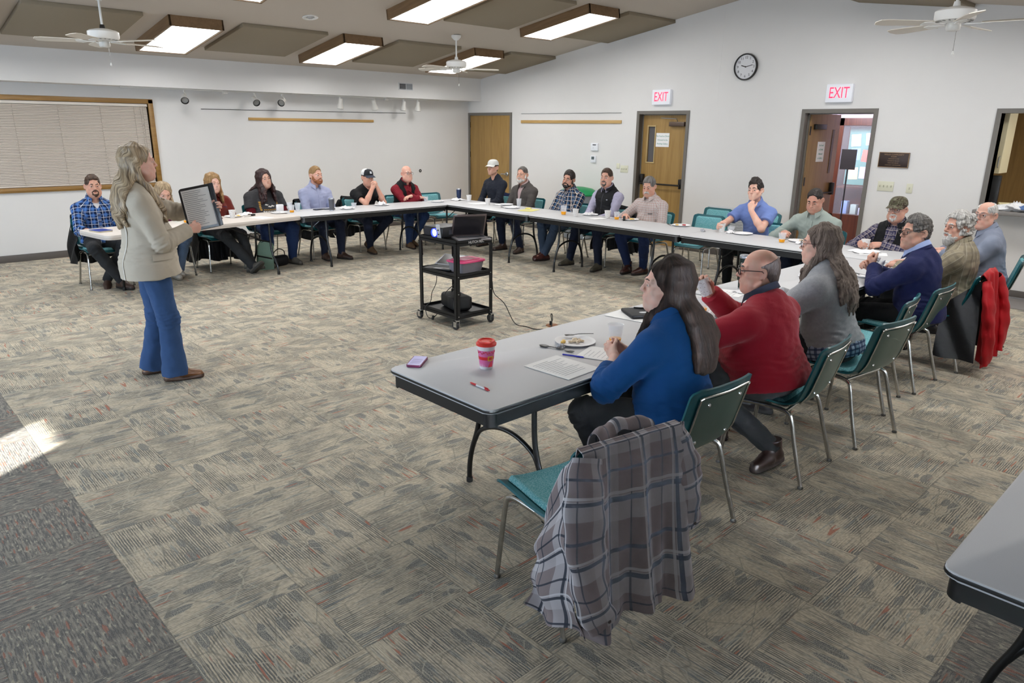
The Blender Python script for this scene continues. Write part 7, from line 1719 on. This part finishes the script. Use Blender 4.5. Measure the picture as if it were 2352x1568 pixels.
plate_(-7.225, -9.535, 'white paper plate with pastry crumbs and fork'); scraps(-7.22, -9.54, cream_m, 'pastry scraps on the plate by the blue blazer woman', 9, .035, 3); scraps(-7.285, -9.50, egg_m, 'bit of yellow egg on the blue blazer woman plate', 3, .01, 4)
fork(-7.14, -9.49, math.radians(150), 'black plastic fork resting across the plate with crumbs', TZ + .019)
paper(-7.27, -9.80, math.radians(20), 'white sheets under the clasped hands of blue blazer woman', .2, .26, 8, 4, seed=5)
clear_cup(-7.04, -9.67, 'clear plastic cup with a little juice behind the clasped hands', .022, .1, .03, .043)
paper(-6.50, -9.37, math.radians(8), 'white sheet under the black notebook case', .216, .279, 0, 2, seed=6)
nb = thing('notebook_case', 'black zip notebook case with white oval emblem', 'case', (-6.45, -9.385, TZ + .003), math.radians(-32))
MB().box((0, 0, .012), (.165, .215, .022), None, .009, 3).build('case_body', M('case_black', '#17181b', .6), nb)
MB().lathe([(0, 0), (.022, 0), (.022, .0006), (0, .0006)], (.02, -.035, .0232), 24, None, 1.3, .8).build('emblem', M('case_emblem', '#cfd2d6', .5), nb)
tag(MB().lathe([(0, -.07), (.001, -.069), (.0045, -.06), (.005, .06), (0, .064)], (0, 0, 0), 10, (0, HP, 0)).build('pen', fork_m, None, 40, (-6.38, -9.37, TZ + .031), math.radians(120)), 'black pen lying on the black notebook case', 'pen')
clear_cup(-6.10, -9.63, 'clear cup of orange juice between blue blazer and red sweater', .04)
plate_(-6.12, -9.77, 'white paper plate under napkin by the red sweater man'); napkin(-6.10, -9.73, 'crumpled napkin on plate by the red sweater man', .085, .035, 3, .3); fork(-6.2, -9.8, math.radians(30), 'black plastic fork leaning on the red sweater man plate', TZ + .016)
paper(-5.42, -9.39, math.radians(12), 'white printed sheet beside the dark green thermos', .216, .279, 9, 1, seed=8); tumbler(-5.2, -9.41, '0f2422', 'dark green thermos standing behind the red sweater man', .26, .04); napkin(-5.3, -9.47, 'flat white napkin at the foot of the thermos', .07, .012, 9)
napkin(-4.38, -9.49, 'small folded napkin before the woman in grey sweater', .03, .03, 10)
plate_(-4.0, -9.84, 'small white plate with fork near the navy blazer elbow', r=.07); fork(-3.99, -9.82, 1.2, 'dark fork on the small plate near navy blazer', TZ + .012)
napkin(-2.66, -9.32, 'long white napkin on the table before camouflage cap man', .13, .022, 12, -.4); paper(-2.72, -9.42, .4, 'white sheet under the napkin before camouflage cap man', .2, .25, 0)
# white table and soffit wall side
nbk = thing('notebook', 'blue covered notebook on the white table before blue plaid man', 'notebook', (-7.975, -3.18, .742), math.radians(14)); MB().box((0, 0, .008), (.15, .21, .012), None, .003).build('pages', M('page_edges', '#d9cfb0', .7), nbk); MB().box((0, 0, .0155), (.155, .215, .003), None, .001).build('cover', M('blue_cover', '#2a3f95', .4), nbk)
clear_cup(-6.98, -2.98, 'cup of orange juice on the white table by the presenter', .03); napkin(-6.78, -2.9, 'crumpled napkin and wrapper on the white table', .09, .03, 21, .2)
tag(MB().box((0, 0, .06), (.09, .05, .12), None, .006).build('mint_box', M('mint_card', '#a8d5cc', .6), None, 40, (-6.98, -2.74, .742), .3), 'pale mint green box standing on the white table', 'box')
phone(-6.56, -2.82, 1.4, '#4a1420', 'dark phone in maroon case by the rust pullover woman')
plate_(-6.3, -2.75, 'white plate with food behind the paper cup, rust pullover woman'); scraps(-6.26, -2.76, egg_m, 'orange food scraps on the rust pullover woman plate', 5, .03, 22); paper_cup(-6.36, -2.86, 'paper cup before the woman in rust pullover'); napkin(-6.08, -2.62, 'large crumpled napkin between rust pullover and grey tee women', .09, .035, 23, .5)
fork(-6.14, -2.84, .5, 'black plastic fork lying on the white table'); tag(MB().box((0, 0, .012), (.05, .035, .024), None, .004).build('pager', fork_m, None, 40, (-6.06, -2.80, .742), .4), 'small black clip lying beside the fork on white table', 'clip')
paper(-6.06, -3.05, .3, 'white sheet at the front of the white table', .2, .26, 8, 1, seed=24)
plate_(-5.66, -2.72, 'white plate at the seam between white and grey tables'); fork(-5.73, -2.72, -.6, 'black fork on the plate by grey tee woman', TZ + .015)
bo = tag(MB().box((0, 0, .05), (.1, .05, .1), (0, .05, 0), .012).build('napkin_holder', M('holder_white', '#ecedf0', .5), None, 40, (-5.56, -2.55, TZ), .2), 'white upright folded napkin before the grey tee woman', 'napkin')
clear_cup(-5.40, -2.52, 'empty clear cup by the red sleeve of grey tee woman', 0, .11); clear_cup(-5.33, -2.62, 'clear plastic cup behind the juice by grey tee woman', 0, .11); clear_cup(-5.48, -2.74, 'short clear cup of orange juice at the grey table end', .03, .1)
phone(-5.03, -2.66, 1.8, '#15161a', 'black phone lying before the lilac shirt man, nearer seam'); phone(-4.88, -2.70, 1.2, '#1a1c22', 'black phone lying against the grey tumbler')
tumbler(-4.93, -2.86, '55555b', 'grey steel tumbler before the lilac shirt man')
plate_(-4.66, -2.82, 'white plate with napkin between lilac shirt and black cap men'); napkin(-4.64, -2.76, 'crumpled napkin on plate by the lilac shirt man', .08, .035, 25); clear_cup(-4.44, -2.64, 'short clear cup by the black cap man elbow', 0, .06, .03, .04)
plate_(-3.98, -2.68, 'white plate before the man in black cap'); napkin(-3.94, -2.64, 'bulky white napkin on plate before black cap man', .075, .06, 26, 1.0)
clear_cup(-3.05, -2.55, 'small clear cup beside the crossed arms', 0, .07); plate_(-2.98, -2.76, 'white plate with black fork past the crossed arms'); fork(-3.0, -2.77, 2.3, 'black fork on the plate past the crossed arms', TZ + .014)
tumbler(-2.42, -2.62, '1d2c4e', 'navy steel tumbler at the table corner'); napkin(-2.56, -2.76, 'crumpled napkins at the table corner', .1, .04, 27); paper_cup(-2.5, -2.98, 'paper cup at the corner beside crumpled napkins')
# long table before the door wall
paper(-2.62, -3.36, 1.4, 'white sheet before the man in white cap', .216, .279, 6, 2, seed=31); paper_cup(-2.66, -3.62, 'paper cup before the man in white cap'); napkin(-2.52, -3.72, 'low napkin beside the white cap man paper cup', .08, .02, 32); plate_(-2.42, -3.78, 'white plate between white cap and grey blazer men'); fork(-2.5, -3.86, .4, 'black fork near the grey blazer man plate')
clear_cup(-2.45, -4.1, 'tall clear empty cup before the grey blazer man', 0, .12); plate_(-2.66, -4.17, 'white plate with napkin before the grey blazer man'); napkin(-2.64, -4.2, 'napkin on plate before the grey blazer man', .07, .03, 33); fork(-2.74, -4.05, 1.1, 'black fork beside the yellow pad', TZ + .002)
paper(-2.68, -4.55, math.radians(-70), 'yellow legal pad at the table seam', .216, .3, 14, 4, M('legal_yellow', '#e3dc86', .7), 'legal_pad', 'pad', 34)
tag(MB().box((0, 0, .004), (.075, .075, .008), None, 0).build('sticky_notes', M('sticky_yellow', '#e9d96a', .7), None, 0, (-2.5, -4.36, TZ), .4), 'yellow sticky note pad beside the yellow legal pad', 'notepad')
clear_cup(-2.68, -5.24, 'tall clear cup of orange juice before the plaid man with beard', .045, .125, .03, .044); paper_cup(-2.7, -5.48, 'paper cup before the man in navy and tan plaid')
plate_(-2.42, -5.5, 'white plate with napkin before black vest man'); napkin(-2.42, -5.48, 'crumpled napkin on plate before the black vest man', .07, .04, 35); paper_cup(-2.5, -5.88, 'paper cup before the man in black zip vest'); paper(-2.66, -5.84, 1.3, 'white folded sheet beside the black vest man cup', .15, .2, 0, 2); clear_cup(-2.53, -6.06, 'clear cup of orange juice before the moustached man', .035)
plate_(-2.42, -6.2, 'white plate of food before the moustached man'); scraps(-2.4, -6.22, egg_m, 'scrambled egg on the moustached man plate', 8, .03, 36); tag(MB().box((0, 0, .03), (.04, .025, .06), None, .004).build('black_clip', fork_m, None, 40, (-2.55, -6.2, TZ), .3), 'small black folded case standing by moustached man plate', 'case')
plate_(-2.4, -6.98, 'white plate with red food scraps at the empty seat'); scraps(-2.38, -7.0, berry_m, 'red fruit scraps on the plate at the empty seat', 4, .025, 37); scraps(-2.43, -6.94, egg_m, 'yellow scraps on the plate at the empty seat', 4, .02, 38); fork(-2.44, -6.83, .8, 'black fork beside the empty seat plate')
napkin(-2.63, -7.44, 'crumpled clear wrapper near the blue polo man cup', .03, .03, 39, 0, MATS['wrapper_film'])
napkin(-2.5, -7.72, 'crumpled wrappers beside the blue polo man cup', .05, .03, 40); clear_cup(-2.38, -7.66, 'low clear cup between polo man cup and plate', 0, .06, .032, .045); plate_(-2.46, -7.86, 'white plate under napkin before the blue polo man'); napkin(-2.46, -7.86, 'flat napkin on plate before the blue polo man', .085, .018, 41)
clear_cup(-2.72, -8.47, 'clear cup of orange juice before the pale green shirt man', .035); plate_(-2.5, -8.56, 'white plate of bread before the pale green shirt man'); scraps(-2.48, -8.56, cream_m, 'bread scraps on the pale green shirt man plate', 7, .035, 42); napkin(-2.64, -8.66, 'folded napkin by the pale green shirt man plate', .06, .025, 43)
# cups and things held in hands
PPL = {o['label']: o for o in COL.objects if o.name.startswith('person')}
def held(lab): return PPL[lab], BODY[lab]
t, b = [held(l) for l in PPL if 'blue polo' in l][0]; g = grip(t, b, 1); paper_cup(g.x, g.y, 'paper cup in the hand of the blue polo man')
t, b = [held(l) for l in PPL if 'camouflage' in l][0]; g = grip(t, b, 1); paper_cup(g.x, g.y, 'paper cup held by the man in camouflage cap')
t, b = [held(l) for l in PPL if 'red sweater with navy' in l][0]; g = grip(t, b, 1, .066, .05); c = paper_cup(g.x, g.y, 'tilted paper cup raised by the man in red sweater', g.z - .05)
tl = Matrix.Rotation(math.radians(-38), 3, 'Z') @ Matrix.Rotation(math.radians(-24), 3, 'Y') @ Matrix.Rotation(math.radians(-14), 3, 'X'); c.rotation_euler = tl.to_euler(); off = tl @ Vector((0, 0, .05)); c.location = Vector((g.x, g.y, g.z)) - off
t, b = [held(l) for l in PPL if 'pale green' in l][0]; g = grip(t, b, 1); f_ = fork(g.x - .03, g.y, math.radians(200), 'black fork in the hand of the pale green shirt man', g.z - .01, .35)
t, b = [held(l) for l in PPL if 'navy blazer with glasses' in l][0]; g = grip(t, b, -1, .05, .05); n_ = napkin(g.x, g.y, 'white napkin held up by the man in navy blazer', .06, .05, 51, .5); n_.location.z = g.z - .04; n_.rotation_euler = (.9, .2, .3)
# presenter's folder with papers
t, b = PRES; fo = thing('clipboard', 'black folder clipboard with printed sheets held by the presenter', 'clipboard', wpt(t, (0, 0, 0)))
c0, sx, upv, nrm = FOLDER
fo.location = c0; fo.rotation_euler = Matrix((sx, upv, nrm)).transposed().to_euler()
MB().prism(rrect(.25, .33, .02), -.014, 0, .004).build('folder', M('folder_black', '#121316', .5), fo); MB().bb((.098, -.165, -.004), (.13, .165, .012), .006).build('spine', MATS['folder_black'], fo)
MB().bb((-.11, -.145, .0008), (.09, .145, .0022)).build('sheets', paper_m, fo); r = random.Random(9); w = MB()
for k in range(19):
    ln = r.uniform(.1, .17); w.box((-.1 + ln / 2, .13 - k * .0142, .0026), (ln, .0028, .0003))
w.build('printed_lines', M('print_dark', '#7b7d88', .8), fo)
# ------------------------------------------------------------------ coats and bags
def clsheet(fn, nu, nv_, th, name, mat, parent, su, sv, ou=0, ov=0):
    o = MB().sheet(fn, nu, nv_, th).build(name, mat, parent, 70); me = o.data; n = len(me.vertices)
    g = np.array([(i / nu * su + ou, j / nv_ * sv + ov, 0) for i in range(nu + 1) for j in range(nv_ + 1)], np.float32); g = np.concatenate([g] * (n // len(g)))
    me.attributes.new('cl', 'FLOAT_VECTOR', 'POINT').data.foreach_set('vector', np.ascontiguousarray(g).ravel()); return o
def lerp_path(pts, v):
    f = v * (len(pts) - 1); i = min(int(f), len(pts) - 2); a = f - i; return [pts[i][k] * (1 - a) + pts[i + 1][k] * a for k in range(len(pts[0]))]
def sleeve_fn(pts, rs, flat=.6, fold=.008, seed=0):
    pth = [Vector(p) for p in smooth_path(pts, 8)]
    def f(u, v):
        k = min(int(v * (len(pth) - 1)), len(pth) - 2); a = v * (len(pth) - 1) - k; c = pth[k].lerp(pth[k + 1], a); tg = (pth[k + 1] - pth[k]).normalized(); s = Vector((1, 0, 0)); s = (s - tg * s.dot(tg)).normalized(); q = tg.cross(s)
        r = lerp_path([(x,) for x in rs], v)[0]; an = u * 2 * PI; r2 = r + fold * math.sin(an * 3 + v * 11 + seed) * (.4 + v) + fold * .6 * math.sin(v * 34 + an + seed)
        return c + s * math.cos(an) * r2 + q * math.sin(an) * r2 * flat
    return f
# plaid shirt jacket over the empty near chair
pj_m = Mplaid('taupe_flannel', '#84797a', [(0, .19, .062, .0, '#c9c7cc', .5), (1, .19, .062, .0, '#c9c7cc', .5), (0, .19, .014, -.004, '#2c3440', .92), (1, .19, .013, -.004, '#2c3440', .92), (0, .19, .007, .068, '#3d444e', .85), (1, .19, .009, .068, '#2c3440', .9), (0, .19, .008, .010, '#d9d8dc', .7), (1, .19, .008, .010, '#d9d8dc', .7)])
jk = thing('shirt_jacket', 'taupe and white plaid shirt jacket hung over near chair', 'jacket', (-8.1, -10.33, 0), math.radians(-10.6))
def backp(u, v):
    P = [(-.252, .66, .21), (-.272, .76, .222), (-.296, .822, .235), (-.322, .815, .238), (-.335, .72, .240), (-.345, .55, .242), (-.36, .36, .25), (-.375, .20, .262), (-.38, .13, .268)]
    y, z, wd = lerp_path(P, v); x = (u - .5) * 2 * wd + .02 * v; A = .036 * max(0, v - .3) ** 1.1 * 1.5
    fo_ = math.sin(u * 2 * PI * 2.4 + .6 * math.sin(v * 5)) + .4 * math.sin(u * 2 * PI * 5.1 + 1 + v * 3)
    return (x, y - A * .8 - A * fo_, z - .03 * math.sin(u * PI) * (1 - abs(2 * v - .5)) * 0 - (.05 * math.sin(u * 9) * (v > .9)) * .4 - .02 * (1 - u) * v)
clsheet(backp, 60, 60, .004, 'back_panel', pj_m, jk, .58, .86, .03, .05)
clsheet(sleeve_fn([(-.215, -.325, .79), (-.25, -.375, .66), (-.262, -.405, .48), (-.235, -.425, .30), (-.185, -.43, .17)], [.06, .085, .083, .074, .06], .5, .007, 1), 40, 60, .003, 'sleeve', pj_m, jk, .5, .66, .1, .0)
clsheet(sleeve_fn([(.235, -.30, .80), (.265, -.335, .66), (.285, -.345, .52), (.295, -.34, .37)], [.045, .07, .072, .062], .6, .007, 2), 40, 50, .003, 'sleeve', pj_m, jk, .5, .48, .06, .1)
def frontp(u, v):
    y = lerp_path([(-.30, ), (-.24, ), (-.17, ), (-.13, )], u)[0]; top_ = lerp_path([(.79, ), (.72, ), (.58, ), (.46, )], u)[0]; bot = .13 + .02 * math.sin(u * 7); z = top_ + (bot - top_) * v
    x = -.242 - .055 * math.sin(min(1, v * 1.6) * PI * .5) - .024 * math.sin(u * 9 + v * 4) * v - .012 * math.sin(v * 17 + u * 3) - .03 * u * v; return (x, y - .1 * v * (1 - u) - .03 * v, z)
clsheet(frontp, 40, 56, .004, 'front_panel', pj_m, jk, .34, .66, .08, .02)
def frontr(u, v):
    y = -.255 + .07 * u; z = .79 - (.42 + .1 * u) * v - .06 * u; return (.238 + .02 * math.sin(v * 8 + u * 4) * v + .03 * v, y, z)
clsheet(frontr, 20, 40, .004, 'front_panel', pj_m, jk, .2, .5)
def coll(u, v): a = v * 4.2 - 1.4; return ((u - .45) * .30 * (1 - .12 * v), -.262 + .03 * math.cos(a) + .03 * math.sin(u * PI), .785 + .05 * math.sin(a) + .018 * math.sin(u * PI) + .006 * math.sin(u * 17))
clsheet(coll, 30, 16, .005, 'collar', pj_m, jk, .32, .12, .04, .03)
tb = M('dark_button', '#2d2325', .3)
for p in ((-.185, -.462, .2), (.31, -.378, .40)): MB().lathe([(0, .003), (.007, .003), (.008, 0), (0, 0)], p, 14, (HP, 0, 0)).build('cuff_button', tb, jk)
# coats hung on occupied chairs
def hung_coat(x, y, deg, mat, lab, ln=.62, wd=.24, sl=True, mat2=None, name='coat', seed=0, side=0.0):
    t = thing(name, lab, 'coat', (x, y, 0), math.radians(deg)); zb = .80 - ln
    def bp_(u, v):
        P = [(-.262, .70, wd * .92), (-.285, .785, wd * .95), (-.305, .826, wd), (-.33, .80, wd), (-.352, .62, wd * 1.02), (-.375, (.62 + zb) / 2, wd * 1.08), (-.395, zb, wd * 1.12)]
        yy, z, w_ = lerp_path(P, v); A = .03 * max(0, v - .3) * 1.6; return ((u - .5) * 2 * w_ + side * v, yy - A * math.sin(u * 14 + seed + math.sin(v * 5)) - A * .5 * math.sin(u * 31 + v * 4), z - .03 * math.sin(u * 6 + seed) * v)
    MB().sheet(bp_, 40, 36, .006).build('back_panel', mat, t, 70)
    def sp_(sd):
        def f(u, v): yy = -.31 + .24 * u; z = .77 - .22 * u + (zb + .02 - (.77 - .22 * u)) * v; return (sd * (wd + .02 + .05 * v + .02 * math.sin(u * 8 + v * 6 + seed)), yy - .06 * v * (1 - u), z)
        return f
    for sd in (-1, 1): MB().sheet(sp_(sd), 20, 30, .006).build('front_panel', mat2 or mat, t, 70)
    if sl:
        for sd in (-1, 1): MB().sheet(sleeve_fn([(sd * (wd - .02), -.34, .76), (sd * (wd + .05), -.39, .58), (sd * (wd + .06), -.43, .36), (sd * (wd + .02), -.44, max(.06, zb + .02))], [.05, .075, .07, .055], .6, .008, seed + sd), 28, 40, .004).build('sleeve', mat, t, 70)
    return t
red_n = Mcloth('red_nylon', '#b1121d', rough=.55, fold=.8); blk_n = Mcloth('black_nylon_cloth', '#0c0d10', rough=.6, fold=.8)
hung_coat(-3.38, -10.26, 4, red_n, 'red jacket hung on the chair of the white-curled man', .70, .235, True, blk_n, 'jacket', 2)
for lab, cl_, ln, nm, mt in (('man in blue plaid shirt', 'black jacket hung behind the man in blue plaid shirt', .55, 'jacket', blk_n), ('woman in rust', 'long black coat hung behind the woman in rust pullover', .74, 'coat', blk_n), ('man in lilac', 'black coat hung behind the man in lilac shirt', .58, 'coat', blk_n), ('black tee and black cap', 'dark coat hung behind the man in black cap', .6, 'coat', blk_n), ('white cap and navy', 'navy coat hung behind the man in white cap', .5, 'coat', nvy), ('black zip vest', 'black coat hung behind the man in black zip vest', .66, 'coat', blk_n)):
    t, b = [held(l) for l in PPL if lab in l][0]; p = wpt(t, (0, .05, 0)); hung_coat(p.x, p.y, math.degrees(t.rotation_euler.z), mt, cl_, ln, .22, ln > .56, None, nm, len(lab))
tt_ = thing('tote_bag', 'sage green fabric tote bag standing under the white table', 'bag', (-5.92, -2.72, 0), math.radians(-14))
def totef(u, v):
    a = u * 2 * PI; c, s = math.cos(a), math.sin(a); k = 1 / max(abs(c), abs(s)) ** .8; w_ = .125 + .0 * v; d_ = .06 * (1 - .5 * v); return (c * k * w_ * .9 + .02 * v, s * k * d_, .33 * v + (.02 * math.sin(u * 11) - .03 * math.cos(a * 2) if v > .95 else 0))
MB().sheet(totef, 44, 18, .003).prism([(-.11, -.05), (.11, -.05), (.11, .05), (-.11, .05)], .001, .006).build('bag_body', Mcloth('sage_canvas', '#738f83', fold=.6), tt_, 60)
for s in (-1, 1): MB().tube(smooth_path([(-.06, s * .03, .3), (-.05, s * .03, .36), (0, s * .02, .39), (.05, s * .03, .36), (.06, s * .03, .3)], 5), .006, 6, sq=((0, 1, 0), .5)).build('handle', MATS['sage_canvas'], tt_)
hb = thing('handbag', 'black handbag on the floor by the grey tee woman feet', 'bag', (-5.66, -2.62, 0), .3); MB().box((0, 0, .075), (.26, .14, .148), None, .05, 4).build('bag_body', blk_n, hb); MB().tube(smooth_path([(-.1, 0, .12), (-.09, 0, .2), (0, 0, .24), (.09, 0, .2), (.1, 0, .12)], 5), .007, 6).build('strap', black_m, hb)
EXPO = 0.75
# ------------------------------------------------------------------ light
wd = bpy.data.worlds.new('world'); SC.world = wd; wd.use_nodes = True
bgn = wd.node_tree.nodes['Background']; bgn.inputs[0].default_value = (.62, .78, 1.0, 1); bgn.inputs[1].default_value = 1.6
def area(name, loc, rot, sx, sy, power, col):
    l = bpy.data.lights.new(name, 'AREA'); l.shape = 'RECTANGLE'; l.size = sx; l.size_y = sy; l.energy = power; l.color = col
    o = bpy.data.objects.new(name, l); COL.objects.link(o); o.location = loc; o.rotation_euler = rot; return o
area('window_daylight', (-9.6, YF - .18, 1.62), (math.radians(90), 0, 0), 5.9, 1.4, 900, (.74, .86, 1.0))
area('window_daylight_side', (XL - .1, (WS2[0] + WS2[1]) / 2, 1.6), (0, -math.radians(90), 0), 1.3, 6.0, 190, (.68, .83, 1.0))
sun = bpy.data.lights.new('sun', 'SUN'); sun.energy = 22; sun.angle = .009; sun.color = (1, .96, .9)
so = bpy.data.objects.new('sun', sun); COL.objects.link(so); el = math.radians(18.3); so.rotation_euler = Vector((.83 * math.cos(el), .56 * math.cos(el), -math.sin(el))).to_track_quat('-Z', 'Y').to_euler()
area('lobby_fill_light', (1.2, -6.6, 2.8), (0, math.radians(-50), 0), 1.0, 1.2, 170, (.85, .82, 1.0))  # unseen fill lamp, added and tilted to brighten the cabinet notices
area('kitchen_light', (.9, -11, 2.4), (0, 0, 0), 1, 1, 14, (1, .92, .8))
SC.view_settings.view_transform = 'Standard'; SC.view_settings.look = 'None'; SC.view_settings.gamma = 1; SC.view_settings.use_curve_mapping = False
SC.view_settings.exposure = EXPO
cy = SC.cycles
cy.max_bounces = 7; cy.diffuse_bounces = 4; cy.glossy_bounces = 3; cy.transmission_bounces = 6; cy.transparent_max_bounces = 8
cy.caustics_reflective = False; cy.caustics_refractive = False; cy.sample_clamp_indirect = 6; cy.use_denoising = True
cy.use_adaptive_sampling = True; cy.adaptive_threshold = .02
